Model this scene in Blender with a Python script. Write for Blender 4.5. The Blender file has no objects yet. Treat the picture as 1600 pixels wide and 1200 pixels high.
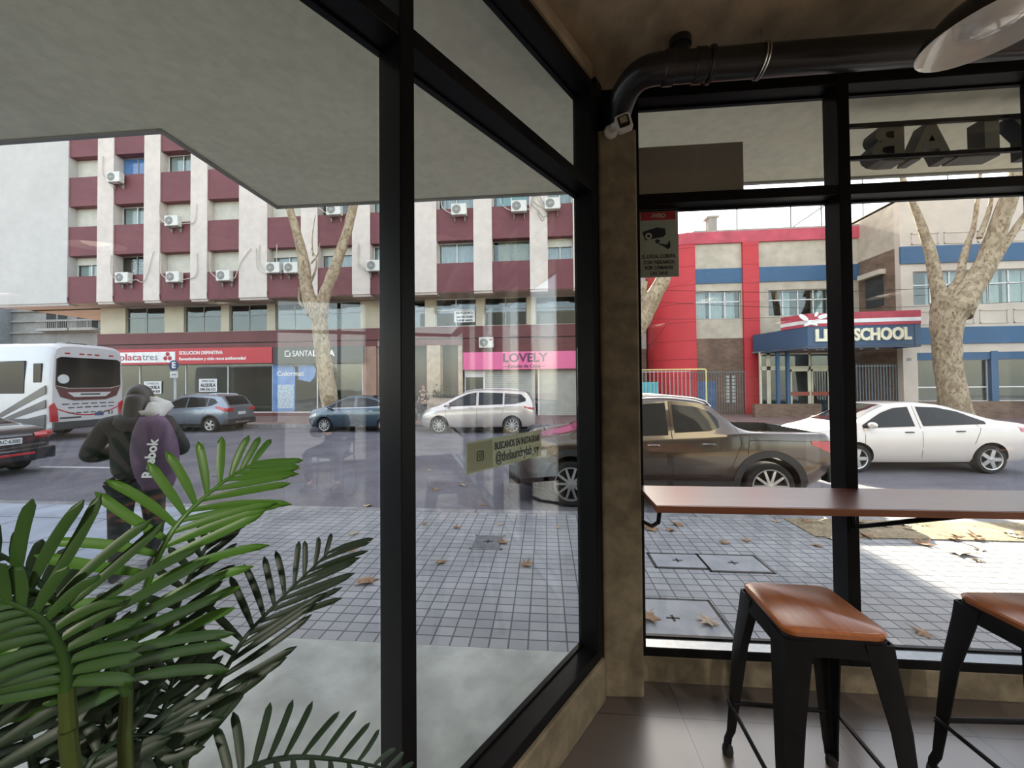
import bpy, bmesh, math, random
from mathutils import Vector, Matrix, noise
random.seed(7)
C = bpy.context.scene
COL = C.collection
R_ = math.radians
PI = math.pi
# ---------------------------------------------------------------- camera
EYE = Vector((0, 0, 1.5))
FPX, CXP, CYP = 600.0, 800.0, 589.5
cam_rot = Matrix.Rotation(R_(4.9), 3, 'Z') @ Matrix.Rotation(R_(91.0), 3, 'X') @ Matrix.Rotation(R_(-0.5), 3, 'Z')
cd = bpy.data.cameras.new('camera')
cd.sensor_fit = 'HORIZONTAL'; cd.sensor_width = 36.0
cd.lens = FPX / 1600 * 36.0
cd.shift_y = -10.5 / 1600
cd.clip_start = 0.03; cd.clip_end = 400
cam = bpy.data.objects.new('camera', cd); COL.objects.link(cam)
cam.matrix_world = Matrix.Translation(EYE) @ cam_rot.to_4x4()
C.camera = cam

def at(px, py, X=None, Y=None, Z=None):
    """point of the place seen at a pixel of the photo, at a known world X, Y or height"""
    d = cam_rot @ Vector(((px - CXP) / FPX, -(py - CYP) / FPX, -1.0))
    t = X / d.x if X is not None else (Y / d.y if Y is not None else (Z - EYE.z) / d.z)
    return EYE + t * d

# ---------------------------------------------------------------- sky, sun, exposure
w = bpy.data.worlds.new('sky'); C.world = w; w.use_nodes = True
nt = w.node_tree; nt.nodes.clear()
sky = nt.nodes.new('ShaderNodeTexSky'); sky.sky_type = 'NISHITA'; sky.sun_disc = False
sky.sun_elevation = R_(32); sky.sun_rotation = R_(1.5); sky.air_density = 1.1; sky.dust_density = 2.0; sky.altitude = 20
bg = nt.nodes.new('ShaderNodeBackground'); bg.inputs[1].default_value = 0.42
ow = nt.nodes.new('ShaderNodeOutputWorld')
mxs = nt.nodes.new('ShaderNodeMix'); mxs.data_type = 'RGBA'; mxs.inputs[0].default_value = 0.55
nt.links.new(sky.outputs[0], mxs.inputs[6]); mxs.inputs[7].default_value = (2.45, 2.25, 2.0, 1)
nt.links.new(mxs.outputs[2], bg.inputs[0]); nt.links.new(bg.outputs[0], ow.inputs[0])
sd = bpy.data.lights.new('sun', 'SUN'); sd.energy = 12.0; sd.angle = R_(0.55); sd.color = (1.0, 0.90, 0.73)
sun = bpy.data.objects.new('sun', sd); COL.objects.link(sun)
sun.location = (0, 40, 30)
# sun stands over the far buildings; light travels towards -Y and down
ldir = Vector((0.02, -math.cos(R_(32)), -math.sin(R_(32))))
sun.rotation_euler = ldir.to_track_quat('-Z', 'Y').to_euler()
C.view_settings.view_transform = 'Standard'
C.view_settings.look = 'None'
C.view_settings.exposure = 1.2
C.view_settings.gamma = 1.0
C.view_settings.use_curve_mapping = False
C.cycles.transparent_max_bounces = 16
C.cycles.max_bounces = 9
C.cycles.diffuse_bounces = 5
C.cycles.glossy_bounces = 4
C.cycles.transmission_bounces = 4
C.cycles.caustics_reflective = False
C.cycles.caustics_refractive = False
C.cycles.sample_clamp_indirect = 8

# ---------------------------------------------------------------- materials
MATS = {}
def _new(name):
    m = bpy.data.materials.new(name); m.use_nodes = True
    n = m.node_tree; b = n.nodes['Principled BSDF']
    MATS[name] = m
    return m, n, b
def _coords(n, scale=(1, 1, 1), plane=None):
    tc = n.nodes.new('ShaderNodeTexCoord')
    out = tc.outputs['Object']
    if plane:
        s = n.nodes.new('ShaderNodeSeparateXYZ'); n.links.new(out, s.inputs[0])
        c = n.nodes.new('ShaderNodeCombineXYZ')
        i, j = {'xy': (0, 1), 'xz': (0, 2), 'yz': (1, 2)}[plane]
        n.links.new(s.outputs[i], c.inputs[0]); n.links.new(s.outputs[j], c.inputs[1])
        out = c.outputs[0]
    mp = n.nodes.new('ShaderNodeMapping'); mp.inputs['Scale'].default_value = scale
    n.links.new(out, mp.inputs[0])
    return mp.outputs[0]
def _mix(n, fac, a, b, mode='MIX'):
    x = n.nodes.new('ShaderNodeMix'); x.data_type = 'RGBA'; x.blend_type = mode
    if isinstance(fac, (int, float)): x.inputs[0].default_value = fac
    else: n.links.new(fac, x.inputs[0])
    for k, v in ((6, a), (7, b)):
        if isinstance(v, (tuple, list)): x.inputs[k].default_value = (*v[:3], 1)
        else: n.links.new(v, x.inputs[k])
    return x.outputs[2]
def _ramp(n, src, lo, hi):
    r = n.nodes.new('ShaderNodeMapRange'); r.inputs[1].default_value = lo; r.inputs[2].default_value = hi
    n.links.new(src, r.inputs[0]); return r.outputs[0]
def mat(name, col, rough=0.6, metal=0.0, nscale=3.0, amt=0.12, bump=0.0, bscale=None, col2=None, spec=0.5, coat=0.0, stretch=(1, 1, 1), thr=(0.3, 0.7), emit=None, sheen=0.0, fine=None):
    if name in MATS: return MATS[name]
    m, n, b = _new(name)
    co = _coords(n, stretch)
    t = n.nodes.new('ShaderNodeTexNoise'); t.inputs['Scale'].default_value = nscale; t.inputs['Detail'].default_value = 6
    n.links.new(co, t.inputs['Vector'])
    f = _ramp(n, t.outputs[0], *thr)
    c2 = col2 if col2 else tuple(min(1, c * (1 + amt)) for c in col)
    c1 = col if col2 else tuple(c * (1 - amt) for c in col)
    out = _mix(n, f, c1, c2)
    if fine:
        t3 = n.nodes.new('ShaderNodeTexNoise'); t3.inputs['Scale'].default_value = fine[0]; t3.inputs['Detail'].default_value = 3
        n.links.new(co, t3.inputs['Vector'])
        f3 = _ramp(n, t3.outputs[0], 0.35, 0.65)
        k = fine[1]
        out = _mix(n, 1.0, out, _mix(n, f3, (1 - k, 1 - k, 1 - k), (1, 1, 1)), 'MULTIPLY')
    n.links.new(out, b.inputs['Base Color'])
    b.inputs['Roughness'].default_value = rough; b.inputs['Metallic'].default_value = metal
    b.inputs['Specular IOR Level'].default_value = spec
    b.inputs['Coat Weight'].default_value = coat; b.inputs['Coat Roughness'].default_value = 0.05
    if emit:
        b.inputs['Emission Color'].default_value = (*emit[0], 1); b.inputs['Emission Strength'].default_value = emit[1]
    if bump:
        t2 = n.nodes.new('ShaderNodeTexNoise'); t2.inputs['Scale'].default_value = bscale or nscale * 6; t2.inputs['Detail'].default_value = 4
        n.links.new(co, t2.inputs['Vector'])
        bp = n.nodes.new('ShaderNodeBump'); bp.inputs['Strength'].default_value = bump; bp.inputs['Distance'].default_value = 0.01
        n.links.new(t2.outputs[0], bp.inputs['Height']); n.links.new(bp.outputs[0], b.inputs['Normal'])
    return m
def brick(name, c1, c2, mortar, bw, bh, ms, plane='xz', offset=0.5, rough=0.85, bump=0.4, nscale=1.5, amt=0.25, bias=0.0, spec=0.5, rot=None):
    if name in MATS: return MATS[name]
    m, n, b = _new(name)
    co = _coords(n, (1, 1, 1), plane)
    if rot: co.node.inputs['Rotation'].default_value = (0, 0, rot)
    t = n.nodes.new('ShaderNodeTexBrick'); t.offset = offset; t.squash = 1.0
    n.links.new(co, t.inputs['Vector'])
    t.inputs['Scale'].default_value = 1.0
    t.inputs['Brick Width'].default_value = bw; t.inputs['Row Height'].default_value = bh
    t.inputs['Mortar Size'].default_value = ms; t.inputs['Mortar Smooth'].default_value = 0.2; t.inputs['Bias'].default_value = bias
    t.inputs['Color1'].default_value = (*c1, 1); t.inputs['Color2'].default_value = (*c2, 1); t.inputs['Mortar'].default_value = (*mortar, 1)
    nz = n.nodes.new('ShaderNodeTexNoise'); nz.inputs['Scale'].default_value = nscale; nz.inputs['Detail'].default_value = 7
    n.links.new(co, nz.inputs['Vector'])
    f = _ramp(n, nz.outputs[0], 0.3, 0.7)
    out = _mix(n, 1.0, t.outputs[0], _mix(n, f, (1 - amt,) * 3, (1, 1, 1)), 'MULTIPLY')
    n.links.new(out, b.inputs['Base Color']); b.inputs['Roughness'].default_value = rough
    b.inputs['Specular IOR Level'].default_value = spec
    bp = n.nodes.new('ShaderNodeBump'); bp.inputs['Strength'].default_value = bump; bp.inputs['Distance'].default_value = 0.01; bp.invert = True
    n.links.new(t.outputs['Fac'], bp.inputs['Height']); n.links.new(bp.outputs[0], b.inputs['Normal'])
    return m
def wood(name, c1, c2, rough=0.3, scale=(1, 14, 14), coat=0.3):
    if name in MATS: return MATS[name]
    m, n, b = _new(name)
    co = _coords(n, scale)
    t = n.nodes.new('ShaderNodeTexNoise'); t.inputs['Scale'].default_value = 3; t.inputs['Detail'].default_value = 8; t.inputs['Distortion'].default_value = 0.6
    n.links.new(co, t.inputs['Vector'])
    n.links.new(_mix(n, _ramp(n, t.outputs[0], 0.3, 0.7), c1, c2), b.inputs['Base Color'])
    b.inputs['Roughness'].default_value = rough; b.inputs['Coat Weight'].default_value = coat; b.inputs['Coat Roughness'].default_value = 0.28
    return m
def glass(name, tint=(1, 1, 1), ior=1.5, rough=0.0, gloss_col=(1, 1, 1), haze=0.0):
    if name in MATS: return MATS[name]
    m = bpy.data.materials.new(name); m.use_nodes = True; MATS[name] = m
    n = m.node_tree; n.nodes.clear()
    o = n.nodes.new('ShaderNodeOutputMaterial')
    tr = n.nodes.new('ShaderNodeBsdfTransparent'); tr.inputs[0].default_value = (*tint, 1)
    gl = n.nodes.new('ShaderNodeBsdfGlossy'); gl.inputs['Roughness'].default_value = rough; gl.inputs[0].default_value = (*gloss_col, 1)
    fr = n.nodes.new('ShaderNodeFresnel'); fr.inputs[0].default_value = ior
    # the same fresnel from either side of a thin pane
    ge = n.nodes.new('ShaderNodeNewGeometry')
    mx = n.nodes.new('ShaderNodeMixShader')
    mm = n.nodes.new('ShaderNodeMix'); mm.data_type = 'FLOAT'
    mm.inputs[2].default_value = ior; mm.inputs[3].default_value = 1.0 / ior
    n.links.new(ge.outputs['Backfacing'], mm.inputs[0]); n.links.new(mm.outputs[0], fr.inputs[0])
    n.links.new(fr.outputs[0], mx.inputs[0])
    n.links.new(tr.outputs[0], mx.inputs[1]); n.links.new(gl.outputs[0], mx.inputs[2])
    if haze > 0:
        df = n.nodes.new('ShaderNodeBsdfDiffuse'); df.inputs[0].default_value = (.8, .8, .8, 1)
        m2 = n.nodes.new('ShaderNodeMixShader'); m2.inputs[0].default_value = haze
        n.links.new(mx.outputs[0], m2.inputs[1]); n.links.new(df.outputs[0], m2.inputs[2])
        n.links.new(m2.outputs[0], o.inputs[0])
    else:
        n.links.new(mx.outputs[0], o.inputs[0])
    return m
def tiles(name, col, col2, mortar, size, ms, rough):
    return brick(name, col, col2, mortar, size, size, ms, 'xy', 0.0, rough, 0.15, 2.2, 0.18)

# ---------------------------------------------------------------- mesh building
def setp(o, label=None, cat=None, group=None, kind=None):
    if label: o['label'] = label
    if cat: o['category'] = cat
    if group: o['group'] = group
    if kind: o['kind'] = kind
    return o
def chain_off(p):
    v = Vector((0, 0, 0))
    while p is not None:
        v += p.location; p = p.parent
    return v
class MB:
    def __init__(s): s.v = []; s.f = []; s.m = []; s.cm = 0
    def add(s, vs, fs):
        b = len(s.v); s.v += [Vector(v) for v in vs]
        for f in fs: s.f.append([b + i for i in f]); s.m.append(s.cm)
        return s
    def mi(s, k): s.cm = k; return s
    def box(s, x0, x1, y0, y1, z0, z1):
        x0, x1 = min(x0, x1), max(x0, x1); y0, y1 = min(y0, y1), max(y0, y1); z0, z1 = min(z0, z1), max(z0, z1)
        return s.add([(x0, y0, z0), (x1, y0, z0), (x1, y1, z0), (x0, y1, z0), (x0, y0, z1), (x1, y0, z1), (x1, y1, z1), (x0, y1, z1)],
                     [(0, 3, 2, 1), (4, 5, 6, 7), (0, 1, 5, 4), (1, 2, 6, 5), (2, 3, 7, 6), (3, 0, 4, 7)])
    def obox(s, M, hx, hy, hz):
        vs = [M @ Vector((x * hx, y * hy, z * hz)) for z in (-1, 1) for x, y in ((-1, -1), (1, -1), (1, 1), (-1, 1))]
        return s.add(vs, [(0, 3, 2, 1), (4, 5, 6, 7), (0, 1, 5, 4), (1, 2, 6, 5), (2, 3, 7, 6), (3, 0, 4, 7)])
    def hexa(s, p):   # 8 corner points, bottom four then top four, counter-clockwise
        return s.add(p, [(0, 3, 2, 1), (4, 5, 6, 7), (0, 1, 5, 4), (1, 2, 6, 5), (2, 3, 7, 6), (3, 0, 4, 7)])
    def tube(s, pts, rad, n=8, cap=True, flat=None):
        pts = [Vector(p) for p in pts]
        if isinstance(rad, (int, float)): rad = [rad] * len(pts)
        rings = []; up = None
        for i, p in enumerate(pts):
            a = pts[max(0, i - 1)]; b = pts[min(len(pts) - 1, i + 1)]
            t = (b - a).normalized() if (b - a).length > 1e-9 else Vector((0, 0, 1))
            if up is None: up = t.orthogonal().normalized()
            else:
                up = (up - up.dot(t) * t)
                up = up.normalized() if up.length > 1e-6 else t.orthogonal().normalized()
            sd_ = t.cross(up)
            rings.append([p + (up * math.cos(2 * PI * k / n) + sd_ * math.sin(2 * PI * k / n)) * rad[i] for k in range(n)])
        vs = [v for r in rings for v in r]; fs = []
        for i in range(len(pts) - 1):
            for k in range(n):
                fs.append((i * n + k, i * n + (k + 1) % n, (i + 1) * n + (k + 1) % n, (i + 1) * n + k))
        if cap:
            fs.append(tuple(range(n))[::-1]); fs.append(tuple(range((len(pts) - 1) * n, len(pts) * n)))
        return s.add(vs, fs)
    def cyl(s, a, b, r, r2=None, n=16): return s.tube([a, b], [r, r if r2 is None else r2], n)
    def lathe(s, prof, M=None, n=24, cap=False):
        M = M or Matrix()
        vs = [M @ Vector((r * math.cos(2 * PI * k / n), r * math.sin(2 * PI * k / n), z)) for r, z in prof for k in range(n)]
        fs = []
        for i in range(len(prof) - 1):
            for k in range(n): fs.append((i * n + k, i * n + (k + 1) % n, (i + 1) * n + (k + 1) % n, (i + 1) * n + k))
        if cap: fs.append(tuple(range(n))[::-1]); fs.append(tuple(range((len(prof) - 1) * n, len(prof) * n)))
        return s.add(vs, fs)
    def prism(s, poly, d, M=None):     # poly in xy of M, extruded d along z of M
        M = M or Matrix(); k = len(poly)
        vs = [M @ Vector((x, y, 0)) for x, y in poly] + [M @ Vector((x, y, d)) for x, y in poly]
        fs = [tuple(range(k))[::-1], tuple(range(k, 2 * k))] + [(i, (i + 1) % k, k + (i + 1) % k, k + i) for i in range(k)]
        return s.add(vs, fs)
    def grid(s, rows, close=False):
        n = len(rows[0]); vs = [p for r in rows for p in r]; fs = []
        for i in range(len(rows) - 1):
            for k in range(n - (0 if close else 1)):
                fs.append((i * n + k, i * n + (k + 1) % n, (i + 1) * n + (k + 1) % n, (i + 1) * n + k))
        return s.add(vs, fs)
    def slab(s, rows, off):            # a sheet with thickness: rows of points, off(i,k) -> offset vector
        top = [[Vector(p) + off for p in r] for r in rows]; bot = [[Vector(p) for p in r] for r in rows]
        nr, nc = len(rows), len(rows[0])
        b = len(s.v); vs = [p for r in top for p in r] + [p for r in bot for p in r]; fs = []
        T = lambda i, k: i * nc + k
        B = lambda i, k: nr * nc + i * nc + k
        for i in range(nr - 1):
            for k in range(nc - 1):
                fs.append((T(i, k), T(i, k + 1), T(i + 1, k + 1), T(i + 1, k)))
                fs.append((B(i, k), B(i + 1, k), B(i + 1, k + 1), B(i, k + 1)))
        for i in range(nr - 1):
            fs.append((T(i, 0), T(i + 1, 0), B(i + 1, 0), B(i, 0))); fs.append((T(i, nc - 1), B(i, nc - 1), B(i + 1, nc - 1), T(i + 1, nc - 1)))
        for k in range(nc - 1):
            fs.append((T(0, k), B(0, k), B(0, k + 1), T(0, k + 1))); fs.append((T(nr - 1, k), T(nr - 1, k + 1), B(nr - 1, k + 1), B(nr - 1, k)))
        return s.add(vs, fs)
    def build(s, name, m, parent=None, bevel=0, smooth=True, local=False, loc=None, rotz=0, angle=35, sub=0, fix=True):
        me = bpy.data.meshes.new(name)
        off = Vector((0, 0, 0))
        if not local:
            if parent is not None: off = chain_off(parent)
            elif loc is not None: off = Vector(loc)
            elif s.v:
                xs = [v.x for v in s.v]; ys = [v.y for v in s.v]; zs = [v.z for v in s.v]
                off = Vector(((min(xs) + max(xs)) / 2, (min(ys) + max(ys)) / 2, min(zs)))
        me.from_pydata([v - off for v in s.v], [], s.f)
        ms = m if isinstance(m, (list, tuple)) else [m]
        for q in ms: me.materials.append(q)
        if len(ms) > 1: me.polygons.foreach_set('material_index', s.m)
        if fix:
            bm = bmesh.new(); bm.from_mesh(me); bmesh.ops.recalc_face_normals(bm, faces=bm.faces); bm.to_mesh(me); bm.free()
        if smooth:
            me.shade_smooth(); me.set_sharp_from_angle(angle=R_(angle))
        me.update()
        o = bpy.data.objects.new(name, me); COL.objects.link(o)
        if parent is not None: o.parent = parent
        elif not local: o.location = off
        elif loc is not None: o.location = loc
        if rotz: o.rotation_euler.z = rotz
        if bevel:
            b = o.modifiers.new('bevel', 'BEVEL'); b.width = bevel; b.segments = 2; b.limit_method = 'ANGLE'; b.angle_limit = R_(40)
        if sub:
            q = o.modifiers.new('sub', 'SUBSURF'); q.levels = sub; q.render_levels = sub
        return o
def thing(name, label, cat, loc=(0, 0, 0), rotz=0, group=None):
    o = bpy.data.objects.new(name, None); COL.objects.link(o); o.location = loc; o.rotation_euler = (0, 0, rotz)
    return setp(o, label, cat, group)
def node(name, loc=(0, 0, 0), kind='structure'):
    o = bpy.data.objects.new(name, None); COL.objects.link(o); o.location = loc
    if kind: o['kind'] = kind
    return o
def copy_tree(o, parent=None, depth=0):
    c = o.copy(); COL.objects.link(c)
    if parent is not None: c.parent = parent
    for ch in list(o.children): copy_tree(ch, c, depth + 1)
    return c
FONT = None
def text_into(mb, txt, M, size, depth=0.01, bold=0.0, align='CENTER', width=None, space=1.0, shear=0.0):
    """letters as mesh, laid in the xy plane of M (x along the line, y up)"""
    cu = bpy.data.curves.new('t', 'FONT'); cu.body = txt; cu.size = size; cu.extrude = depth / 2; cu.offset = bold
    cu.align_x = align; cu.align_y = 'CENTER'; cu.resolution_u = 3; cu.space_character = space; cu.shear = shear
    o = bpy.data.objects.new('t', cu); COL.objects.link(o)
    dg = bpy.context.evaluated_depsgraph_get(); me = o.evaluated_get(dg).to_mesh()
    vs = [v.co.copy() for v in me.vertices]; fs = [tuple(p.vertices) for p in me.polygons]
    o.evaluated_get(dg).to_mesh_clear()
    bpy.data.objects.remove(o); bpy.data.curves.remove(cu)
    if width and vs:
        xs = [v.x for v in vs]; k = width / max(1e-6, max(xs) - min(xs)); c0 = {'CENTER': (max(xs) + min(xs)) / 2, 'LEFT': 0, 'RIGHT': 0}[align]
        for v in vs: v.x = (v.x - c0) * k
    mb.add([M @ v for v in vs], fs); return mb
def MF(origin, x=(1, 0, 0), y=(0, 0, 1)):
    """frame at origin with given x and y axes"""
    x = Vector(x).normalized(); y = Vector(y).normalized(); z = x.cross(y)
    m = Matrix((x, y, z)).transposed().to_4x4(); m.translation = Vector(origin); return m
def FACE(x, y, z): return MF((x, y, z), (1, 0, 0), (0, 0, 1))   # faces the street camera side (-Y)
def lerp(a, b, t): return a + (b - a) * t
def pl(pts, x):                     # piecewise-linear lookup
    if x <= pts[0][0]: return pts[0][1]
    for (a, fa), (b, fb) in zip(pts, pts[1:]):
        if x <= b: return fa + (fb - fa) * (x - a) / (b - a) if b > a else fb
    return pts[-1][1]
def sm(pts, x):                     # smoothed (monotone-ish) lookup
    if x <= pts[0][0]: return pts[0][1]
    if x >= pts[-1][0]: return pts[-1][1]
    for i in range(len(pts) - 1):
        a, fa = pts[i]; b, fb = pts[i + 1]
        if x <= b:
            h = b - a; d = (fb - fa) / h
            dl = (fa - pts[i - 1][1]) / (a - pts[i - 1][0]) if i > 0 else d
            dr = (pts[i + 2][1] - fb) / (pts[i + 2][0] - b) if i + 2 < len(pts) else d
            ma = 0 if dl * d <= 0 else 2 * dl * d / (dl + d)
            mb_ = 0 if dr * d <= 0 else 2 * dr * d / (dr + d)
            t = (x - a) / h
            return (2*t**3-3*t**2+1)*fa + (t**3-2*t**2+t)*h*ma + (-2*t**3+3*t**2)*fb + (t**3-t**2)*h*mb_
# ================================================================ materials used
M_SEAM = mat('panel_gap', (0.008, 0.008, 0.008), 0.8)
M_TYRE = mat('tyre', (0.014, 0.014, 0.015), 0.85)
M_RIM = mat('alloy', (0.52, 0.52, 0.53), 0.3, 0.8, 10, 0.1)
M_CARGL = mat('car_glass', (0.012, 0.014, 0.016), 0.04, 0, 2, 0.1, spec=0.35)
M_CLAD = mat('dark_cladding', (0.028, 0.028, 0.030), 0.6)
M_LAMPR = mat('red_lamp', (0.42, 0.02, 0.03), 0.12, coat=1.0)
M_LAMPW = mat('clear_lamp', (0.62, 0.66, 0.70), 0.08, 0.3, coat=1.0)
M_PLATE = mat('number_plate', (0.62, 0.66, 0.68), 0.5)
M_CHR = mat('chrome', (0.75, 0.75, 0.76), 0.12, 1.0)
M_BLK = mat('black_aluminium', (0.006, 0.006, 0.007), 0.38, 0.0, 8, 0.2, spec=0.14)
M_CONC = mat('raw_concrete', (0.19, 0.155, 0.10), 0.85, 0, 2.2, 0.3, 0.35, 25, col2=(0.30, 0.25, 0.17), fine=(14, 0.35))
M_CEIL = mat('ceiling_concrete', (0.32, 0.245, 0.15), 0.85, 0, 1.1, 0.3, 0.3, 20, col2=(0.60, 0.48, 0.32), fine=(9, 0.35), stretch=(1, 0.6, 1))
M_CANOPY = mat('canopy_plaster', (0.78, 0.745, 0.585), 0.9, 0, 1.3, 0.1, 0.15, 30, col2=(0.86, 0.825, 0.65), fine=(16, 0.1))
M_CANEDGE = mat('canopy_edge', (0.30, 0.30, 0.29), 0.9)
M_FLOOR = tiles('floor_tiles', (0.115, 0.095, 0.085), (0.125, 0.104, 0.093), (0.03, 0.024, 0.02), 0.6, 0.0022, 0.30)
M_FLOOR.node_tree.nodes['Principled BSDF'].inputs['Specular IOR Level'].default_value = 0.9
M_WALLIN = mat('inner_wall', (0.32, 0.29, 0.25), 0.9)
M_GLASS = glass('shop_glass', (0.97, 0.985, 0.975), 1.52)
M_ASPH = mat('asphalt', (0.105, 0.10, 0.125), 0.85, 0, 1.2, 0.25, 0.6, 90, col2=(0.17, 0.165, 0.19), fine=(45, 0.35))
M_PAVE = brick('paving_tiles', (0.29, 0.295, 0.315), (0.36, 0.365, 0.38), (0.11, 0.115, 0.125), 0.135, 0.105, 0.006, 'xy', 0.0, 0.85, 0.5, 1.1, 0.3, spec=0.15)
M_SLAB = brick('large_paving', (0.30, 0.34, 0.42), (0.34, 0.38, 0.46), (0.10, 0.11, 0.14), 1.2, 0.8, 0.012, 'xy', 0.3, 0.75, 0.3, 2.0, 0.3)
M_APRON = mat('apron_concrete', (0.31, 0.325, 0.30), 0.85, 0, 2.5, 0.1, 0.2, 30, col2=(0.43, 0.45, 0.43), fine=(6, 0.22))
M_KERB = mat('kerb_stone', (0.20, 0.20, 0.21), 0.8, 0, 6, 0.3, 0.4, 30)
M_DIRT = mat('dirt', (0.24, 0.19, 0.12), 0.95, 0, 5, 0.3, 0.9, 40, col2=(0.38, 0.31, 0.20), fine=(30, 0.5))
M_FARPAVE = brick('far_paving', (0.21, 0.13, 0.12), (0.25, 0.16, 0.145), (0.10, 0.08, 0.08), 0.4, 0.4, 0.012, 'xy', 0, 0.8, 0.2, 1.5, 0.3)
M_LINE = mat('road_paint', (0.55, 0.56, 0.58), 0.8, 0, 14, 0.3)
ZR, ZS = -0.45, -0.30            # roadway, pavement
XE = 5.8                         # right end of the shop
YK = 5.5                         # near kerb line

# ================================================================ ground
setp(MB().box(-70, 70, -12, 60, ZR - 0.3, ZR).build('ground_road', M_ASPH, smooth=False), kind='structure')
setp(MB().box(-4.6, 45, 1.2, YK - 0.15, ZR, ZS).build('ground_pavement', M_PAVE, smooth=False, loc=(0, 0, 0)), kind='structure')
setp(MB().box(XE + .1, 45, -12, 1.2, ZR, ZS).build('ground_side_pavement', M_PAVE, smooth=False, loc=(0, 0, 0)), kind='structure')
setp(MB().box(-14, -4.6, -12, YK - 0.15, ZR, ZS).build('ground_slabs', M_SLAB, smooth=False, loc=(0, 0, 0)), kind='structure')
setp(MB().box(-4.6, 0.45, -12, 2.62, ZR + .02, ZS + 0.006).build('ground_apron', M_APRON, smooth=False, loc=(0, 0, 0)), kind='structure')
kb = MB()
for i in range(60):
    x = -14 + i * 1.0
    kb.box(x + 0.006, x + 0.994, YK - 0.15, YK, ZR - 0.05, ZS + 0.004)
setp(kb.build('ground_kerb', M_KERB, bevel=0.012), kind='structure')
setp(MB().box(3.1, 30, 4.75, YK - 0.15, ZS - 0.05, ZS + 0.012).build('ground_dirt_strip', M_DIRT, smooth=False), kind='structure')
# far pavement and its kerb
setp(MB().box(-19.0, 60, 17.15, 60, ZR, ZS).build('ground_far_pavement', M_FARPAVE, smooth=False, loc=(0, 0, 0)), kind='structure')
kb = MB()
for i in range(79):
    x = -19 + i * 1.0
    kb.box(x + 0.006, x + 0.994, 17.0, 17.15, ZR - 0.05, ZS + 0.004)
setp(kb.build('ground_far_kerb', M_KERB, bevel=0.012), kind='structure')
setp(MB().box(-70, -30, 17.15, 60, ZR, ZS).build('ground_corner_pavement', M_FARPAVE, smooth=False, loc=(0, 0, 0)), kind='structure')
# painted line on the road behind the dark hatchback
p = at(190, 731, Z=ZR)
o = MB().box(p.x - 2.2, p.x + 1.6, p.y - 0.05, p.y + 0.05, ZR, ZR + 0.004).build('lane_line', M_LINE, smooth=False)
setp(o, 'white painted lane line on the asphalt beside the dark hatchback', 'road marking')

# ================================================================ shop shell
LD = Vector((0.565, 0.825, 0)).normalized()          # direction of the slanted shopfront
LN = Vector((-LD.y, LD.x, 0))                        # its outward normal
PL0 = Vector((0.262, 1.880, 0))                      # its corner at the pillar (inner face)
def L(t, d=0.0, z=0.0):                              # t metres back from the pillar, d outwards
    q = PL0 - LD * t + LN * d; return Vector((q.x, q.y, z))
YR = 2.0
TE = 3.3
e = L(TE)
room = [(e.x, -5.0), (XE, -5.0), (XE, YR + 0.02), (0.28, YR + 0.02), (PL0.x, PL0.y), (e.x, e.y)]
out = L(TE, 0.1); pc = L(0.0, 0.1)
base = [(e.x - .1, -5.1), (XE + .1, -5.1), (XE + .1, YR + 0.13), (0.28, YR + 0.13), (pc.x, pc.y), (out.x, out.y)]
setp(MB().prism(room, 0.02, Matrix.Translation((0, 0, -0.02))).build('floor', M_FLOOR, smooth=False, loc=(0, 0, 0)), kind='structure')
setp(MB().prism(base, -ZR - 0.02, Matrix.Translation((0, 0, ZR))).build('floor_base', M_CONC, smooth=False), kind='structure')
ZC = 3.02
setp(MB().prism(base, 0.25, Matrix.Translation((0, 0, ZC))).build('ceiling', M_CEIL, smooth=False, loc=(0, 0, 0)), kind='structure')
# canopy slab outside, over both shopfronts
cn = MB()
pts = [(-2.35, 2.155), (-2.35, 3.195), (XE + .3, 3.195), (XE + .3, 2.14), (0.28, 2.14), (pc.x, pc.y), (out.x, out.y), (out.x, -6), (-14, -6), (-14, 2.155)]
cn.prism(pts, 0.42, Matrix.Translation((0, 0, 3.1)))
setp(cn.build('ceiling_canopy', M_CANOPY, smooth=False, loc=(0, 0, 0)), kind='structure')
ed = MB()
ed.box(-2.37, XE + .3, 3.197, 3.225, 3.085, 3.52); ed.box(-2.38, -2.352, 2.16, 3.225, 3.085, 3.52); ed.box(-14, -2.38, 2.157, 2.185, 3.085, 3.52)
setp(ed.build('trim_canopy', M_CANEDGE, smooth=False), kind='structure')
# upper floors of the shop's own building, set over the canopy
setp(MB().box(-14, XE + .1, -6, 2.0, 3.54, 9.5).build('wall_upper', M_CANOPY, smooth=False), kind='structure')
# back, right and end walls of the room
setp(MB().box(e.x, XE, -5.1, -5.0, 0, ZC).build('wall_back', M_WALLIN, smooth=False), kind='structure')
setp(MB().box(e.x - .1, e.x, -5.1, e.y - .05, 0, ZC).build('wall_left', M_WALLIN, smooth=False), kind='structure')
setp(MB().box(XE, XE + .1, -5.1, -1.0, 0, ZC).build('wall_right', M_WALLIN, smooth=False), kind='structure')
setp(MB().box(XE, XE + .1, -1.0, 2.0, 0, 0.13).build('wall_right_upstand', M_CONC, smooth=False), kind='structure')
rw = node('window_9', (XE, -.3, .13)); f = MB()
f.box(XE, XE + .1, -1.0, 2.0, .13, .172); f.box(XE, XE + .1, -1.0, 2.0, 2.965, ZC); f.box(XE, XE + .1, -1.0, 2.0, 2.417, 2.467)
for y_ in (-1.0, 0.0, 1.0): f.box(XE, XE + .1, y_, y_ + .05, .13, ZC)
f.build('frame', M_BLK, rw, smooth=False)
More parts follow.
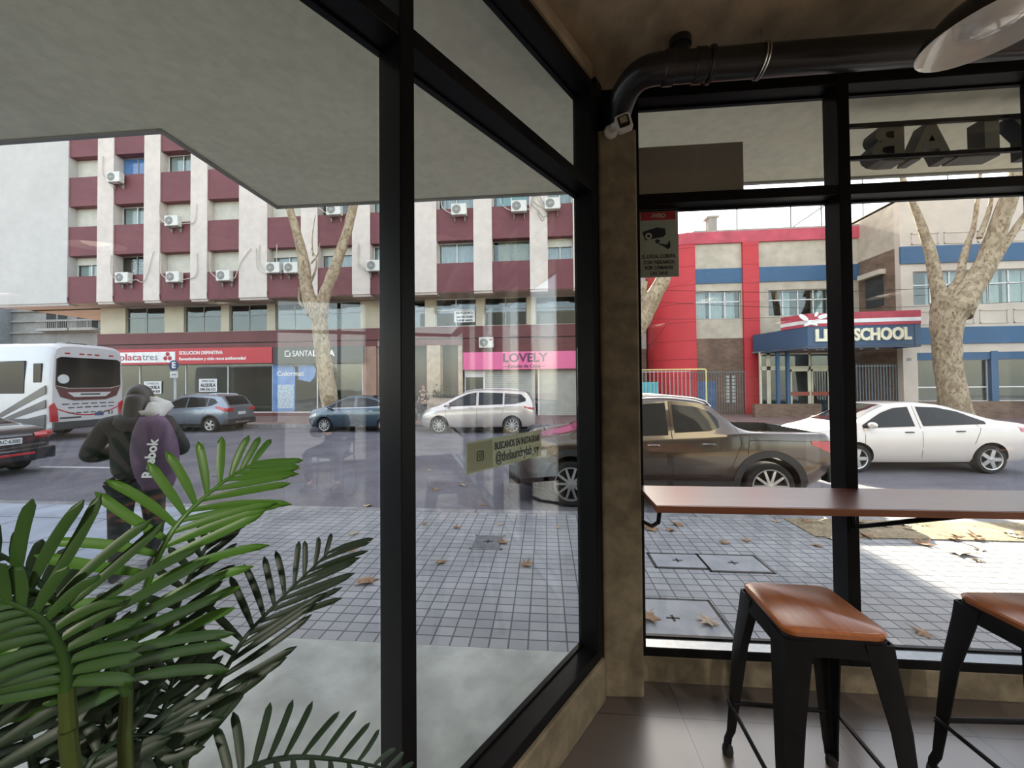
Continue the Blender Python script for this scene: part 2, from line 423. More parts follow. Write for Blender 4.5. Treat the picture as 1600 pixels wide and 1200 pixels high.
MB().box(XE + .086, XE + .092, -1.0, 2.0, .17, 2.97).build('pane', M_GLASS, rw, smooth=False)
# low concrete upstands under the glazing
def lseg(mb, t0, t1, d0, d1, z0, z1):
    return mb.hexa([L(t0, d0, z0), L(t1, d0, z0), L(t1, d1, z0), L(t0, d1, z0), L(t0, d0, z1), L(t1, d0, z1), L(t1, d1, z1), L(t0, d1, z1)])
setp(lseg(MB(), 0.0, TE, -0.015, 0.1, 0, 0.198).build('wall_left_upstand', M_CONC, bevel=0.006, smooth=False), kind='structure')
setp(lseg(MB(), 0.05, TE, -0.01, 0.1, 2.955, ZC).build('wall_left_beam', M_CEIL, smooth=False), kind='structure')
setp(MB().box(0.46, XE, YR, YR + 0.12, 0, 0.13).build('wall_front_upstand', M_CONC, bevel=0.006, smooth=False), kind='structure')
# the concrete pillar between the two shopfronts, boxed to 2.74 m, with the dark gap above it
pm = MB().prism([(0.262, 1.905), (0.278, 1.890), (0.450, 1.897), (0.456, 1.905), (0.456, 2.12), (0.262, 2.12)], 2.74)
setp(pm.build('wall_pillar', M_CONC, bevel=0.008, smooth=False), kind='structure')
setp(MB().box(0.262, 0.456, 2.0, 2.12, 2.74, ZC).build('wall_pillar_head', M_BLK, smooth=False), kind='structure')

# ---- slanted shopfront: window_1 (right of the mullion), window_2 (left of it)
TM0, TM1 = 1.071, 1.116                               # mullion
TL = 2.55
def lframe(root, t0, t1, jamb0=True, jamb1=True):
    f = MB()
    lseg(f, t0, t1, 0, 0.1, 0.198, 0.245); lseg(f, t0, t1, 0, 0.1, 2.905, 2.955)
    f.build('frame', M_BLK, root, bevel=0.002)
    lseg(MB(), t0, t1, 0.002, 0.098, 2.415, 2.465).build('transom', M_BLK, root, bevel=0.002)
    lseg(MB(), t0 + .01, t1 - .01, 0.086, 0.092, 0.24, 2.42).build('pane', M_GLASS, root, smooth=False)
    lseg(MB(), t0 + .01, t1 - .01, 0.086, 0.092, 2.46, 2.91).build('pane', M_GLASS, root, smooth=False)
    g = MB()
    for z in (0.247, 2.407, 2.467, 2.897): lseg(g, t0, t1, 0.078, 0.098, z, z + .007)
    g.build('gasket', M_BLK, root, smooth=False)
w1 = node('window_1', L(0.6, 0, 0.2)); lframe(w1, 0.045, TM0)
lseg(MB(), 0.0, 0.052, 0, 0.1, 0.198, 2.955).build('jamb', M_BLK, w1, bevel=0.002)
lseg(MB(), TM0, TM1, 0, 0.1, 0.198, 2.955).build('mullion', M_BLK, w1, bevel=0.002)
w2 = node('window_2', L(1.8, 0, 0.2)); lframe(w2, TM1, TL)
lseg(MB(), TL, TL + .05, 0, 0.1, 0.198, 2.955).build('jamb', M_BLK, w2, bevel=0.002)
setp(lseg(MB(), TL + .05, TE, 0, 0.1, 0.198, ZC).build('wall_left_end', M_WALLIN, smooth=False), kind='structure')
setp(MB().hexa([L(0.0, 0.1, 0), L(0.0, 0.0, 0), Vector((.30, 1.95, 0)), Vector((.30, 2.12, 0)), L(0.0, 0.1, 3), L(0.0, 0.0, 3), Vector((.30, 1.95, 3)), Vector((.30, 2.12, 3))]).build('trim_corner', M_BLK, smooth=False), kind='structure')

# ---- street shopfront: window_3, window_4, window_5
XP1a, XP1b = at(1292, 140, Y=YR + 0.1).x, at(1326, 140, Y=YR).x
XP2a = at(1593.5, 150, Y=YR + 0.1).x
XP1a = XP1b - 0.055
posts = [(0.456, 0.492), (XP1a, XP1b), (XP2a, XP2a + .055), (XP2a + 1.0, XP2a + 1.055), (XP2a + 2.0, XP2a + 2.055), (XE, XE + .1)]
for i in range(len(posts) - 1):
    x0, x1 = posts[i][1], posts[i + 1][0]
    r = node('window_%d' % (i + 3), ((x0 + x1) / 2, YR, 0.13))
    f = MB(); f.box(x0 - .03, x1 + .03, YR, YR + .1, 0.13, 0.172); f.box(x0 - .03, x1 + .03, YR, YR + .1, 2.965, ZC)
    f.build('frame', M_BLK, r, bevel=0.002)
    MB().box(x0, x1, YR + .004, YR + .085, 0.172, 0.1735).build('sill_cap', mat('brushed_sill', (.16, .17, .18), .22, .7, 40, .1), r, smooth=False)
    MB().box(x0, x1, YR + .002, YR + .098, 2.417, 2.467).build('transom', M_BLK, r, bevel=0.002)
    MB().box(x0 - .01, x1 + .01, YR + .086, YR + .092, 0.17, 2.42).build('pane', M_GLASS, r, smooth=False)
    MB().box(x0 - .01, x1 + .01, YR + .086, YR + .092, 2.46, 2.97).build('pane', M_GLASS, r, smooth=False)
    MB().box(*posts[i], YR - .001, YR + .101, 0.13, ZC).build('post', M_BLK, r, bevel=0.002)
    # beads around the panes
    g = MB()
    for z in (0.174, 2.407, 2.469, 2.955): g.box(x0, x1, YR + .078, YR + .098, z, z + .008)
    g.build('gasket', M_BLK, r, smooth=False)
# ================================================================ interior furniture
M_TABLE = wood('table_wood', (0.11, 0.026, 0.018), (0.18, 0.05, 0.032), 0.3, (1, 16, 16), 1.0)
M_TEDGE = wood('table_edge', (0.16, 0.05, 0.022), (0.24, 0.085, 0.036), 0.4, (1, 10, 10), 0.2)
M_SEAT = wood('seat_wood', (0.30, 0.085, 0.025), (0.44, 0.15, 0.045), 0.3, (12, 1.2, 12), 1.0)
M_STEEL = mat('black_steel', (0.007, 0.007, 0.008), 0.42, 0.1, 20, 0.2, spec=0.2)
M_RUBBER = mat('black_rubber', (0.012, 0.012, 0.012), 0.8)
M_PIPE = mat('black_pvc', (0.016, 0.016, 0.017), 0.3, 0, 5, 0.2)
M_CHROME = mat('zinc', (0.62, 0.60, 0.54), 0.3, 1.0, 20, 0.1)
M_WHITE = mat('white_plastic', (0.72, 0.72, 0.70), 0.4)
M_ENAM = mat('white_enamel', (0.85, 0.84, 0.80), 0.16, 0, 3, 0.04, coat=0.5)
M_BLKP = mat('black_enamel', (0.010, 0.010, 0.010), 0.35)
M_LENS = mat('lens', (0.01, 0.01, 0.012), 0.05)

# ---- window bar top
tb = thing('bar_table', 'long narrow reddish wooden bar top fixed along the street window', 'table', (2.2, 1.84, 0.955))
MB().box(0.462, XE - .05, 1.680, 1.998, 0.957, 0.982).build('tabletop', [M_TABLE], tb, bevel=0.002)
MB().box(0.462, XE - .05, 1.672, 1.680, 0.953, 0.981).build('edge_band', M_TEDGE, tb, bevel=0.001)
def bracket(x, dx):
    b = MB()
    b.tube([(x, 1.995, 0.80), (x, 1.995, 0.955)], 0.010, 8)
    b.tube([(x + dx * k, 1.99 - 0.27 * k, 0.80 + 0.15 * k) for k in (0, .5, 1)], 0.011, 8)
    b.box(x - .02, x + .02, 1.992, 2.0, 0.78, 0.83)
    b.build('bracket', M_STEEL, tb)
for x in (XP1b - .028, XP2a + .03, XP2a + 1.03, XP2a + 2.03): bracket(x, 0.22)
b = MB(); b.tube([(0.474, 1.992, 0.815), (0.476, 1.93, 0.82), (0.478, 1.80, 0.85), (0.48, 1.71, 0.90), (0.48, 1.69, 0.955)], 0.009, 8)
b.tube([(0.474, 1.992, 0.81), (0.474, 1.992, 0.955)], 0.009, 8)
b.build('bracket', M_STEEL, tb)

# ---- stools
def rrect(hx, hy, r, n=6):
    out = []
    for cx, cy, a0 in ((hx - r, hy - r, 0), (-hx + r, hy - r, 90), (-hx + r, -hy + r, 180), (hx - r, -hy + r, 270)):
        for k in range(n + 1):
            a = R_(a0 + 90 * k / n); out.append((cx + r * math.cos(a), cy + r * math.sin(a)))
    return out
def make_stool(label, loc, rotz):
    t = thing('bar_stool', label, 'stool', loc, rotz, 'wood seated metal stools at the window bar')
    H = 0.72
    s = MB()
    rows = []
    for z, k in ((H - .022, -0.004), (H - .006, 0.0), (H, -0.006)):
        rows.append([(x, y, z) for x, y in rrect(0.155 + k, 0.150 + k, 0.038)])
    s.grid(rows, close=True); n = len(rows[0])
    s.f.append(list(range(n))[::-1]); s.m.append(0); s.f.append(list(range(2 * n, 3 * n))); s.m.append(0)
    s.build('seat', M_SEAT, t, local=True, angle=40)
    f = MB(); rows = []
    for z, k in ((H - .075, 0.004), (H - .022, -0.006)): rows.append([(x, y, z) for x, y in rrect(0.158 + k, 0.153 + k, 0.035)])
    f.grid(rows, close=True)
    rows = [[(x * .96, y * .96, z) for x, y, z in r] for r in rows]; f.grid(rows, close=True)
    n = len(rows[0]); f.f.append(list(range(3 * n, 4 * n))); f.m.append(0)
    f.build('seat_frame', M_STEEL, t, local=True)
    for sx in (-1, 1):
        for sy in (-1, 1):
            lg = MB()
            st = [(H - .03, .158, .153, .085), (H - .09, .163, .158, .080), (0.45, .180, .182, .062), (0.22, .191, .198, .046), (0.09, .198, .206, .036), (0.06, .205, .214, .034), (0.028, .207, .217, .032)]
            ro, ri = [], []
            for z, ox, oy, wd in st:
                c = Vector((sx * ox, sy * oy, z)); th = 0.006
                ro.append([c + Vector((-sx * wd, 0, 0)), c + Vector((-sx * .012, 0, 0)), c + Vector((-sx * .003, -sy * .003, 0)), c + Vector((0, -sy * .012, 0)), c + Vector((0, -sy * wd, 0)),
                           c + Vector((-sx * th, -sy * wd, 0)), c + Vector((-sx * th, -sy * .014, 0)), c + Vector((-sx * .014, -sy * th, 0)), c + Vector((-sx * wd, -sy * th, 0))])
            lg.grid(ro, close=True)
            n = 9; lg.f.append(list(range(n))); lg.m.append(0); lg.f.append(list(range((len(st) - 1) * n, len(st) * n))); lg.m.append(0)
            leg = lg.build('leg', M_STEEL, t, local=True, angle=30)
            ft = MB(); ft.lathe([(0.001, 0), (.019, 0), (.021, .012), (.019, .03), (.012, .034), (0.001, .034)], Matrix.Translation((sx * .192, sy * .202, 0)), 12)
            q = ft.build('rubber_foot', M_RUBBER, leg, local=True)
    for a, b in (((-.19, -.195), (.19, -.195)), ((-.19, .195), (.19, .195))):
        MB().tube([(a[0], a[1], .205), (a[0] * .8, a[1], .212), (b[0] * .8, b[1], .212), (b[0], b[1], .205)], [0.006, .009, .009, .006], 8).build('foot_rail', M_STEEL, t, local=True)
    for x in (-.192, .192):
        MB().tube([(x, -.19, .225), (x, .19, .225)], 0.0075, 8).build('foot_rail', M_STEEL, t, local=True)
    return t
make_stool('square wood seat black metal stool standing by the window post, all four legs near it', (0.905, 1.435, 0), R_(-2))
make_stool('wood seat black metal stool further right, cut by the right edge of the view', (1.66, 1.425, 0), R_(3))

# ---- drain pipe under the ceiling
YP = 1.72
zp = (at(1220, 93, Y=YP).z + at(1107, 102, Y=YP).z) / 2
pr = 0.062
pp = thing('drain_pipe', 'fat black drain pipe hung under the concrete ceiling, bending down into the pillar', 'pipe', (2.0, YP, zp))
x0 = at(1028, 105, Y=YP).x
MB().tube([(x0 + .17, YP, zp), (XE - .02, YP, zp)], pr, 24).build('pipe', M_PIPE, pp)
el = [Vector((x0 + .18, YP, zp))]; 
P0 = Vector((x0 + .0, YP, zp)); P1 = Vector((x0 - .13, 1.74, zp + .01)); P2 = Vector((0.372, 1.90, 2.90)); P3 = Vector((0.368, 1.975, 2.70))
el += [P0]
for k in range(1, 13):
    t = k / 12; el.append((1 - t) ** 3 * P0 + 3 * (1 - t) ** 2 * t * P1 + 3 * (1 - t) * t * t * P2 + t ** 3 * P3)
MB().tube(el, [pr] * 8 + [pr - .002 * i for i in range(len(el) - 8)], 24).build('elbow', M_PIPE, pp)
def ring(mb, x, wd, r): mb.tube([(x, YP, zp), (x + .004, YP, zp), (x + wd - .004, YP, zp), (x + wd, YP, zp)], [r - .005, r, r, r - .005], 24)
for q_ in ((.02, .05, .006), (.15, .045, .006), (.21, .02, .010)):
    c = MB(); ring(c, x0 + q_[0], q_[1], pr + q_[2]); c.build('collar', M_PIPE, pp)
XT = at(1063, 80, Y=YP).x
c = MB(); c.tube([(XT, YP, zp), (XT, YP, zp + .09), (XT, YP, zp + .09), (XT, YP, zp + .12)], [.038, .038, .046, .046], 20); c.build('branch_socket', M_PIPE, pp)
def clamp(xc_):
    c = MB()
    for dx in (0, .012): c.tube([(xc_ + dx + .02 * math.sin(a) * .4, YP + (pr + .004) * math.cos(a), zp + (pr + .004) * math.sin(a)) for a in [2 * PI * k / 24 for k in range(25)]], 0.0032, 6, cap=False)
    cl = c.build('clamp', M_CHROME, pp)
    MB().tube([(xc_ + .01, YP, zp + pr), (xc_ + .01, YP, ZC)], 0.003, 6).build('hanger_rod', M_CHROME, cl)
clamp(at(1187, 95, Y=YP).x); clamp(3.2); clamp(5.4)

# ---- security camera on the pillar
kc = at(965, 201, Y=1.86)
sc = thing('security_camera', 'small silver and white security camera on top of the concrete pillar', 'camera', kc)
MB().lathe([(0.0, 0), (.033, 0), (.033, .012), (.020, .02), (0, .02)], MF((kc.x - .028, 1.888, kc.z), (1, 0, 0), (0, 0, 1)), 20).build('base', M_WHITE, sc)
MB().tube([(kc.x - .028, 1.88, kc.z), (kc.x - .02, 1.845, kc.z + .004), (kc.x + .0, 1.835, kc.z + .006)], .016, 10).build('arm', M_WHITE, sc)
Mh = MF((kc.x + .022, 1.83, kc.z + .004), Vector((.93, -.1, .25)), Vector((-.25, .0, .95)))
b = MB(); pr_ = rrect(.036, .040, .014, 4)
b.prism(pr_, .028, Mh @ Matrix.Translation((0, 0, -.016)))
hs = b.build('housing', M_WHITE, sc, bevel=0.003)
MB().prism(rrect(.025, .027, .008, 4), .004, Mh @ Matrix.Translation((0, 0.002, .012))).build('face_plate', M_BLKP, hs)
MB().prism([(-.016, -.010), (.017, -.010), (.017, .020), (-.016, .020)], .003, Mh @ Matrix.Translation((0, 0.002, .0155))).build('light_panel', M_CHROME, hs)
MB().lathe([(0, 0), (.007, 0), (.007, .004), (0, .005)], Mh @ Matrix.Translation((0, -.018, .0155)), 14).build('lens', M_LENS, hs)

# ---- pendant lamp
lz = 2.6; LX, LY = 1.42, 1.31
Ml = Matrix.Translation((LX, LY, lz)) @ Matrix.Rotation(0.06, 4, 'X') @ Matrix.Rotation(-0.11, 4, 'Y')
lp = lamp0 = thing('pendant_lamp', 'round dome pendant lamp with black outside and white inside hanging from the ceiling', 'lamp', (LX, LY, lz))
prof = [(.180, 0), (.176, .012), (.160, .040), (.130, .072), (.095, .092), (.060, .104), (.048, .112), (.046, .165), (.030, .180), (.006, .184)]
MB().lathe(prof, Ml, 40).build('lamp_shade', M_BLKP, lp)
inn = [(.180, 0.0), (.1785, -.0015), (.177, .000), (.173, .011), (.157, .038), (.127, .070), (.092, .090), (.058, .102), (0.001, .104)]
MB().lathe(inn, Ml, 40).build('shade_lining', M_ENAM, lp)
MB().lathe([(.0, -.002), (.04, .002), (.075, .016), (.088, .034), (.09, .05), (.088, .088)], Ml, 32).build('bulb', mat('frosted_glass', (.75, .73, .68), .12, coat=.8), lp)
top = Ml @ Vector((0, 0, .182))
MB().tube([top, top + Vector((0, 0, .06)), (top.x, top.y, ZC)], .004, 8).build('cord', M_BLKP, lp)
MB().lathe([(.05, 0), (.05, -.02), (.02, -.035), (0, -.035)], Matrix.Translation((top.x, top.y, ZC)), 20).build('ceiling_rose', M_BLKP, lp)

# unseen lit copies of the lamp, added further back to brighten the interior
for i, (x, y) in enumerate(((0.2, -1.2), (2.2, -1.2), (4.4, -1.2), (0.2, -3.4), (2.2, -3.4), (4.4, -3.4))):
    q = copy_tree(lamp0); q.location = (x, y, lz)
    q['label'] = 'added fill-light dome pendant lamp behind the viewer, ' + ['near row, left', 'near row, middle', 'near row, right', 'back row, left', 'back row, middle', 'back row, right'][i]
    q['group'] = 'added fill-light pendant lamps behind the viewer'
    for ch in q.children:
        if ch.name.startswith('bulb'):
            me_ = ch.data.copy(); ch.data = me_; me_.materials.clear(); me_.materials.append(mat('fill_lamp_bulb', (.9, .85, .75), .5, emit=((1.0, .86, .66), 1.3)))
    ld = bpy.data.lights.new('room_fill_light', 'SPOT'); ld.energy = 55; ld.color = (1.0, .92, .80); ld.shadow_soft_size = .05; ld.spot_size = R_(140); ld.spot_blend = .4
    lo = bpy.data.objects.new('room_fill_light', ld); COL.objects.link(lo); lo.location = (x, y, lz - .07)

# low white partition and a wooden table to the right of the viewer (both show as reflections in the slanted glass)
wp = MB().box(2.94, 3.08, -.46, -.12, 0, 1.12).build('low_partition', mat('white_laminate', (.80, .80, .74), .5), bevel=.004)
setp(wp, 'low white partition standing in the sun between the room and the tables', 'partition')
wt = thing('cafe_table', 'square wooden table inside, right of the viewer, reflected in the slanted glass', 'table', (1.42, -.38, 0))
MB().box(1.12, 1.72, -.68, -.08, .73, .755).build('tabletop', wood('orange_wood', (.34, .10, .03), (.48, .17, .05), .3), wt, bevel=.004)
MB().tube([(1.42, -.38, .03), (1.42, -.38, .73)], .03, 12).build('column', M_STEEL, wt)
MB().lathe([(0, 0), (.22, 0), (.22, .012), (.05, .03), (0, .03)], Matrix.Translation((1.42, -.38, 0)), 24).build('base', M_STEEL, wt)

# ---- surveillance notice on the street glass
M_NOTICE = mat('notice_card', (0.36, 0.43, 0.37), 0.6, 0, 5, 0.06)
M_NRED = mat('notice_red', (0.42, 0.035, 0.05), 0.6)
M_INK = mat('ink', (0.014, 0.018, 0.026), 0.6)
M_NLIGHT = mat('notice_light', (0.55, 0.58, 0.52), 0.6)
yn = YR + 0.079
a = at(1001, 327, Y=yn); c = at(1061, 432, Y=yn)
nw, nh = c.x - a.x, a.z - c.z
a.x -= .012; nw += .012
no = thing('surveillance_notice', 'white card with red AVISO heading and camera drawing stuck inside the glass beside the pillar', 'sign', (a.x + nw / 2, yn, c.z))
MB().box(a.x, a.x + nw, yn, yn + .003, c.z, a.z).build('card', M_NOTICE, no, smooth=False)
MB().box(a.x + nw * .06, a.x + nw * .93, yn - .0008, yn, a.z - nh * .17, a.z - nh * .05).build('heading_band', M_NRED, no, smooth=False)
nx = a.x + nw * .5
def NZ(f): return a.z - nh * f
text_into(MB(), 'AVISO', FACE(nx, yn - .0013, NZ(.108)), nh * .085, .0008, .0008, width=nw * .36).build('heading', M_NLIGHT, no, smooth=False)
t = MB()
for s_, f, wd in (('EL LOCAL CUENTA', .70, .84), ('CON VIGILANCIA', .785, .78), ('POR CÁMARAS', .865, .70), ('LAS 24HS', .945, .44)):
    text_into(t, s_, FACE(nx, yn - .0008, NZ(f)), nh * .072, .0008, .0006, width=nw * wd)
t.build('lettering', M_INK, no, smooth=False)
ic = MB()                                       # the camera drawing
U = nw / 60.0
def ip(px, py): return (a.x + nw * (px - 1001) / 60 + .0, NZ((py - 327) / 105))
def poly(mb, pts, y0, th=.0008):
    mb.prism([ip(*q) for q in pts], th, MF((0, y0, 0), (1, 0, 0), (0, 0, 1)))
poly(ic, [(1007, 363), (1010, 361), (1029, 356), (1041, 358), (1042, 367), (1038, 371), (1024, 373), (1011, 375)], yn)
poly(ic, [(1026, 375), (1030, 374), (1034, 377), (1030, 380), (1043, 383), (1048, 376), (1049, 387), (1045, 390), (1041, 387), (1026, 379)], yn)
ic.build('camera_drawing', M_INK, no, smooth=False)
ic = MB(); q = ip(1016, 369)
ic.lathe([(.0, .0), (U * 5, 0), (U * 5, .0006), (0, .0006)], MF((q[0], yn - .0008, q[1]), (1, 0, 0), (0, 0, 1)), 18)
ic.build('drawing_lens', M_NLIGHT, no, smooth=False)
ic = MB(); ic.lathe([(.0, .0), (U * 2.6, 0), (U * 2.6, .0006), (0, .0006)], MF((q[0], yn - .0014, q[1]), (1, 0, 0), (0, 0, 1)), 18)
ic.build('drawing_pupil', M_INK, no, smooth=False)

# ---- plain grey board outside the upper street pane
M_GREYB = mat('grey_board', (0.44, 0.39, 0.35), 0.7, 0, 2, 0.06)
y = YR + 0.16
a = at(1161, 221, Y=y)
gb = MB().box(0.44, a.x, y, y + .02, 2.475, a.z).build('blank_board', M_GREYB, bevel=.002)
setp(gb, 'plain grey-brown board outside behind the upper pane beside the pillar', 'board')

# ---- raised letters of the shop sign, seen from behind
M_LET = mat('letter_face', (0.36, 0.36, 0.31), 0.5, 0, 6, 0.1)
M_LETS = mat('letter_side', (0.022, 0.022, 0.02), 0.5)
ys, yd = 2.36, 0.09
zt, zb_ = at(1500, 186, Y=ys).z, at(1500, 246, Y=ys).z
sg = thing('shop_sign', 'dark raised letters on two rails hung outside above the street window, seen mirrored from behind', 'sign', (3.0, ys, zb_))
hl = zt - zb_
for ch, p0, p1 in (('B', 1362, 1413), ('A', 1422, 1490), ('L', 1496, 1562), ('Y', 1580, 1655), ('R', 1672, 1728), ('D', 1740, 1800), ('N', 1815, 1870), ('U', 1885, 1945)):
    xa, xb = at(p0, 215, Y=ys).x, at(p1, 215, Y=ys).x
    t = MB(); M_ = MF(((xa + xb) / 2, ys + yd / 2, (zt + zb_) / 2), (-1, 0, 0), (0, 0, 1))
    text_into(t, ch, M_, hl * 1.36, yd, .010, width=(xb - xa))
    zs = [v.z for v in t.v]; k = hl / (max(zs) - min(zs)); zc_ = (max(zs) + min(zs)) / 2
    for v in t.v: v.z = (v.z - zc_) * k + (zt + zb_) / 2
    # back faces paler than the returns
    t.m = [0 if all(abs(t.v[i].y - ys) < .004 for i in f) else 1 for f in t.f]
    t.build('letter', [M_LET, M_LETS], sg, smooth=False)
rl = MB()
for z in (zt - .012, zb_ + .020): rl.box(XP1b + .16, 5.0, ys - .02, ys - .001, z - .011, z + .011)
for x in (2.9, 4.6): rl.box(x, x + .012, ys - .018, ys - .006, zt - .01, 3.1)
rl.build('rail', M_STEEL, sg, smooth=False)

# ---- sticker on the slanted glass
def onL(px, py, d):
    v = cam_rot @ Vector(((px - CXP) / FPX, -(py - CYP) / FPX, -1.0))
    q = PL0 + LN * d - EYE; q.z = 0
    t = Vector((q.x, q.y, 0)).dot(LN) / v.dot(LN); return EYE + v * t
def vinyl(name, col, a):
    m, n, b = _new(name); b.inputs['Base Color'].default_value = (*col, 1); b.inputs['Alpha'].default_value = a; b.inputs['Roughness'].default_value = .6; return m
M_VIN = vinyl('sticker_vinyl', (0.50, 0.56, 0.34), 0.6)
M_VIN2 = vinyl('sticker_tile', (0.36, 0.38, 0.24), 0.7)
d_ = .0835
a = onL(729, 738, d_); b_ = onL(846, 715, d_); c = onL(729, 693, d_)
TL_ = lambda q: (PL0 - Vector((q.x, q.y, 0))).dot(LD)
t0, t1 = TL_(b_), TL_(a); z0, z1 = a.z, c.z
z0 = (a.z + b_.z) / 2; z1 = (c.z + onL(846, 670, d_).z) / 2
st = thing('window_sticker', 'yellow-green sticker with black writing on the slanted glass', 'sticker', L((t0 + t1) / 2, d_, z0))
lseg(MB(), t0, t1, d_, d_ + .0015, z0, z1).build('vinyl', M_VIN, st, smooth=False)
tw = t1 - t0
lseg(MB(), t1 - tw * .30, t1 - .004, d_ - .0006, d_, z0 + .006, z1 - .006).build('icon_tile', M_VIN2, st, smooth=False)
def onst(f, g): return MF(L(t1 - tw * f, d_ - .0012, lerp(z0, z1, g)), LD, (0, 0, 1))
ic = MB()
q = onst(.15, .5); r = .017
def loop(mb, hx, rr, th, Mx):
    o_ = rrect(hx, hx, rr, 5); i_ = rrect(hx - th, hx - th, max(.001, rr - th), 5); n = len(o_)
    mb.add([Mx @ Vector((*v, 0)) for v in o_] + [Mx @ Vector((*v, 0)) for v in i_] + [Mx @ Vector((*v, .0008)) for v in o_] + [Mx @ Vector((*v, .0008)) for v in i_],
           [(i, (i + 1) % n, n + (i + 1) % n, n + i) for i in range(n)] + [(2 * n + i, 3 * n + i, 3 * n + (i + 1) % n, 2 * n + (i + 1) % n) for i in range(n)])
loop(ic, r, .008, .0035, q); loop(ic, r * .5, r * .5, .003, q); loop(ic, r * .12, r * .12, .0018, q @ Matrix.Translation((r * .58, r * .58, 0)))
ic.build('icon', M_INK, st, smooth=False)
t = MB()
text_into(t, 'BUSCANOS EN INSTAGRAM', onst(.645, .70), .038, .0008, .0006, width=tw * .64)
text_into(t, '@thelaundrylab_uy', onst(.645, .31), .052, .0008, .0003, width=tw * .62)
t.build('lettering', M_INK, st, smooth=False)
# ================================================================ potted palm by the slanted glass
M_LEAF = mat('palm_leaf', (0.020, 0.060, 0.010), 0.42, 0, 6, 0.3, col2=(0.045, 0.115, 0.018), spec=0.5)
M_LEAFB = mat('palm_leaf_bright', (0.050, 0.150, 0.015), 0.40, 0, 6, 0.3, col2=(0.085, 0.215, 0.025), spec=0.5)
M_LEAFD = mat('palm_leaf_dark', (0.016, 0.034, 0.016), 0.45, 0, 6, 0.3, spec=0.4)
M_STEM = mat('palm_stem', (0.055, 0.080, 0.014), 0.5, 0, 30, 0.25, stretch=(1, 1, .2))
for q_ in (M_LEAF, M_LEAFB):
    bs = q_.node_tree.nodes['Principled BSDF']
PB = onL(150, 1100, 0)
plant_base = Vector((-0.36, 0.43, 0)) + Vector((LD.y, -LD.x, 0)) * 0.0
plant_base = L(1.60, -0.17, 0)
palm = thing('potted_palm', 'green artificial palm in a pot standing inside the slanted shop window', 'plant', plant_base)
def gk(px, py, k):       # point k of the way from the eye to the inside of the slanted glass
    q = onL(px, py, 0.0); return EYE + (q - EYE) * k
def smooth_path(pts, n):
    out = []
    P = [Vector(p) for p in pts]; P = [2 * P[0] - P[1]] + P + [2 * P[-1] - P[-2]]
    seg = len(P) - 3
    for i in range(n):
        u = i / (n - 1) * seg; s = min(int(u), seg - 1); t = u - s
        a, b, c, d = P[s:s + 4]
        out.append(0.5 * ((2 * b) + (c - a) * t + (2 * a - 5 * b + 4 * c - d) * t * t + (3 * b - a - 3 * c + d) * t ** 3))
    return out
def leaflet(mb, base, dirv, nrm, ln, wd, droop, seed):
    rows = []; n = 10; side = dirv.cross(nrm).normalized(); rnd = random.Random(seed)
    cu = rnd.uniform(-.12, .12)
    for i in range(n + 1):
        t = i / n
        w_ = wd * (0.45 + 1.1 * t if t < .35 else (0.835 if t < .8 else 0.835 * max(0.10, math.sqrt(max(0, 1 - ((t - .8) / .2) ** 2)))))
        c = base + dirv * (ln * t) + Vector((0, 0, -1)) * (droop * ln * t * t) + side * (cu * ln * t * t)
        rows.append([c - side * w_ * .5, c + nrm * (wd * .12), c + side * w_ * .5])
    mb.slab(rows, nrm * 0.0009)
def frond(px, ks, n, lenL, lenR, wd, m, angL=55, angR=50, droop=.15, start=.06, seed=1, tilt=.15, rw=.0045):
    """px: pixel path of the midrib, ks: depth fraction at ends; lenL/lenR: leaflet length profiles (metres) left and right of travel"""
    pts = [gk(x, y, lerp(ks[0], ks[1], i / (len(px) - 1))) for i, (x, y) in enumerate(px)]
    path = smooth_path(pts, 40)
    mb = MB(); rnd = random.Random(seed)
    mb.tube(path, [rw * (1 - .75 * i / 39) + .0008 for i in range(40)], 6)
    for s_ in (-1, 1):
        prof = lenL if s_ < 0 else lenR
        if not prof: continue
        ang = angL if s_ < 0 else angR
        for i in range(n):
            t = start + (1 - start) * (i + .5 * (s_ > 0)) / (n - .5)
            t = min(t, .995)
            k = t * 39; j = min(int(k), 38); f = k - j
            p = path[j].lerp(path[j + 1], f); tg = (path[j + 1] - path[j]).normalized()
            view = (EYE - p).normalized()
            side = tg.cross(view).normalized() * s_
            a = R_(lerp(ang, min(ang, 60) * .45, t ** 1.5) + rnd.uniform(-3, 3))
            d = (tg * math.cos(a) + side * math.sin(a) + view * (tilt * rnd.uniform(.2, 1))).normalized()
            nr = (view + side * rnd.uniform(-.25, .35)).normalized(); nr = (nr - nr.dot(d) * d).normalized()
            ln = pl(prof, t) * rnd.uniform(.94, 1.05)
            leaflet(mb, p - view * .001, d, nr, ln, wd * lerp(1.0, .7, t), droop * rnd.uniform(.6, 1.3), seed * 100 + i + s_ * 50)
    # keep every tip inside the glass
    for v in mb.v:
        dd = (Vector((v.x, v.y, 0)) - PL0).dot(LN)
        if dd > -.006: v -= LN * (dd + .006)
    return mb.build('frond', m, palm, angle=60)
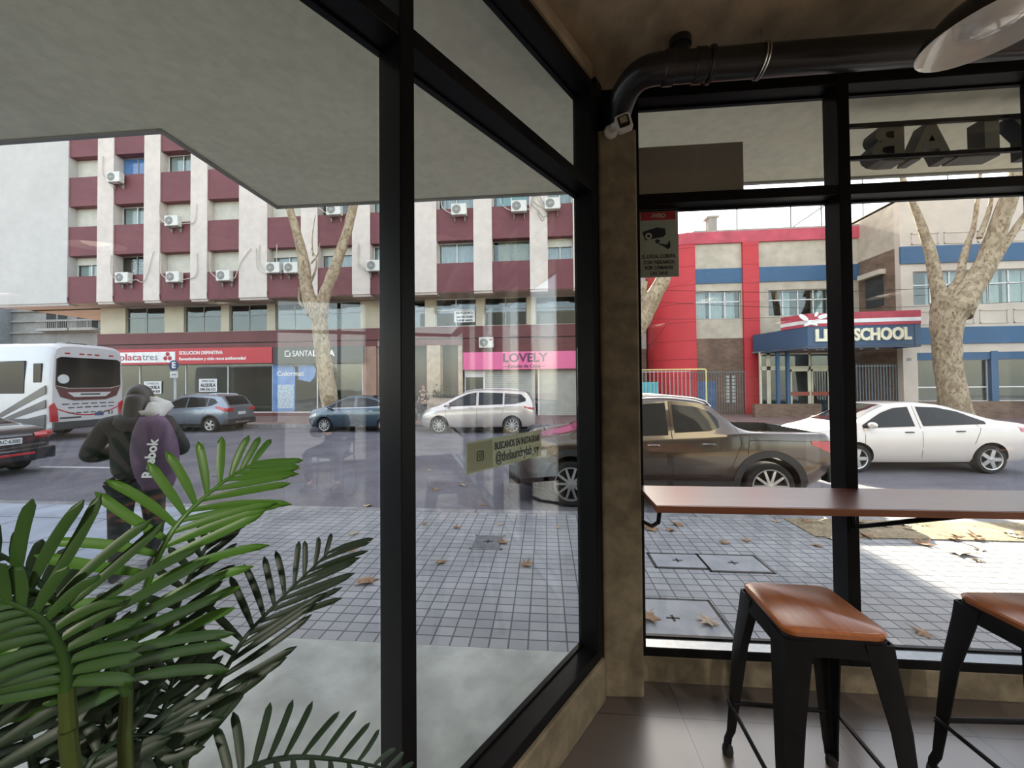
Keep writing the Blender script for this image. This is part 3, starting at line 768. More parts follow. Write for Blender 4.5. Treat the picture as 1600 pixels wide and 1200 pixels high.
# travel goes base to tip; -1 side is the left of travel as seen
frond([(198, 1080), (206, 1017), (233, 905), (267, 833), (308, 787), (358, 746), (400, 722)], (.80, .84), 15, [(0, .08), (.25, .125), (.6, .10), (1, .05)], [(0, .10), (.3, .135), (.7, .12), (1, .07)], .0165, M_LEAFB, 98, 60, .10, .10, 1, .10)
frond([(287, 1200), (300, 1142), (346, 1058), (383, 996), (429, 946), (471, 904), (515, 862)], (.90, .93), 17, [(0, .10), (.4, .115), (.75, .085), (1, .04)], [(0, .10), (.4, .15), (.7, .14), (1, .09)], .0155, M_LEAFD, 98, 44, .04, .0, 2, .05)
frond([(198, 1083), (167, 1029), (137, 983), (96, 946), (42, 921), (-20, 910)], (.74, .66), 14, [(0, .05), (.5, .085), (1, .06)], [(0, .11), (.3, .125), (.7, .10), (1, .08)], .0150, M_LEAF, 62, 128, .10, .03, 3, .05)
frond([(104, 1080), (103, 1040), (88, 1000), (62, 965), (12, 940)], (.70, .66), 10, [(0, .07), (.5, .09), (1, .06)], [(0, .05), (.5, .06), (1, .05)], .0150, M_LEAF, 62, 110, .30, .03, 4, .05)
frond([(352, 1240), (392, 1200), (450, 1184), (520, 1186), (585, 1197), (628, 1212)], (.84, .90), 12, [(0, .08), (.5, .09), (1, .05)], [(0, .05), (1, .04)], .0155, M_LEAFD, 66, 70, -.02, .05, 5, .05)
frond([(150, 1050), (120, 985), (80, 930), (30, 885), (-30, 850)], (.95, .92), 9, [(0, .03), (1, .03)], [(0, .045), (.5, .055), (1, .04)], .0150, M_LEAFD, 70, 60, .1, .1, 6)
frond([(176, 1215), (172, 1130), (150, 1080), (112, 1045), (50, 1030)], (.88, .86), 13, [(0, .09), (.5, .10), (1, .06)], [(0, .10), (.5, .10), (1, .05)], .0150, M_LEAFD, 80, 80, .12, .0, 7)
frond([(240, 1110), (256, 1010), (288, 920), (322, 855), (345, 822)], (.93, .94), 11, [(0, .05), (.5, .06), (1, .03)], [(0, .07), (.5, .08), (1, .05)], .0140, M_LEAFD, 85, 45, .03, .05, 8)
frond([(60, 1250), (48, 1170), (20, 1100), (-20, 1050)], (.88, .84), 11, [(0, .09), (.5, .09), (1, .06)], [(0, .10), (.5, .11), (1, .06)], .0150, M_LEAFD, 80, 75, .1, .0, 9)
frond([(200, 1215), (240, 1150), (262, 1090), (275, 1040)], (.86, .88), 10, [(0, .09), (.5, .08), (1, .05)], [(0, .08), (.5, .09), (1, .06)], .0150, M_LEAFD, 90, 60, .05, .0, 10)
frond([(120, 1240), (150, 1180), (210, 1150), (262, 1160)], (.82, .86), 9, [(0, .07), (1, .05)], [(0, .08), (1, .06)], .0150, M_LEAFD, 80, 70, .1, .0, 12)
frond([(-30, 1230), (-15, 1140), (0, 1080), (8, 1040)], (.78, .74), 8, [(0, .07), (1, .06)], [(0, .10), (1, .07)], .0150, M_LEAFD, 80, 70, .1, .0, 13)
def stem(px, ks, n=14):
    pts = [gk(x, y, lerp(ks[0], ks[1], i / (len(px) - 1))) for i, (x, y) in enumerate(px)]
    pts.append(Vector((lerp(pts[-1].x, plant_base.x, .5), lerp(pts[-1].y, plant_base.y, .5), .62)))
    pts.append(Vector((plant_base.x + random.uniform(-.03, .03), plant_base.y + random.uniform(-.03, .03), .33)))
    p = smooth_path(pts, n)
    MB().tube(p, [lerp(.0062, .0085, i / (n - 1)) for i in range(n)], 10).build('stem', M_STEM, palm)
stem([(198, 1078), (196, 1140), (197, 1200)], (.80, .80))
stem([(104, 1076), (108, 1140), (112, 1200)], (.70, .72))
stem([(287, 1196), (280, 1260)], (.90, .86)); stem([(176, 1210), (178, 1260)], (.88, .84)); stem([(60, 1226), (70, 1280)], (.88, .84))
stem([(352, 1238), (330, 1290)], (.84, .82))
pt = MB(); Mt = Matrix.Translation(plant_base)
pt.lathe([(.0, .0), (.105, 0), (.115, .02), (.145, .30), (.155, .33), (.155, .35), (.14, .35), (.135, .32), (.10, .05), (0, .05)], Mt, 32)
pt.build('pot', mat('grey_pot', (.12, .12, .12), .7), palm)
MB().lathe([(0, .31), (.134, .31), (.134, .29), (0, .29)], Mt, 24).build('soil', mat('soil', (.03, .02, .012), .95, bump=.8), palm)
# ================================================================ apartment building with shops, across the street
M_PILA = mat('pilaster_render', (0.60, 0.53, 0.48), 0.9, 0, 0.5, 0.08, 0.1, 20, col2=(0.70, 0.62, 0.56), fine=(2.5, 0.10))
M_WHWALL = mat('white_render', (0.53, 0.51, 0.485), 0.9, 0, 0.4, 0.05, 0.1, 20, fine=(2.0, 0.06))
M_MAROON = mat('maroon_panel', (0.155, 0.042, 0.050), 0.65, 0, 0.6, 0.12, 0.05, 20, fine=(3, 0.1))
M_MARO2 = mat('maroon_band', (0.145, 0.045, 0.045), 0.6, 0, 0.8, 0.15)
M_BEIGE = mat('beige_render', (0.56, 0.50, 0.38), 0.9, 0, 1, 0.1)
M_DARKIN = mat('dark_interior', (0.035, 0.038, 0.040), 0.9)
M_SOFFIT = mat('soffit_render', (0.45, 0.40, 0.32), 0.9)
M_WFRAME = mat('white_frame', (0.70, 0.69, 0.66), 0.5)
M_GFRAME = mat('grey_frame', (0.28, 0.28, 0.26), 0.5)
M_SHUT = mat('roller_shutter_slats', (0.58, 0.56, 0.48), 0.7, 0, 3, 0.08)
M_CURT = mat('curtain_cloth', (0.60, 0.60, 0.60), 0.9, 0, 6, 0.1)
M_CURTC = mat('cream_curtain_cloth', (0.56, 0.50, 0.36), 0.9, 0, 6, 0.15)
M_PATT = mat('patterned_cloth', (0.10, 0.05, 0.04), 0.9, 0, 14, 0.3, col2=(0.62, 0.58, 0.52), thr=(.48, .52))
M_ARCHGL = glass('window_glass', (0.80, 0.86, 0.85), 1.6)
M_SHOPGL = glass('shopfront_glass', (0.62, 0.68, 0.66), 1.6)
M_BLUEGL = mat('blue_glass', (0.06, 0.16, 0.36), 0.06, coat=.6)
M_TEALGL = mat('teal_cloth', (0.22, 0.46, 0.46), 0.4)
YF = 20.5                                   # pilaster face
def X_(px, py, Y=YF): return at(px, py, Y=Y).x
ab = thing('apartment_building', 'apartment building with maroon panels between white pilasters and shops on its ground floor', 'building', (at(500, 400, Y=YF).x, YF, ZS))
pil = [(-6, 105), (151, 176), (224, 249), (297, 323), (373, 417), (470, 496), (550, 578), (625, 682), (740, 769), (828, 856)]
yref = 420
PX = [(X_(a, yref), X_(b, yref)) for a, b in pil]
XR = 2.5; PX.append((PX[-1][1] + 1.35, XR))
z_bot = at(200, 471, Y=YF).z; z_r = at(200, 396, Y=YF).z; per = (at(200, 239, Y=YF).z - z_r) / 2; sph = at(200, 350, Y=YF).z - z_r
NF = 7
ztop = z_bot + NF * per + 1.2
for i, (a, b) in enumerate(PX):
    m = MB(); m.box(a, b, YF, YF + .55, z_bot + .02, ztop)
    m.hexa([Vector(v) for v in ((a, YF + .10, z_bot - .10), (b, YF + .10, z_bot - .10), (b, YF + .55, z_bot - .10), (a, YF + .55, z_bot - .10), (a, YF, z_bot + .35), (b, YF, z_bot + .35), (b, YF + .55, z_bot + .35), (a, YF + .55, z_bot + .35))])
    m.build('end_wall' if i == 0 else 'pilaster', M_WHWALL if i == 0 else M_PILA, ab, smooth=False)
bays = [(PX[i][1], PX[i + 1][0]) for i in range(len(PX) - 1)]
for a, b in bays:
    for k in range(NF + 1):
        z0 = z_bot if k == 0 else z_r + per * (k - 1)
        z1 = z_r - 1.2 if k == 0 else z0 + sph
        if k == 0: z1 = z_r - (per - sph)
        MB().box(a, b, YF + .06, YF + .50, z0, z1).build('maroon_panel', M_MAROON, ab, smooth=False)
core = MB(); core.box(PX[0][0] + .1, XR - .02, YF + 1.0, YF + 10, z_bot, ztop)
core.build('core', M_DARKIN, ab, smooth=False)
MB().box(PX[0][0], XR, YF - .02, YF + 10.1, ztop, ztop + .3).build('roof_slab', M_PILA, ab, smooth=False)
MB().box(XR - .02, XR + .3, YF + .1, YF + 10, ZS, ztop).build('side_wall', M_PILA, ab, smooth=False)
MB().box(PX[0][0] - .02, PX[0][0] + .1, YF + .1, YF + 10, z_bot, ztop).build('side_wall', M_WHWALL, ab, smooth=False)

def curtain(mb, x0, x1, y, z0, z1, fold=.11, amp=.025):
    n = max(6, int((x1 - x0) / fold * 4)); rows = []
    for z in (z0, z1):
        rows.append([Vector((lerp(x0, x1, i / n), y + amp * math.sin(i * PI / 2 + .4 * math.sin(i)), z)) for i in range(n + 1)])
    mb.slab(rows, Vector((0, -.006, 0)))
def apt_window(a, b, z0, z1, kind):
    y = YF + .52
    f = MB(); t = .045
    f.box(a, b, y, y + .05, z0, z0 + t); f.box(a, b, y, y + .05, z1 - t, z1); f.box(a, a + t, y, y + .05, z0, z1); f.box(b - t, b, y, y + .05, z0, z1)
    c = (a + b) / 2; f.box(c - .025, c + .025, y - .01, y + .04, z0, z1)
    w_ = f.build('window', M_WFRAME if kind in 'cwth' else M_GFRAME, ab, smooth=False)
    # room side faces and lintel behind
    if kind in 'sh':
        zz = z0 if kind == 's' else z1 - (z1 - z0) * .36
        s = MB(); n = max(3, int((z1 - zz) / .055))
        for i in range(n): s.box(a + .01, b - .01, y - .05, y - .035, zz + (z1 - zz) * i / n + .004, zz + (z1 - zz) * (i + 1) / n)
        s.build('shutter', M_SHUT, w_, smooth=False)
    if kind in 'chwkpt':
        s = MB()
        if kind == 'p': s.box(a + .45, b, y + .12, y + .13, z0, z1 - .3)
        elif kind == 't': s.box(a + .2, b - .1, y + .12, y + .13, z0, z1)
        else:
            g = .25 if kind in 'wk' else .05
            curtain(s, a + g, c - .05, y + .14, z0, z1); curtain(s, c + .02, b - .04, y + .14, z0, z1)
        s.build('curtain', {'p': M_PATT, 't': M_TEALGL, 'k': M_CURTC}.get(kind, M_CURT), w_)
    MB().box(a + .02, b - .02, y + .022, y + .03, z0 + .03, z1 - .03).build('pane', M_BLUEGL if kind == 'b' else M_ARCHGL, w_, smooth=False)
kinds = ['sshs', 'pcbs', 'ssws', 'sscs', 'hscs', 'hccs', 'ccss', 'cchc', 'ktcs', 'ckss', 'hcss']
kinds = [['h', 's', 's', 's'], ['p', 'c', 'b', 's'], ['s', 's', 'c', 's'], ['s', 's', 'c', 's'], ['h', 's', 's', 's'], ['h', 'g', 'c', 's'], ['c', 'c', 's', 's'], ['c', 'w', 's', 'c'], ['k', 't', 'c', 's'], ['h', 'c', 's', 's'], ['s', 's', 's', 's']]
for i, (a, b) in enumerate(bays):
    for k in range(4):
        z0 = z_r - (per - sph) + per * k; z1 = z0 + (per - sph)
        apt_window(a, b, z0, z1, kinds[i][k] if i < len(kinds) else 's')

# ---- lower floors, set back
YG = 22.0
XC = X_(157, 500, YG)                                 # ground floor corner
zg1 = at(300, 519, Y=YG).z; zg2 = at(300, 478, Y=YG).z
zs1 = at(300, 545, Y=YG).z
MB().box(PX[0][0], XR + .3, YF + .12, YG + .3, z_bot - .02, z_bot + .1).build('soffit', M_SOFFIT, ab, smooth=False)
MB().box(PX[0][0], XC, YG, YF + 10, z_bot - .02, z_bot + .1).build('soffit', M_SOFFIT, ab, smooth=False)
wins = [(196, 257), (287, 345), (358, 417), (430, 487), (500, 563), (600, 664), (680, 744), (757, 823), (837, 900)]
WX = [(X_(a, 500, YG), X_(b, 500, YG)) for a, b in wins]
wl = MB(); prev = XC
for a, b in WX: wl.box(prev, a, YG, YG + .3, zg1, z_bot); prev = b
wl.box(prev, XR + .3, YG, YG + .3, zg1, z_bot); wl.box(XC, XR + .3, YG, YG + .3, zg2, z_bot); 
wl.build('mezzanine_wall', M_BEIGE, ab, smooth=False)
for a, b in WX:
    f = MB(); y = YG + .12; c = (a + b) / 2; t = .05; zm = lerp(zg1, zg2, .58)
    for x in (a, c - t / 2, b - t): f.box(x, x + t, y, y + .06, zg1, zg2)
    for z in (zg1, zm, zg2 - t): f.box(a, b, y, y + .06, z, z + t)
    w_ = f.build('window', M_WFRAME if a > -6.5 and b < -3 else M_GFRAME, ab, smooth=False)
    MB().box(a + .02, b - .02, y + .02, y + .028, zg1 + .02, zg2 - .02).build('pane', M_ARCHGL, w_, smooth=False)
    MB().box(a, b, YG - .04, YG + .1, zg1 - .07, zg1).build('sill', M_BEIGE, w_, smooth=False)
MB().box(XC + .02, XR + .28, YG + 2.5, YG + 2.6, ZS, z_bot).build('back_partition', M_DARKIN, ab, smooth=False)
MB().box(XC, XC + .25, YG + .3, YF + 10, ZS, z_bot).build('side_wall', M_BEIGE, ab, smooth=False)
MB().box(XC, XR + .3, YG + .3, YF + 10, zg1 - .3, zg1 - .1).build('floor_slab', M_DARKIN, ab, smooth=False)
zb1 = at(300, 522, Y=YG - .12).z
MB().box(XC - .05, XR + .3, YG - .12, YG + .3, zs1 - .05, zg1 - .02).build('maroon_band', M_MARO2, ab, smooth=False)
MB().box(X_(723, 560, YG), XR + .3, YG - .11, YG + .3, zs1 - .50, zs1 - .05).build('maroon_band', M_MARO2, ab, smooth=False)
g = MB(); g.box(XC - .05, XR + .3, YG - .135, YG - .10, at(500, 534, Y=YG).z, at(500, 534, Y=YG).z + .05); g.build('band_joint', M_SEAM, ab, smooth=False)
# shopfront of the two left shops
zsb = at(300, 569, Y=YG).z; zpl = at(450, 645, Y=YG).z
sf = MB()
mull = [160, 217, 289, 355, 425, 495, 566]
MXs = [X_(p, 600, YG) for p in mull]
for x in MXs: sf.box(x - .03, x + .03, YG + .05, YG + .12, zpl, zsb)
sf.box(MXs[0], MXs[-1], YG + .05, YG + .12, zpl, zpl + .07); sf.box(MXs[0], MXs[-1], YG + .05, YG + .12, zsb - .06, zsb)
sfo = sf.build('shopfront_frame', M_WFRAME, ab, smooth=False)
for x0_, x1_ in zip(MXs, MXs[1:]): MB().box(x0_ + .03, x1_ - .03, YG + .08, YG + .088, zpl + .07, zsb - .06).build('pane', M_SHOPGL, sfo, smooth=False)
MB().box(XC, MXs[-1] + .05, YG - .04, YG + .3, ZS, zpl).build('plinth', M_MARO2, ab, smooth=False)
M_SHOPIN = mat('shop_interior', (0.30, 0.32, 0.29), 0.9)
MB().box(XC + .3, MXs[-1], YG + 2.2, YG + 2.3, ZS, zsb + .4).build('shop_back_wall', M_SHOPIN, ab, smooth=False)
MB().box(XC + .3, XR, YG + .3, YG + 2.4, ZS - .0, ZS + .05).build('shop_floor', M_SHOPIN, ab, smooth=False)
MB().box(MXs[3] - .1, MXs[3] + .1, YG + .4, YG + 2.2, ZS, zsb + .3).build('shop_partition', M_SHOPIN, ab, smooth=False)
# granite piers and entrance recess
M_GRAN = mat('pink_granite', (0.40, 0.24, 0.18), 0.5, 0, 2, 0.15, fine=(40, .2))
M_STONE = mat('tan_stone', (0.46, 0.37, 0.28), 0.7, 0, 3, 0.2)
def pier(p0, p1, m, Y=YG - .1): MB().box(X_(p0, 600, Y), X_(p1, 600, Y), Y, Y + .6, ZS, zs1).build('pier', m, ab, smooth=False)
pier(568, 588, M_GRAN); pier(606, 622, M_GRAN); pier(667, 688, M_STONE); pier(716, 723, M_STONE, YG)
MB().box(X_(588, 600, YG), X_(716, 600, YG), YG + 1.2, YG + 1.3, ZS, zs1).build('entrance_wall', mat('entrance_dark', (.03, .035, .045), .3), ab, smooth=False)
pl_b = MB(); pl_b.box(X_(676, 630, YG - .3), X_(716, 630, YG - .3), YG - .3, YG - .1, ZS, at(690, 622, Y=YG).z); pl_b.build('planter', M_STONE, ab, smooth=False)
fo = MB()
for i in range(260):
    x = random.uniform(X_(678, 615, YG), X_(714, 615, YG)); z = at(690, 621, Y=YG).z + abs(random.gauss(0, .28)); y = YG - .2 + random.uniform(-.12, .12)
    d = Vector((random.uniform(-1, 1), random.uniform(-1, 1), random.uniform(0, 1))).normalized() * .09; s_ = d.orthogonal().normalized() * .025
    c = Vector((x, y, z)); fo.add([c - s_, c + d * .5 - s_ * 1.5, c + d, c + d * .5 + s_ * 1.5, c + s_ + Vector((0, .004, 0))], [(0, 1, 2, 3, 4)])
setp(fo.build('planter_foliage', mat('shrub_leaf', (.03, .055, .018), .6, 0, 3, .4), ab, fix=False), kind='stuff')
# roller shutters right
xa, xb = X_(758, 600, YG), X_(836, 600, YG); xc, xd = X_(843, 600, YG), X_(898, 600, YG)
ztS, zbS = at(800, 577, Y=YG).z, ZS
M_ROLL = mat('grey_roller', (0.40, 0.40, 0.36), 0.5, 0.2, 2, 0.1)
for x0_, x1_ in ((xa, xb), (xc, xd + .8)):
    s = MB(); n = int((ztS - zbS) / .1)
    for i in range(n):
        z = zbS + (ztS - zbS) * i / n; s.hexa([Vector(v) for v in ((x0_, YG + .02, z), (x1_, YG + .02, z), (x1_, YG + .06, z), (x0_, YG + .06, z), (x0_, YG + .045, z + .095), (x1_, YG + .045, z + .095), (x1_, YG + .07, z + .095), (x0_, YG + .07, z + .095))])
    s.build('roller_shutter', M_ROLL, ab, smooth=False)
    MB().box(x0_ - .1, x0_, YG - .03, YG + .1, ZS, ztS).build('shutter_guide', M_WFRAME, ab, smooth=False)
f = MB(); x0_, x1_ = X_(726, 600, YG), X_(757, 600, YG); zz = at(740, 588, Y=YG).z
f.box(x0_, x0_ + .05, YG, YG + .05, ZS, zz); f.box(x1_ - .05, x1_, YG, YG + .05, ZS, zz); f.box(x0_, x1_, YG, YG + .05, zz - .05, zz); f.box(x0_, x1_, YG, YG + .3, zz, ztS)
do = f.build('shop_door', M_WFRAME, ab, smooth=False)
MB().box(x0_ + .05, x1_ - .05, YG + .02, YG + .03, ZS + .1, zz - .05).build('pane', M_SHOPGL, do, smooth=False)

# ---- shop signs
M_SRED = mat('sign_red', (0.52, 0.045, 0.055), 0.5, 0, 1, .05)
M_SWHT = mat('sign_white', (0.80, 0.80, 0.78), 0.5)
M_SBLK = mat('sign_black', (0.040, 0.042, 0.046), 0.5)
M_PINK = mat('sign_pink', (0.80, 0.17, 0.36), 0.5, 0, 1, .04)
M_TGREY = mat('text_grey', (0.20, 0.20, 0.21), 0.5)
M_TRED = mat('text_red', (0.40, 0.03, 0.05), 0.5)
YS = YG - .30
def SX(p, y=YS): return X_(p, 555, y)
zt_, zb2 = at(310, 544, Y=YS).z, at(310, 568.5, Y=YS).z
rs = thing('shop_fascia_sign', 'red and white fascia sign reading placa tres over the empty shop', 'sign', ((SX(150) + SX(425)) / 2, YS, zb2))
MB().box(SX(150), SX(425), YS, YS + .16, zb2, zt_).build('board', M_SRED, rs, smooth=False)
MB().box(SX(168), SX(274), YS - .02, YS, lerp(zb2, zt_, .12), lerp(zb2, zt_, .80)).build('white_panel', M_SWHT, rs, smooth=False)
zc = lerp(zb2, zt_, .47); hh = zt_ - zb2
t = MB(); text_into(t, 'placa', FACE((SX(188) + SX(222)) / 2, YS - .022, zc), hh * .62, .01, .008, width=SX(222) - SX(188)); t.build('lettering', M_TRED, rs, smooth=False)
t = MB(); text_into(t, 'tres', FACE((SX(223) + SX(247)) / 2, YS - .022, zc), hh * .62, .01, .004, width=SX(247) - SX(223)); t.build('lettering', M_TGREY, rs, smooth=False)
t = MB()
for k in range(3):
    a = R_(90 + 120 * k); cx_, cz_ = SX(262.5) + .17 * math.cos(a), zc + .17 * math.sin(a)
    t.prism([(.13 * math.cos(q), .13 * math.sin(q)) for q in [R_(20 * j) for j in range(18)]], .012, FACE(cx_, YS - .022, cz_))
t.build('emblem', M_TRED, rs, smooth=False)
t = MB()
text_into(t, 'SOLUCION DEFINITIVA', FACE((SX(280) + SX(348)) / 2, YS - .003, lerp(zb2, zt_, .70)), hh * .30, .01, .008, width=SX(348) - SX(280))
text_into(t, 'Revestimientos y cielo rasos antihumedad', FACE((SX(280) + SX(384)) / 2, YS - .003, lerp(zb2, zt_, .32)), hh * .26, .01, .008, width=SX(384) - SX(280))
t.build('lettering', M_SWHT, rs, smooth=False)
zt3, zb3 = at(500, 541, Y=YS).z, at(500, 568, Y=YS).z
bs_ = thing('shop_fascia_sign', 'black fascia sign reading SANTALUCIA with a white square emblem, behind the plane tree', 'sign', ((SX(426) + SX(567)) / 2, YS, zb3))
MB().box(SX(426.5), SX(567), YS, YS + .16, zb3, zt3).build('board', M_SBLK, bs_, smooth=False)
t = MB(); hh = zt3 - zb3; zc = lerp(zb3, zt3, .58)
text_into(t, 'SANTA', FACE((SX(457) + SX(488)) / 2, YS - .003, zc), hh * .48, .01, .002, width=SX(488) - SX(457))
text_into(t, 'LUCIA', FACE((SX(489) + SX(523)) / 2, YS - .003, zc), hh * .48, .01, .016, width=SX(523) - SX(489))
e0, e1 = SX(445), SX(454); zz0, zz1 = lerp(zb3, zt3, .42), lerp(zb3, zt3, .78); th = .06
t.box(e0, e0 + th, YS - .012, YS, zz0, zz1); t.box(e0, e1, YS - .012, YS, zz0, zz0 + th); t.box(e0, e1 - .1, YS - .012, YS, zz1 - th, zz1); t.box(e1 - th, e1, YS - .012, YS, zz0, zz1 - .12)
t.build('lettering', M_SWHT, bs_, smooth=False)
zt4, zb4 = at(800, 549.5, Y=YS).z, at(800, 577, Y=YS).z
ps = thing('shop_fascia_sign', 'pink fascia sign reading LOVELY over the grey roller shutters', 'sign', ((SX(723) + SX(900)) / 2, YS, zb4))
MB().box(SX(723.5), SX(906), YS, YS + .2, zb4, zt4).build('board', M_PINK, ps, smooth=False)
t = MB(); hh = zt4 - zb4
text_into(t, 'LOVELY', FACE((SX(786) + SX(856)) / 2, YS - .003, lerp(zb4, zt4, .63)), hh * .68, .01, .02, width=SX(856) - SX(786))
text_into(t, '—Estudio de Cejas—', FACE((SX(786) + SX(852)) / 2, YS - .003, lerp(zb4, zt4, .17)), hh * .26, .01, .008, width=SX(852) - SX(786))
t.build('lettering', mat('sign_ink', (.12, .04, .09), .5), ps, smooth=False)
# posters in the windows
M_PBLU = mat('poster_blue', (0.16, 0.30, 0.58), 0.5, 0, 2, .2)
yp = YG + .03
po = thing('window_poster', 'blue paint poster reading Colormat inside the shop window under the black sign', 'poster', (X_(460, 620, yp), yp, zpl))
g0 = lambda px, py: (at(px, py, Y=yp).x, at(px, py, Y=yp).z)
MB().prism([g0(*q) for q in ((426, 643), (458, 643), (461, 640), (461, 575), (456, 571), (448, 569), (426, 569))][::-1], -.01, FACE(0, yp, 0)).build('sheet', M_PBLU, po, smooth=False)
MB().prism([g0(*q) for q in ((466, 571), (490, 569), (494, 578), (491, 590), (484, 597), (476, 595), (466, 593))][::-1], -.01, FACE(0, yp, 0)).build('sheet', M_PBLU, po, smooth=False)
a_, b2 = g0(434, 601), g0(459, 638)
MB().box(a_[0], b2[0], yp - .012, yp, b2[1], a_[1]).build('paint_tin_picture', mat('poster_tin', (.45, .55, .62), .5, 0, 8, .3), po, smooth=False)
t = MB(); q = g0(454, 584); text_into(t, 'Colormat', FACE(q[0], yp - .014, q[1]), .42, .004, .006, width=X_(475, 584, yp) - X_(433, 584, yp)); t.build('lettering', M_SWHT, po, smooth=False)
def rent(px0, px1, py0, py1, l1, lab, nm):
    y = YG + .02; a = at(px0, py0, Y=y); b = at(px1, py1, Y=y)
    r = thing('rental_notice', lab, 'sign', ((a.x + b.x) / 2, y, b.z)); hz = a.z - b.z
    MB().box(a.x, b.x, y, y + .01, b.z, a.z).build('card', M_SWHT, r, smooth=False)
    t = MB(); 
    text_into(t, l1, FACE((a.x + b.x) / 2, y - .003, b.z + hz * .82), hz * .22, .004, .002, width=(b.x - a.x) * .7)
    text_into(t, 'ALQUILA', FACE((a.x + b.x) / 2, y - .003, b.z + hz * .5), hz * .34, .004, .012, width=(b.x - a.x) * .85)
    text_into(t, nm, FACE((a.x + b.x) / 2, y - .003, b.z + hz * .17), hz * .26, .004, .008, width=(b.x - a.x) * .85)
    t.build('lettering', M_INK, r, smooth=False)
rent(225, 252, 596, 615, 'CONSULTAS', 'white ALQUILA card in the left shop window above the walking person', '099 608 828')
rent(311, 339, 592, 612, 'SOMAR CASAS', 'white ALQUILA card above the roof of the silver-blue hatchback', '098 536 312')
y = YG + .06; a = at(709.5, 486, Y=y); b = at(742, 503, Y=y)
r = thing('window_notice', 'small white notice with a phone number in the mezzanine window above the wall unit', 'sign', ((a.x + b.x) / 2, y, b.z))
MB().box(a.x, b.x, y, y + .015, b.z, a.z).build('card', M_SWHT, r, smooth=False)
t = MB(); hz = a.z - b.z
for f_, s_ in ((.8, 'ESTUDIO'), (.45, '2604 094 764405'), (.15, '2408 4405')): text_into(t, s_, FACE((a.x + b.x) / 2, y - .003, b.z + hz * f_), hz * .24, .003, .006, width=(b.x - a.x) * .8)
t.build('lettering', M_INK, r, smooth=False)

# ---- air conditioners
M_AC = mat('ac_casing', (0.64, 0.63, 0.58), 0.5, 0, 3, .06)
M_GRILL = mat('ac_grille', (0.16, 0.16, 0.15), 0.6)
def make_ac():
    t = thing('air_conditioner', 'x', 'air conditioner', (0, 0, 0), 0, 'outdoor air conditioning units on the apartment facade')
    MB().box(-.41, .41, -.34, -.04, 0, .60).build('casing', M_AC, t, local=True, bevel=.02)
    g = MB(); g.lathe([(0, 0), (.23, 0), (.235, .012), (.22, .02), (.20, .014), (0, .014)], FACE(-.12, -.34, .30), 28)
    fg = g.build('fan_grille', M_GRILL, t, local=True)
    g = MB()
    for r in (.05, .09, .13, .17, .21): g.tube([(-.12 + r * math.cos(2 * PI * k / 20), -.358, .30 + r * math.sin(2 * PI * k / 20)) for k in range(21)], .004, 4, cap=False)
    for k in range(6): g.tube([(-.12, -.36, .30), (-.12 + .22 * math.cos(PI * k / 3), -.36, .30 + .22 * math.sin(PI * k / 3))], .004, 4)
    g.build('grille_wires', M_AC, fg, local=True)
    g = MB(); g.lathe([(0, 0), (.035, 0), (.03, .01), (0, .012)], FACE(-.12, -.36, .30), 14); g.build('fan_hub', M_AC, fg, local=True)
    g = MB()
    for x in (-.28, .28): g.box(x - .02, x + .02, -.36, .0, -.04, 0); g.box(x - .02, x + .02, -.03, .055, -.28, 0); g.tube([(x, -.32, -.03), (x, -.02, -.26)], .012, 5)
    g.build('bracket', M_GFRAME, t, local=True)
    MB().box(.405, .435, -.30, -.20, .10, .22).build('valve_cover', M_AC, t, local=True, bevel=.005)
    return t
ac0 = make_ac(); used = False
M_HOSE = mat('hose', (.52, .49, .42), .7)
acs = [(183, 287, 'top left, on the panel under the blue window', 'l', [(166, 279), (160, 270), (161, 244)]),
       (273, 355, 'in the third bay from the left, upper of the two there', 'r', [(290, 349), (304, 346), (307, 318)]),
       (196, 443, 'lowest in the second bay, under the patterned curtain', 'r', [(213, 437), (226, 438), (240, 392)]),
       (275, 442, 'lowest in the third bay, under a closed shutter', 'r', [(290, 436), (306, 430), (308, 396)]),
       (353, 440, 'in the fourth bay, under a closed shutter', 'r', [(368, 432), (376, 410), (392, 388)]),
       (430, 428, 'left one of the pair beside the plane tree', 'l', [(415, 428), (402, 418), (400, 388)]),
       (458, 428, 'right one of the pair, touching the plane tree trunk', '', None),
       (524, 338, 'just below the canopy between the two tree limbs', '', None),
       (586, 425, 'half cut by the black mullion', 'l', [(572, 422), (560, 414), (561, 382)]),
       (718, 338, 'below the bright window right of the mullion', 'r', None),
       (811, 333, 'below the teal window, left of the dangling cables', 'r', [(828, 325), (834, 310), (838, 300)]),
       (863, 329, 'furthest right, below the barred window', 'l', [(849, 322), (842, 312), (838, 300)])]
for px, py, lab, sd_, hose in acs:
    t = ac0 if not used else copy_tree(ac0)
    used = True
    p = at(px, py, Y=YF - .1)
    t.location = (p.x, YF, p.z)
    t['label'] = 'white air conditioner ' + lab
    if hose:
        k = MB(); pts = [at(a, b, Y=YF - .06) for a, b in hose]
        sx = .42 if sd_ == 'r' else -.42
        pts = [Vector((t.location.x + sx, YF - .12, p.z + .15))] + pts
        pp_ = smooth_path(pts, 16)
        k.tube([v - Vector(t.location) for v in pp_], .022, 6); k.build('hose', M_HOSE, t, local=True)
t = copy_tree(ac0)
p = at(760, 545, Y=YG - .3); t.location = (p.x, YG - .12, p.z + .05)
for ch in list(t.children):
    if ch.name.startswith('hose'): bpy.data.objects.remove(ch)
t['label'] = 'white outdoor air conditioner on the maroon band just above the pink sign'
k = MB(); k.box(.18, .34, -.345, -.34, .40, .50); k.build('red_badge', M_TRED, t, local=True, smooth=False)
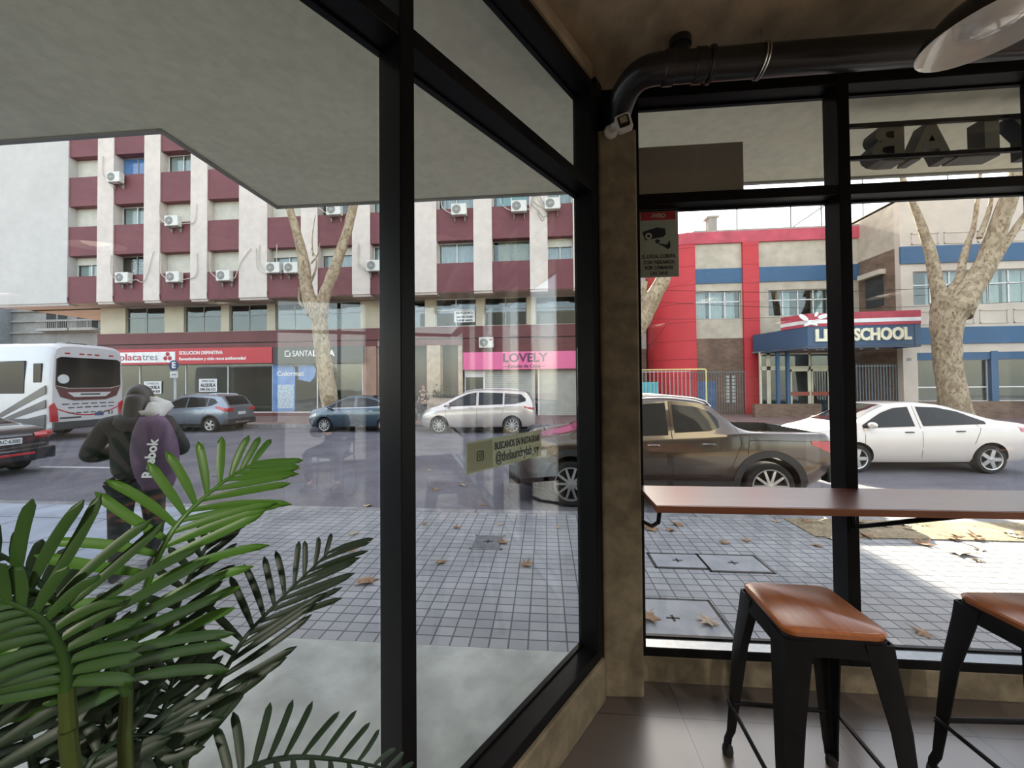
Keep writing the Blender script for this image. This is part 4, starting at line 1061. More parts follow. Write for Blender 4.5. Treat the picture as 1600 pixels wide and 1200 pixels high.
# loose cables and a small spotlight on the pilaster
k = MB()
for a_ in ([(838, 296), (846, 312), (858, 332), (848, 340)], [(836, 300), (830, 318), (842, 330), (849, 341)], [(840, 330), (846, 344), (851, 342)]):
    k.tube(smooth_path([at(x, y, Y=YF - .08) for x, y in a_], 12), .014, 5)
setp(k.build('loose_cable', M_GRILL), 'dark loose cables dangling on the rightmost white pilaster', 'cable')

# ---- old building beyond the side street
M_OLD = mat('old_grey_render', (0.26, 0.26, 0.25), 0.9, 0, .8, .15, fine=(3, .15))
yo = 36.0
ob = thing('old_building', 'old grey building with balconies far down the side street behind the bus', 'building', (at(80, 500, Y=yo).x, yo, ZS))
GX = lambda p: at(p, 500, Y=yo).x
GZ = lambda q: at(80, q, Y=yo).z
MB().box(GX(-60), GX(170), yo, yo + 8, ZS, 11.0).build('wall', M_OLD, ob, smooth=False)
MB().box(GX(-60), GX(20), yo - 1.5, yo, ZS, 11.5).build('wall', mat('old_blue_render', (.22, .26, .28), .9), ob, smooth=False)
for q in (484, 500, 518): MB().box(GX(20), GX(170), yo - .25, yo, GZ(q + 3), GZ(q)).build('cornice', M_OLD, ob, smooth=False)
for p_ in (4, 80, 98, 128, 146):
    y_ = yo - 1.52 if p_ < 20 else yo - .02
    f = MB(); f.box(GX(p_ - 7), GX(p_ + 7), y_ - .02, y_ + .06, GZ(516), GZ(488)); f.build('window', M_DARKIN, ob, smooth=False)
for p0, p1 in ((74, 122), (124, 158)):
    f = MB(); f.box(GX(p0), GX(p1), yo - .9, yo - .0, GZ(519), GZ(515))
    f.box(GX(p0), GX(p1), yo - .9, yo - .86, GZ(505), GZ(503.5))
    for k in range(16): x = lerp(GX(p0), GX(p1), k / 15); f.box(x - .02, x + .02, yo - .9, yo - .87, GZ(515), GZ(504))
    f.build('balcony', M_GFRAME, ob, smooth=False)

# ---- round E sign on a white post
yE = 17.6
p = at(274, 571, Y=yE); top = at(274, 571, Y=yE)
es = thing('parking_sign', 'round blue sign with a white E above a white plate on a pale post', 'sign', (p.x, yE, ZS))
MB().tube([(p.x, yE, ZS), (p.x, yE, p.z + .15)], .055, 12).build('post', M_PLATE, es)
MB().lathe([(0, 0), (.25, 0), (.25, .02), (0, .02)], FACE(p.x, yE - .07, p.z), 28).build('disc', mat('sign_navy', (.03, .06, .14), .4), es)
t = MB(); text_into(t, 'E', FACE(p.x, yE - .092, p.z), .42, .006, .016); t.build('lettering', M_SWHT, es, smooth=False)
MB().box(p.x - .21, p.x + .21, yE - .075, yE - .06, p.z - .62, p.z - .30).build('lower_plate', M_SWHT, es, smooth=False)
t = MB()
t.box(p.x - .12, p.x + .12, yE - .082, yE - .076, p.z - .47, p.z - .44); t.build('plate_marking', M_INK, es, smooth=False)
# ================================================================ school building
M_SCHB = mat('school_render', (0.50, 0.44, 0.35), 0.9, 0, .7, .12, fine=(2.2, .18))
M_SCHW = mat('school_cream', (0.58, 0.50, 0.42), 0.9, 0, .7, .08, fine=(2.2, .08))
M_SRD = mat('school_red', (0.50, 0.03, 0.04), 0.6, 0, .7, .08)
M_SRD2 = mat('faded_red_band', (0.50, 0.07, 0.10), 0.7, 0, 1.2, .2, fine=(4, .12))
M_SBL = mat('school_blue', (0.035, 0.10, 0.195), 0.6, 0, .9, .08)
M_CBL = mat('canopy_blue', (0.045, 0.09, 0.165), 0.5, 0, .9, .06)
M_BRK = brick('school_brick', (0.17, 0.095, 0.06), (0.26, 0.15, 0.10), (0.20, 0.17, 0.14), .24, .075, .010, 'xz', .5, .9, .4, 1.2, .45)
M_BRKY = brick('side_brick', (0.17, 0.095, 0.06), (0.25, 0.15, 0.10), (0.20, 0.17, 0.14), .24, .075, .010, 'yz', .5, .9, .4, 1.2, .4)
M_FGREY = mat('fence_grey', (0.16, 0.17, 0.18), 0.5)
YL = 22.5; YB = 20.0
Lx = lambda p, q=480: at(p, q, Y=YL).x
Lz = lambda p, q: at(p, q, Y=YL).z
sb = thing('school_building', 'two-storey school with red columns, blue bands and a blue and red entrance canopy', 'building', (Lx(1300), YL, ZS))
xs0, xpil0, xpil1, xe = Lx(1085), Lx(1160), Lx(1185), Lx(1352)
zr0, zr1 = Lz(1120, 381), Lz(1120, 363)
zw1, zw0 = Lz(1120, 455), Lz(1120, 498)
zbl1, zbl0 = Lz(1120, 420), Lz(1120, 443)
zbr = Lz(1120, 529)
def wall_with_hole(xa, xb, za, zb_, hx0, hx1, hz0, hz1, m, nm='wall', Y=YL, par=None):
    k = MB(); k.box(xa, hx0, Y, Y + .3, za, zb_); k.box(hx1, xb, Y, Y + .3, za, zb_); k.box(hx0, hx1, Y, Y + .3, za, hz0); k.box(hx0, hx1, Y, Y + .3, hz1, zb_)
    return k.build(nm, m, par or sb, smooth=False)
h0, h1 = Lx(1084), Lx(1160) - .02
wall_with_hole(xs0 - .1, xpil0, zbr, zr0, h0 + .1, h1 - .05, zw0, zw1, M_SCHB)
k0, k1 = Lx(1201), Lx(1322)
wall_with_hole(xpil1, xe, Lz(1250, 535), zr0, k0, k1, Lz(1250, 493), Lz(1250, 452), M_SCHB)
MB().box(xs0, xpil0, YL + .02, YL + .3, ZS, zbr).build('brick_wall', M_BRK, sb, smooth=False)
for a, b in ((xs0 - .1, xpil0), (xpil1, xe)): MB().box(a, b, YL - .06, YL, zbl0, zbl1).build('blue_band', M_SBL, sb, smooth=False)
MB().box(xs0 - .3, xe, YL - .12, YL + .3, zr0, zr1).build('red_parapet', M_SRD2, sb, smooth=False)
p = MB(); p.box(xpil0, xpil1, YL - .14, YL + .3, ZS, zr0)
p.build('red_pilaster', M_SRD, sb, smooth=False)
g = MB()
for i in range(9): z = ZS + 1.0 + i * 1.05; g.box(xpil0 - .002, xpil1 + .002, YL - .143, YL - .13, z, z + .025)
g.build('pilaster_joint', mat('joint_dark_red', (.25, .02, .03), .7), sb, smooth=False)
# curved red corner
xc0, xc1 = Lx(1030), Lx(1086); r = (xc1 - xc0)
c = MB(); pts = [(xc1, YL - .14)]
pts = [(xc1 - r * math.sin(R_(a)), YL - .14 + r * .9 * (1 - math.cos(R_(a)))) for a in range(0, 91, 6)] + [(xc0, YL + 6), (xc1, YL + 6)]
def curved(z0, z1, m, nm, grow=0):
    pp_ = [(xc1 - (r + grow) * math.sin(R_(a)), YL - .14 - grow + r * .9 * (1 - math.cos(R_(a)))) for a in range(0, 91, 6)]
    MB().prism(pp_ + [(xc0 - grow, YL + 6), (xc1, YL + 6)], z1 - z0, Matrix.Translation((0, 0, z0))).build(nm, m, sb, angle=30)
curved(ZS, zr0, M_SRD, 'curved_corner'); curved(zr0, zr1, M_SRD2, 'curved_parapet', .03)
for i in range(9): curved(ZS + 1.0 + i * 1.05, ZS + 1.025 + i * 1.05, MATS['joint_dark_red'], 'corner_joint', .006)
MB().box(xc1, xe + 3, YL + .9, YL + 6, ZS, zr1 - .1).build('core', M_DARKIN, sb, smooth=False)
MB().box(xc1, xe + 3, YL + .3, YL + 6, zr0 + .1, zr1 - .05).build('roof', M_SCHB, sb, smooth=False)
M_PARAP = M_SCHB
MB().box(xs0, xe, YL - .1, YL + .3, zr1, zr1 + .10).build('coping', mat('coping', (.35, .32, .28), .9), sb, smooth=False)
def school_window(x0, x1, z0, z1, Y, cols, rows_, m, curt=True, par=None):
    f = MB(); t = .055
    for i in range(cols + 1): x = lerp(x0, x1, i / cols); f.box(x - t / 2, x + t / 2, Y, Y + .07, z0, z1)
    for v in rows_: z = lerp(z0, z1, v); f.box(x0, x1, Y, Y + .07, z - t / 2, z + t / 2)
    w_ = f.build('window', m, par or sb, smooth=False)
    MB().box(x0, x1, Y + .03, Y + .038, z0, z1).build('pane', M_ARCHGL, w_, smooth=False)
    if curt:
        s = MB(); rr = random.Random(int(x0 * 10))
        for i in range(cols):
            if rr.random() < .72: curtain(s, lerp(x0, x1, i / cols) + .05, lerp(x0, x1, (i + rr.uniform(.6, 1)) / cols), Y + .3, z0, z1, .16, .03)
        s.build('curtain', M_CURT, w_)
    MB().box(x0 - .05, x1 + .05, Y - .08, Y + .1, z0 - .08, z0 - .01).build('sill', M_SCHW, w_, smooth=False)
school_window(h0 + .1, h1 - .05, zw0, zw1, YL + .12, 3, (0, .62, 1), M_WFRAME)
school_window(k0, k1, Lz(1250, 493), Lz(1250, 452), YL + .12, 5, (0, .62, 1), M_WFRAME)
# gate, notice board and barred door on the brick wall
MB().box(Lx(1088, 620), Lx(1118, 620), YL - .04, YL, ZS + .1, Lz(1100, 596)).build('notice_board', mat('board_blue', (.05, .12, .27), .5, 0, 4, .3), sb, smooth=False)
b = MB()
x0_, x1_ = Lx(1076, 600), Lx(1160, 600); zt_ = Lz(1120, 581)
b.box(x0_, x1_, YL - .3, YL - .26, zt_ - .05, zt_); 
for i in range(22): x = lerp(x0_, x1_, i / 21); b.box(x - .012, x + .012, YL - .3, YL - .28, ZS, zt_)
b.build('barred_gate', M_FGREY, sb, smooth=False)
gb_ = MB()
for i in range(8):
    for j in range(2): x = Lx(1137 + 9 * j, 600); z = Lz(1140, 587 + 5.4 * i); gb_.box(x - .10, x + .10, YL - .02, YL, z - .14, z)
gb_.build('glass_blocks', mat('glass_block', (.50, .54, .52), .2), sb, smooth=False)

# ---- right block, standing forward
Bx = lambda p, q=450: at(p, q, Y=YB).x
Bz = lambda q, p=1500: at(p, q, Y=YB).z
bx0 = Bx(1408); bx1 = bx0 + 17
ztop_ = Bz(306); 
w0, w1 = Bz(475), Bz(422); g0_, g1 = Bz(627), Bz(562)
wx0 = Bx(1427); 
k = MB(); k.box(bx0, wx0, YB, YB + .3, Bz(510), ztop_); k.box(wx0, bx1, YB, YB + .3, w1, ztop_); k.box(wx0, bx1, YB, YB + .3, Bz(510), w0)
k.build('wall', M_SCHW, sb, smooth=False)
gx = Bx(1430)
k = MB(); k.box(bx0, gx, YB, YB + .3, ZS, Bz(510)); k.box(gx, bx1, YB, YB + .3, g1 + .35, Bz(510)); k.build('wall', M_SCHW, sb, smooth=False)
MB().box(gx, bx1, YB - .05, YB + .3, ZS, g0_).build('brick_plinth', M_BRK, sb, smooth=False)
MB().box(bx0 - .05, bx1, YB - .08, YB, Bz(410), Bz(383)).build('blue_band', M_SBL, sb, smooth=False)
MB().box(bx0 - .05, bx1, YB - .08, YB, Bz(537), Bz(511)).build('blue_band', M_SBL, sb, smooth=False)
MB().box(gx, bx1, YB + .02, YB + .1, g1, g1 + .36).build('blue_lintel', M_SBL, sb, smooth=False)
for z0, z1 in ((Bz(380), Bz(362)), (Bz(506), Bz(485))):
    f = MB()
    for i in range(12):
        x = bx0 + .5 + i * 1.45
        for q_ in ((x, x + 1.2, z0, z0 + .04), (x, x + 1.2, z1 - .04, z1), (x, x + .04, z0, z1), (x + 1.16, x + 1.2, z0, z1)): f.box(q_[0], q_[1], YB - .03, YB, q_[2], q_[3])
    f.build('wall_panels', M_SCHW, sb, smooth=False)
x = wx0
for wd, cols in ((3.4, 4), (3.4, 4), (3.4, 4), (3.4, 4)): school_window(x, x + wd, w0, w1, YB + .12, cols, (0, .60, 1), M_WFRAME); x += wd + .02
x = gx
while x < bx1 - 3:
    school_window(x + .12, x + 3.2, g0_, g1, YB + .15, 2, (0, .34, 1), M_WFRAME, False)
    MB().box(x + 3.2, x + 3.5, YB - .02, YB + .3, g0_, g1 + .4).build('blue_mullion', M_SBL, sb, smooth=False); x += 3.4
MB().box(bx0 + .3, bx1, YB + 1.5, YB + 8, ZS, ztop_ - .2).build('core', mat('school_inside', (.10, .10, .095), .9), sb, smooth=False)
MB().box(bx0, bx1, YB + .1, YB + 8, ztop_ - .1, ztop_ + .05).build('roof', M_SCHB, sb, smooth=False)
# return wall of the right block
zr_ = lambda q: at(1408, q, Y=YB).z
MB().box(bx0, bx0 + .3, YB + .3, YL + 3.3, zr_(385), ztop_).build('side_wall_top', M_SCHB, sb, smooth=False)
MB().box(bx0, bx0 + .3, YB + .3, YL + 3.3, ZS, zr_(385)).build('side_wall', M_BRKY, sb, smooth=False)
MB().box(bx0 - .05, bx0, YB + .95, YB + 2.0, zr_(470), zr_(415)).build('side_window', M_DARKIN, sb, smooth=False)
MB().box(bx0 - .3, bx0, YB + .8, YB + 2.2, zr_(420), zr_(412)).build('awning', M_SCHW, sb, smooth=False)
t = MB(); text_into(t, '00', FACE(Bx(1420, 562), YB - .004, Bz(562, 1420)), .22, .01, .006); t.build('house_number', M_TGREY, sb, smooth=False)

# ---- entrance canopy, its sign and the glazed entrance
def CP(px, Y): return Vector((at(px, 525, Y=Y).x, Y))
P0, P1, P2, P3 = CP(1176, 22.2), CP(1221, 20.4), CP(1262, 19.2), CP(1439, 18.9)
cz0, cz1 = at(1350, 543, Y=19).z, at(1350, 508, Y=19).z
cz2 = at(1350, 487, Y=19).z
def band(pts, z0, z1, m, nm, par, out=0.0, th=.2, z0b=None):
    # a strip following a plan polyline, outer face pushed out
    P = [Vector((p.x, p.y, 0)) for p in pts]; nr = []
    for i in range(len(P)):
        a = P[max(0, i - 1)]; b = P[min(len(P) - 1, i + 1)]; t = (b - a).normalized(); nr.append(Vector((t.y, -t.x, 0)))
    o = [P[i] + nr[i] * out for i in range(len(P))]; n_ = [P[i] - nr[i] * th for i in range(len(P))]
    k = MB()
    rows = [[q + Vector((0, 0, z0)) for q in o], [q + Vector((0, 0, z1)) for q in o], [q + Vector((0, 0, z1)) for q in n_], [q + Vector((0, 0, z0)) for q in n_]]
    k.grid(list(map(list, zip(*rows))), close=True)
    return k.build(nm, m, par, smooth=False)
curve = [P0, P0.lerp(P1, .5) , P1]
arc = [P1 + (P2 - P1) * t + Vector((0, -.12 * math.sin(PI * t))) for t in (0, .25, .5, .75, 1)]
line = curve[:-1] + arc + [P3]
ec = sb
band(line, cz0, cz1, M_CBL, 'entrance_canopy', sb, 0, .25)
band([P3, Vector((P3.x, YB))], cz0, cz1, M_CBL, 'entrance_canopy', sb, 0, .25)
redl = [P1 + (P2 - P1) * t + Vector((0, -.12 * math.sin(PI * t))) for t in (0, .25, .5, .75, 1)] + [P3]
band(redl, cz1, cz2, M_SRD2, 'red_canopy_band', sb, .03, .2)
band(redl, lerp(cz1, cz2, .22), lerp(cz1, cz2, .50), M_SWHT, 'white_stripe', sb, .04, .0)
k = MB(); poly_ = [(p.x, p.y) for p in line] + [(P3.x, YL - .2), (P0.x, YL - .2)]
k.prism(poly_, .06, Matrix.Translation((0, 0, cz0 + .05))); k.build('canopy_soffit', M_SCHB, sb, smooth=False)
k = MB()
for px in (1258, 1277, 1285, 1330, 1345, 1370): q = at(px, 545, Y=19.9); k.lathe([(.0, 0), (.07, 0), (.07, .07), (0, .07)], Matrix.Translation((q.x, 19.9, cz0 - .02)), 12)
k.build('downlight', M_SWHT, sb)
ls = thing('school_name', 'raised cream letters LIFE SCHOOL on the blue entrance canopy', 'sign', ((P2.x + P3.x) / 2, 18.95, lerp(cz0, cz1, .25)))
dx = (P3 - P2).normalized()
t = MB()
for w_s, q0, q1 in (('LIFE', 1277, 1321), ('SCHOOL', 1334, 1420)):
    a, b = at(q0, 521, Y=19), at(q1, 521, Y=19); mx_ = (a.x + b.x) / 2
    text_into(t, w_s, MF((mx_, P2.y + dx.y * (mx_ - P2.x) / dx.x - .045, lerp(cz0, cz1, .56)), (dx.x, dx.y, 0), (0, 0, 1)), (cz1 - cz0) * .72, .08, .034, width=(b.x - a.x))
t.build('lettering', mat('cream_letters', (.80, .74, .55), .4), ls, smooth=False)
# leaf emblem on the red band
em = MB(); me_ = lambda px, py: (at(px, py, Y=19.1).x, at(px, py, Y=19.1).z)
for c_, rx, rz, an in (((1256, 496), .24, .11, -35), ((1287, 494), .26, .10, 12), ((1276, 491), .12, .07, 60)):
    x, z = me_(*c_); A = R_(an)
    em.prism([(x + rx * math.cos(q) * math.cos(A) - rz * math.sin(q) * math.sin(A), z + rx * math.cos(q) * math.sin(A) + rz * math.sin(q) * math.cos(A)) for q in [R_(24 * j) for j in range(15)]], .03, MF((0, P2.y - .06, 0), (1, 0, 0), (0, 0, 1)))
x, z = me_(1266, 508); x2, z2 = me_(1284, 498)
em.tube([(x - .25, P2.y - .08, z - .02), (x, P2.y - .08, z + .06), (x + .3, P2.y - .08, z)], .06, 8)
em.tube([(x, P2.y - .08, z), (x + .1, P2.y - .08, z + .2), (x2, P2.y - .08, z2)], .02, 6)
em.build('leaf_emblem', M_SWHT, ls, smooth=False)
for px in (1215.5, 1231):
    q = at(px, 600, Y=20.9); MB().box(q.x - .07, q.x + .07, 20.83, 20.97, ZS, cz0 + .06).build('canopy_post', M_SBL, sb, smooth=False)
ye = 21.7
Ex = lambda p: at(p, 600, Y=ye).x
Ez = lambda q: at(1270, q, Y=ye).z
f = MB()
for p in (1189, 1200, 1203, 1232, 1266, 1297, 1325): x = Ex(p); f.box(x - .05, x + .05, ye, ye + .08, ZS, cz0 + .05)
for z in (Ez(573), Ez(576), Ez(552)): f.box(Ex(1189), Ex(1330), ye, ye + .08, z - .05, z + .04)
gl = f.build('entrance_frame', mat('cream_frame', (.66, .62, .46), .5), sb, smooth=False)
MB().box(Ex(1189), Ex(1330), ye + .03, ye + .04, ZS, cz0).build('pane', M_SHOPGL, gl, smooth=False)
for p0, p1 in ((1235, 1264), (1268, 1295)):
    f = MB(); x0_, x1_ = Ex(p0), Ex(p1)
    f.box(x0_, x0_ + .07, ye - .03, ye, ZS, Ez(577)); f.box(x1_ - .07, x1_, ye - .03, ye, ZS, Ez(577)); f.box(x0_, x1_, ye - .03, ye, Ez(580), Ez(577)); f.box(x0_, x1_, ye - .03, ye, ZS, ZS + .12)
    d_o = f.build('entrance_door', MATS['cream_frame'], sb, smooth=False)
    MB().box(x0_, x1_, ye - .05, ye - .03, Ez(618), Ez(612)).build('push_bar', mat('push_bar_red', (.35, .08, .05), .5), d_o, smooth=False)
MB().box(Ex(1187), Ex(1335), YL + .5, YL + .6, ZS, cz0 + .5).build('lobby_wall', mat('lobby', (.09, .14, .20), .8, 0, 1.5, .4), sb, smooth=False)
bw = MB(); bw.box(Ex(1160), Ex(1258), ye - 1.2, ye - .95, ZS, at(1220, 631, Y=ye - 1).z); bw.build('low_brick_wall', M_BRK, sb, smooth=False)
# fences
def fence(nm, lab, x0, x1, Y, z1, m, step=.13, grp=None):
    r_ = thing(nm, lab, 'fence', ((x0 + x1) / 2, Y, ZS))
    k = MB(); k.box(x0, x1, Y - .02, Y + .02, z1 - .12, z1 - .08); k.box(x0, x1, Y - .02, Y + .02, ZS + .15, ZS + .19)
    k.build('rail', m, r_, smooth=False)
    n = int((x1 - x0) / step); k = MB()
    for i in range(n + 1): x = lerp(x0, x1, i / n); k.box(x - .014, x + .014, Y - .014, Y + .014, ZS, z1)
    k.build('bars', m, r_, smooth=False); return r_
fence('railing', 'blue-grey railing right of the entrance, between the black post and the cream block', at(1325, 600, Y=20.3).x, at(1405, 600, Y=20.3).x, 20.3, at(1350, 569, Y=20.3).z, mat('rail_bluegrey', (.12, .17, .21), .5))
fence('railing', 'pale railing in front of the red curved corner', at(985, 600, Y=21.6).x, at(1078, 600, Y=21.6).x, 21.6, at(1050, 578, Y=21.6).z, mat('rail_pale', (.45, .42, .42), .5), .20)
# turquoise container behind the railing
cx0, cx1 = at(985, 610, Y=21.9).x, at(1029, 610, Y=21.9).x
tc_ = MB(); zt_ = at(1015, 597, Y=21.9).z; n = 10
for i in range(n): x = lerp(cx0, cx1, i / n); tc_.box(x, x + (cx1 - cx0) / n - .03, 21.9, 22.3, ZS, zt_)
tc_.box(cx0, cx1, 21.93, 22.3, ZS, zt_ - .03)
setp(tc_.build('gate_panel', mat('turquoise_metal', (.08, .50, .58), .5), bevel=.01), 'turquoise slatted gate beside the red curved corner', 'gate')
# yellow pipe frame, a solid stand-in for a line taken as a reflection
yy = 17.5; a = at(1103, 577, Y=yy); 
k = MB(); x1_ = a.x; x0_ = at(985, 577, Y=yy).x
k.tube([(x1_, yy, ZS), (x1_, yy, a.z - .06), (x1_ - .015, yy, a.z - .02), (x1_ - .06, yy, a.z), (x0_, yy, a.z), (x0_, yy, ZS)], .035, 8)
setp(k.build('pipe_reflection', mat('yellow_pipe', (.68, .60, .25), .5)), 'yellow pipe hoop standing in for a reflection, behind the bronze pickup', 'reflection stand-in')

# ---- grey house left of the school
yh = 25.0
gh = thing('grey_house', 'grey rendered house left of the red curved corner', 'building', (at(1012, 550, Y=yh).x, yh, ZS))
xh0, xh1 = at(930, 500, Y=yh).x, xc0 - .1
zhb = at(1015, 545, Y=yh).z
MB().box(xh0, xh1, yh, yh + 4, zhb, at(1015, 430, Y=yh).z).build('wall', mat('grey_render', (.42, .43, .38), .9, 0, 1, .1), gh, smooth=False)
MB().box(xh0, xh1, yh + .02, yh + 4, ZS, zhb).build('brick_wall', M_BRK, gh, smooth=False)
MB().box(at(1007, 520, Y=yh).x, at(1014, 520, Y=yh).x, yh - .03, yh, at(1010, 520, Y=yh).z, at(1010, 503, Y=yh).z).build('window', M_ARCHGL, gh, smooth=False)
# ---- on the roof: chimney, poles
yc = 25.5
ch = thing('chimney', 'small grey stucco chimney on the school roof', 'chimney', (at(1113, 362, Y=yc).x, yc, zr1 - .6))
a, b = at(1107, 338, Y=yc), at(1121, 362, Y=yc)
MB().box(a.x, b.x, yc, yc + .5, zr1 - .2, a.z - .1).build('stack', M_OLD, ch, smooth=False)
MB().box(a.x - .1, b.x + .1, yc - .1, yc + .6, a.z - .1, a.z).build('cap', M_OLD, ch, smooth=False)
for i, (px, py) in enumerate(((1151, 318), (1235, 316), (1283, 322), (1347, 270), (1407, 268), (1480, 264))):
    Yp = YL + .5 if px < 1300 else YL + 3.0
    a = at(px, py, Y=Yp)
    o = MB().tube([(a.x, Yp, zr1 - .1 if px < 1300 else 9.0), (a.x, Yp, a.z + .6)], .04, 8).build('roof_pole', M_FGREY)
    setp(o, 'thin dark pole on the school roof, ' + ['left of the chimney gap, nearest the chimney', 'in the middle of the red parapet', 'beside the slanting brace', 'left behind the cream block', 'second behind the cream block', 'third behind the cream block'][i], 'pole', 'poles on the school roof')
a, b = at(1237, 356, Y=YL + .5), at(1290, 320, Y=YL + .5)
setp(MB().tube([a, b], .035, 8).build('roof_brace', M_FGREY), 'slanting dark brace between two roof poles', 'pole')
# ================================================================ vehicles
def paint(name, c, metal=0.5, rough=0.28): return mat(name, c, rough, metal, 3, 0.03, coat=1.0)

def wheel(root, x, y, r, width, spokes, sgn, rimcol=None, rr=.66):
    M = MF((x, y, r), (1, 0, 0), (0, 0, 1)) if sgn < 0 else MF((x, y, r), (-1, 0, 0), (0, 0, 1))
    # z of M points outwards
    t = MB(); w_ = width
    t.lathe([(r * rr, -w_), (r * .93, -w_), (r * .985, -w_ * .85), (r, -w_ * .5), (r * .985, -w_ * .12), (r * .93, 0), (r * .80, .004), (r * rr, -.012)], M, 36)
    t.lathe([(r * rr, -w_ * .9), (.03, -w_ * .9)], M, 36)
    tw_ = t.build('wheel', M_TYRE, root, local=True)
    d = MB()
    d.lathe([(r * rr, -.012), (r * (rr + .02), .0), (r * (rr - .04), -.004), (r * (rr - .07), -.05)], M, 36)
    for k in range(spokes):
        a = 2 * PI * k / spokes
        Ms = M @ Matrix.Rotation(a, 4, 'Z')
        h0, h1 = (.028, .016) if spokes > 7 else (.048, .036)
        d.hexa([Ms @ Vector(p) for p in ((r * .10, -h0 * .8, -.03), (r * (rr - .02), -h1, -.045), (r * (rr - .02), h1, -.045), (r * .10, h0 * .8, -.03),
                                         (r * .10, -h0 * .8, -.008), (r * (rr - .02), -h1, -.010), (r * (rr - .02), h1, -.010), (r * .10, h0 * .8, -.008))])
    d.lathe([(0, -.002), (r * .13, -.006), (r * .16, -.03)], M, 18)
    d.build('rim', rimcol or M_RIM, tw_, local=True)
    b = MB(); b.lathe([(0, -.06), (r * (rr - .05), -.06), (r * (rr - .03), -.03)], M, 24); b.build('brake_well', M_SEAM, tw_, local=True)

class Car:
    def __init__(s, P): s.P = P
    def sec(s, x):
        P = s.P
        zb, zs, zt, w_, wt = sm(P['zb'], x), sm(P['zs'], x), sm(P['zt'], x), sm(P['w'], x), sm(P['wt'], x)
        wt = min(wt, w_ - .03); h = max(.006, zt - zs)
        tb = P.get('tuck', .05)
        pts = [(0, zb), (w_ - .22, zb), (w_ - .05 - tb, zb + .012), (w_ - .012 - tb * .6, zb + .09), (w_ - .004, zb + (zs - zb) * .42), (w_, zb + (zs - zb) * .62), (w_ - .006, zs - .075), (w_ - .028, zs - .01)]
        for a, b in ((.10, .04), (.36, .30), (.66, .62), (.90, .88)):
            pts.append((lerp(w_ - .035, wt, a), zs + h * b))
        pts += [(wt - .035, zs + h * .955), (wt - .11, zs + h * .982), (wt * .5, zs + h * .996), (0, zs + h)]
        return pts
    def sy(s, x, z):
        p = s.sec(x)
        for (y0, z0), (y1, z1) in zip(p[2:], p[3:]):
            if z0 <= z <= z1 and z1 > z0: return y0 + (y1 - y0) * (z - z0) / (z1 - z0)
        return p[2][0] if z < p[2][1] else p[-2][0]
    def tz(s, x, y):
        p = s.sec(x)[7:]; y = abs(y)
        for (y0, z0), (y1, z1) in zip(p, p[1:]):
            if y1 <= y <= y0 and y0 > y1: return z0 + (z1 - z0) * (y0 - y) / (y0 - y1)
        return p[-1][1] if y < .05 else p[0][1]
    def side(s, mb, rows, sg, off=.004, base=-.012):   # rows of (x,z) mapped on a flank
        T = [[Vector((x, sg * (s.sy(x, z) + off), z)) for x, z in r] for r in rows]
        B = [[Vector((x, sg * (s.sy(x, z) + base), z)) for x, z in r] for r in rows]
        nr, nc = len(rows), len(rows[0]); vs = [p for r in T for p in r] + [p for r in B for p in r]; fs = []
        t = lambda i, k: i * nc + k
        b = lambda i, k: nr * nc + i * nc + k
        for i in range(nr - 1):
            for k in range(nc - 1): fs += [(t(i, k), t(i, k + 1), t(i + 1, k + 1), t(i + 1, k))]
        ring_ = [(i, 0) for i in range(nr)] + [(nr - 1, k) for k in range(1, nc)] + [(i, nc - 1) for i in range(nr - 2, -1, -1)] + [(0, k) for k in range(nc - 2, 0, -1)]
        for (i, k), (i2, k2) in zip(ring_, ring_[1:] + ring_[:1]): fs.append((t(i, k), t(i2, k2), b(i2, k2), b(i, k)))
        mb.add(vs, fs)
    def band(s, mb, top, bot, sg, n=20, ny=4, off=.004):    # area between two polylines given as [(x,z)..]
        x0, x1 = top[0][0], top[-1][0]; xb0, xb1 = bot[0][0], bot[-1][0]
        rows = []
        for j in range(ny + 1):
            v = j / ny; r = []
            for i in range(n + 1):
                u = i / n
                xt, xb = lerp(x0, x1, u), lerp(xb0, xb1, u)
                r.append((lerp(xb, xt, v), lerp(pl(bot, xb), pl(top, xt), v)))
            rows.append(r)
        s.side(mb, rows, sg, off)
    def top(s, mb, xs, hw, off=.004, ny=14):               # sheet on the roof/hood/glass surface
        rows = []
        for i, x in enumerate(xs):
            h = hw(i / (len(xs) - 1)); r = []
            for k in range(ny + 1):
                y = lerp(-h, h, k / ny); r.append(Vector((x, y, s.tz(x, y))))
            rows.append(r)
        a = rows[0][ny // 2]; b = rows[-1][ny // 2]; t = (b - a).normalized(); nrm = Vector((-t.z, 0, t.x))
        if nrm.z < 0: nrm = -nrm
        rows = [[p - nrm * .012 for p in r] for r in rows]
        mb.slab(rows, nrm * (.012 + off))
    def seam(s, root, pts, sg=-1, r=.0035):
        p = []
        for (x0, z0), (x1, z1) in zip(pts, pts[1:]):
            for k in range(8): p.append((lerp(x0, x1, k / 8), lerp(z0, z1, k / 8)))
        p.append(pts[-1])
        return [Vector((x, sg * (s.sy(x, z) + .0005), z)) for x, z in p]

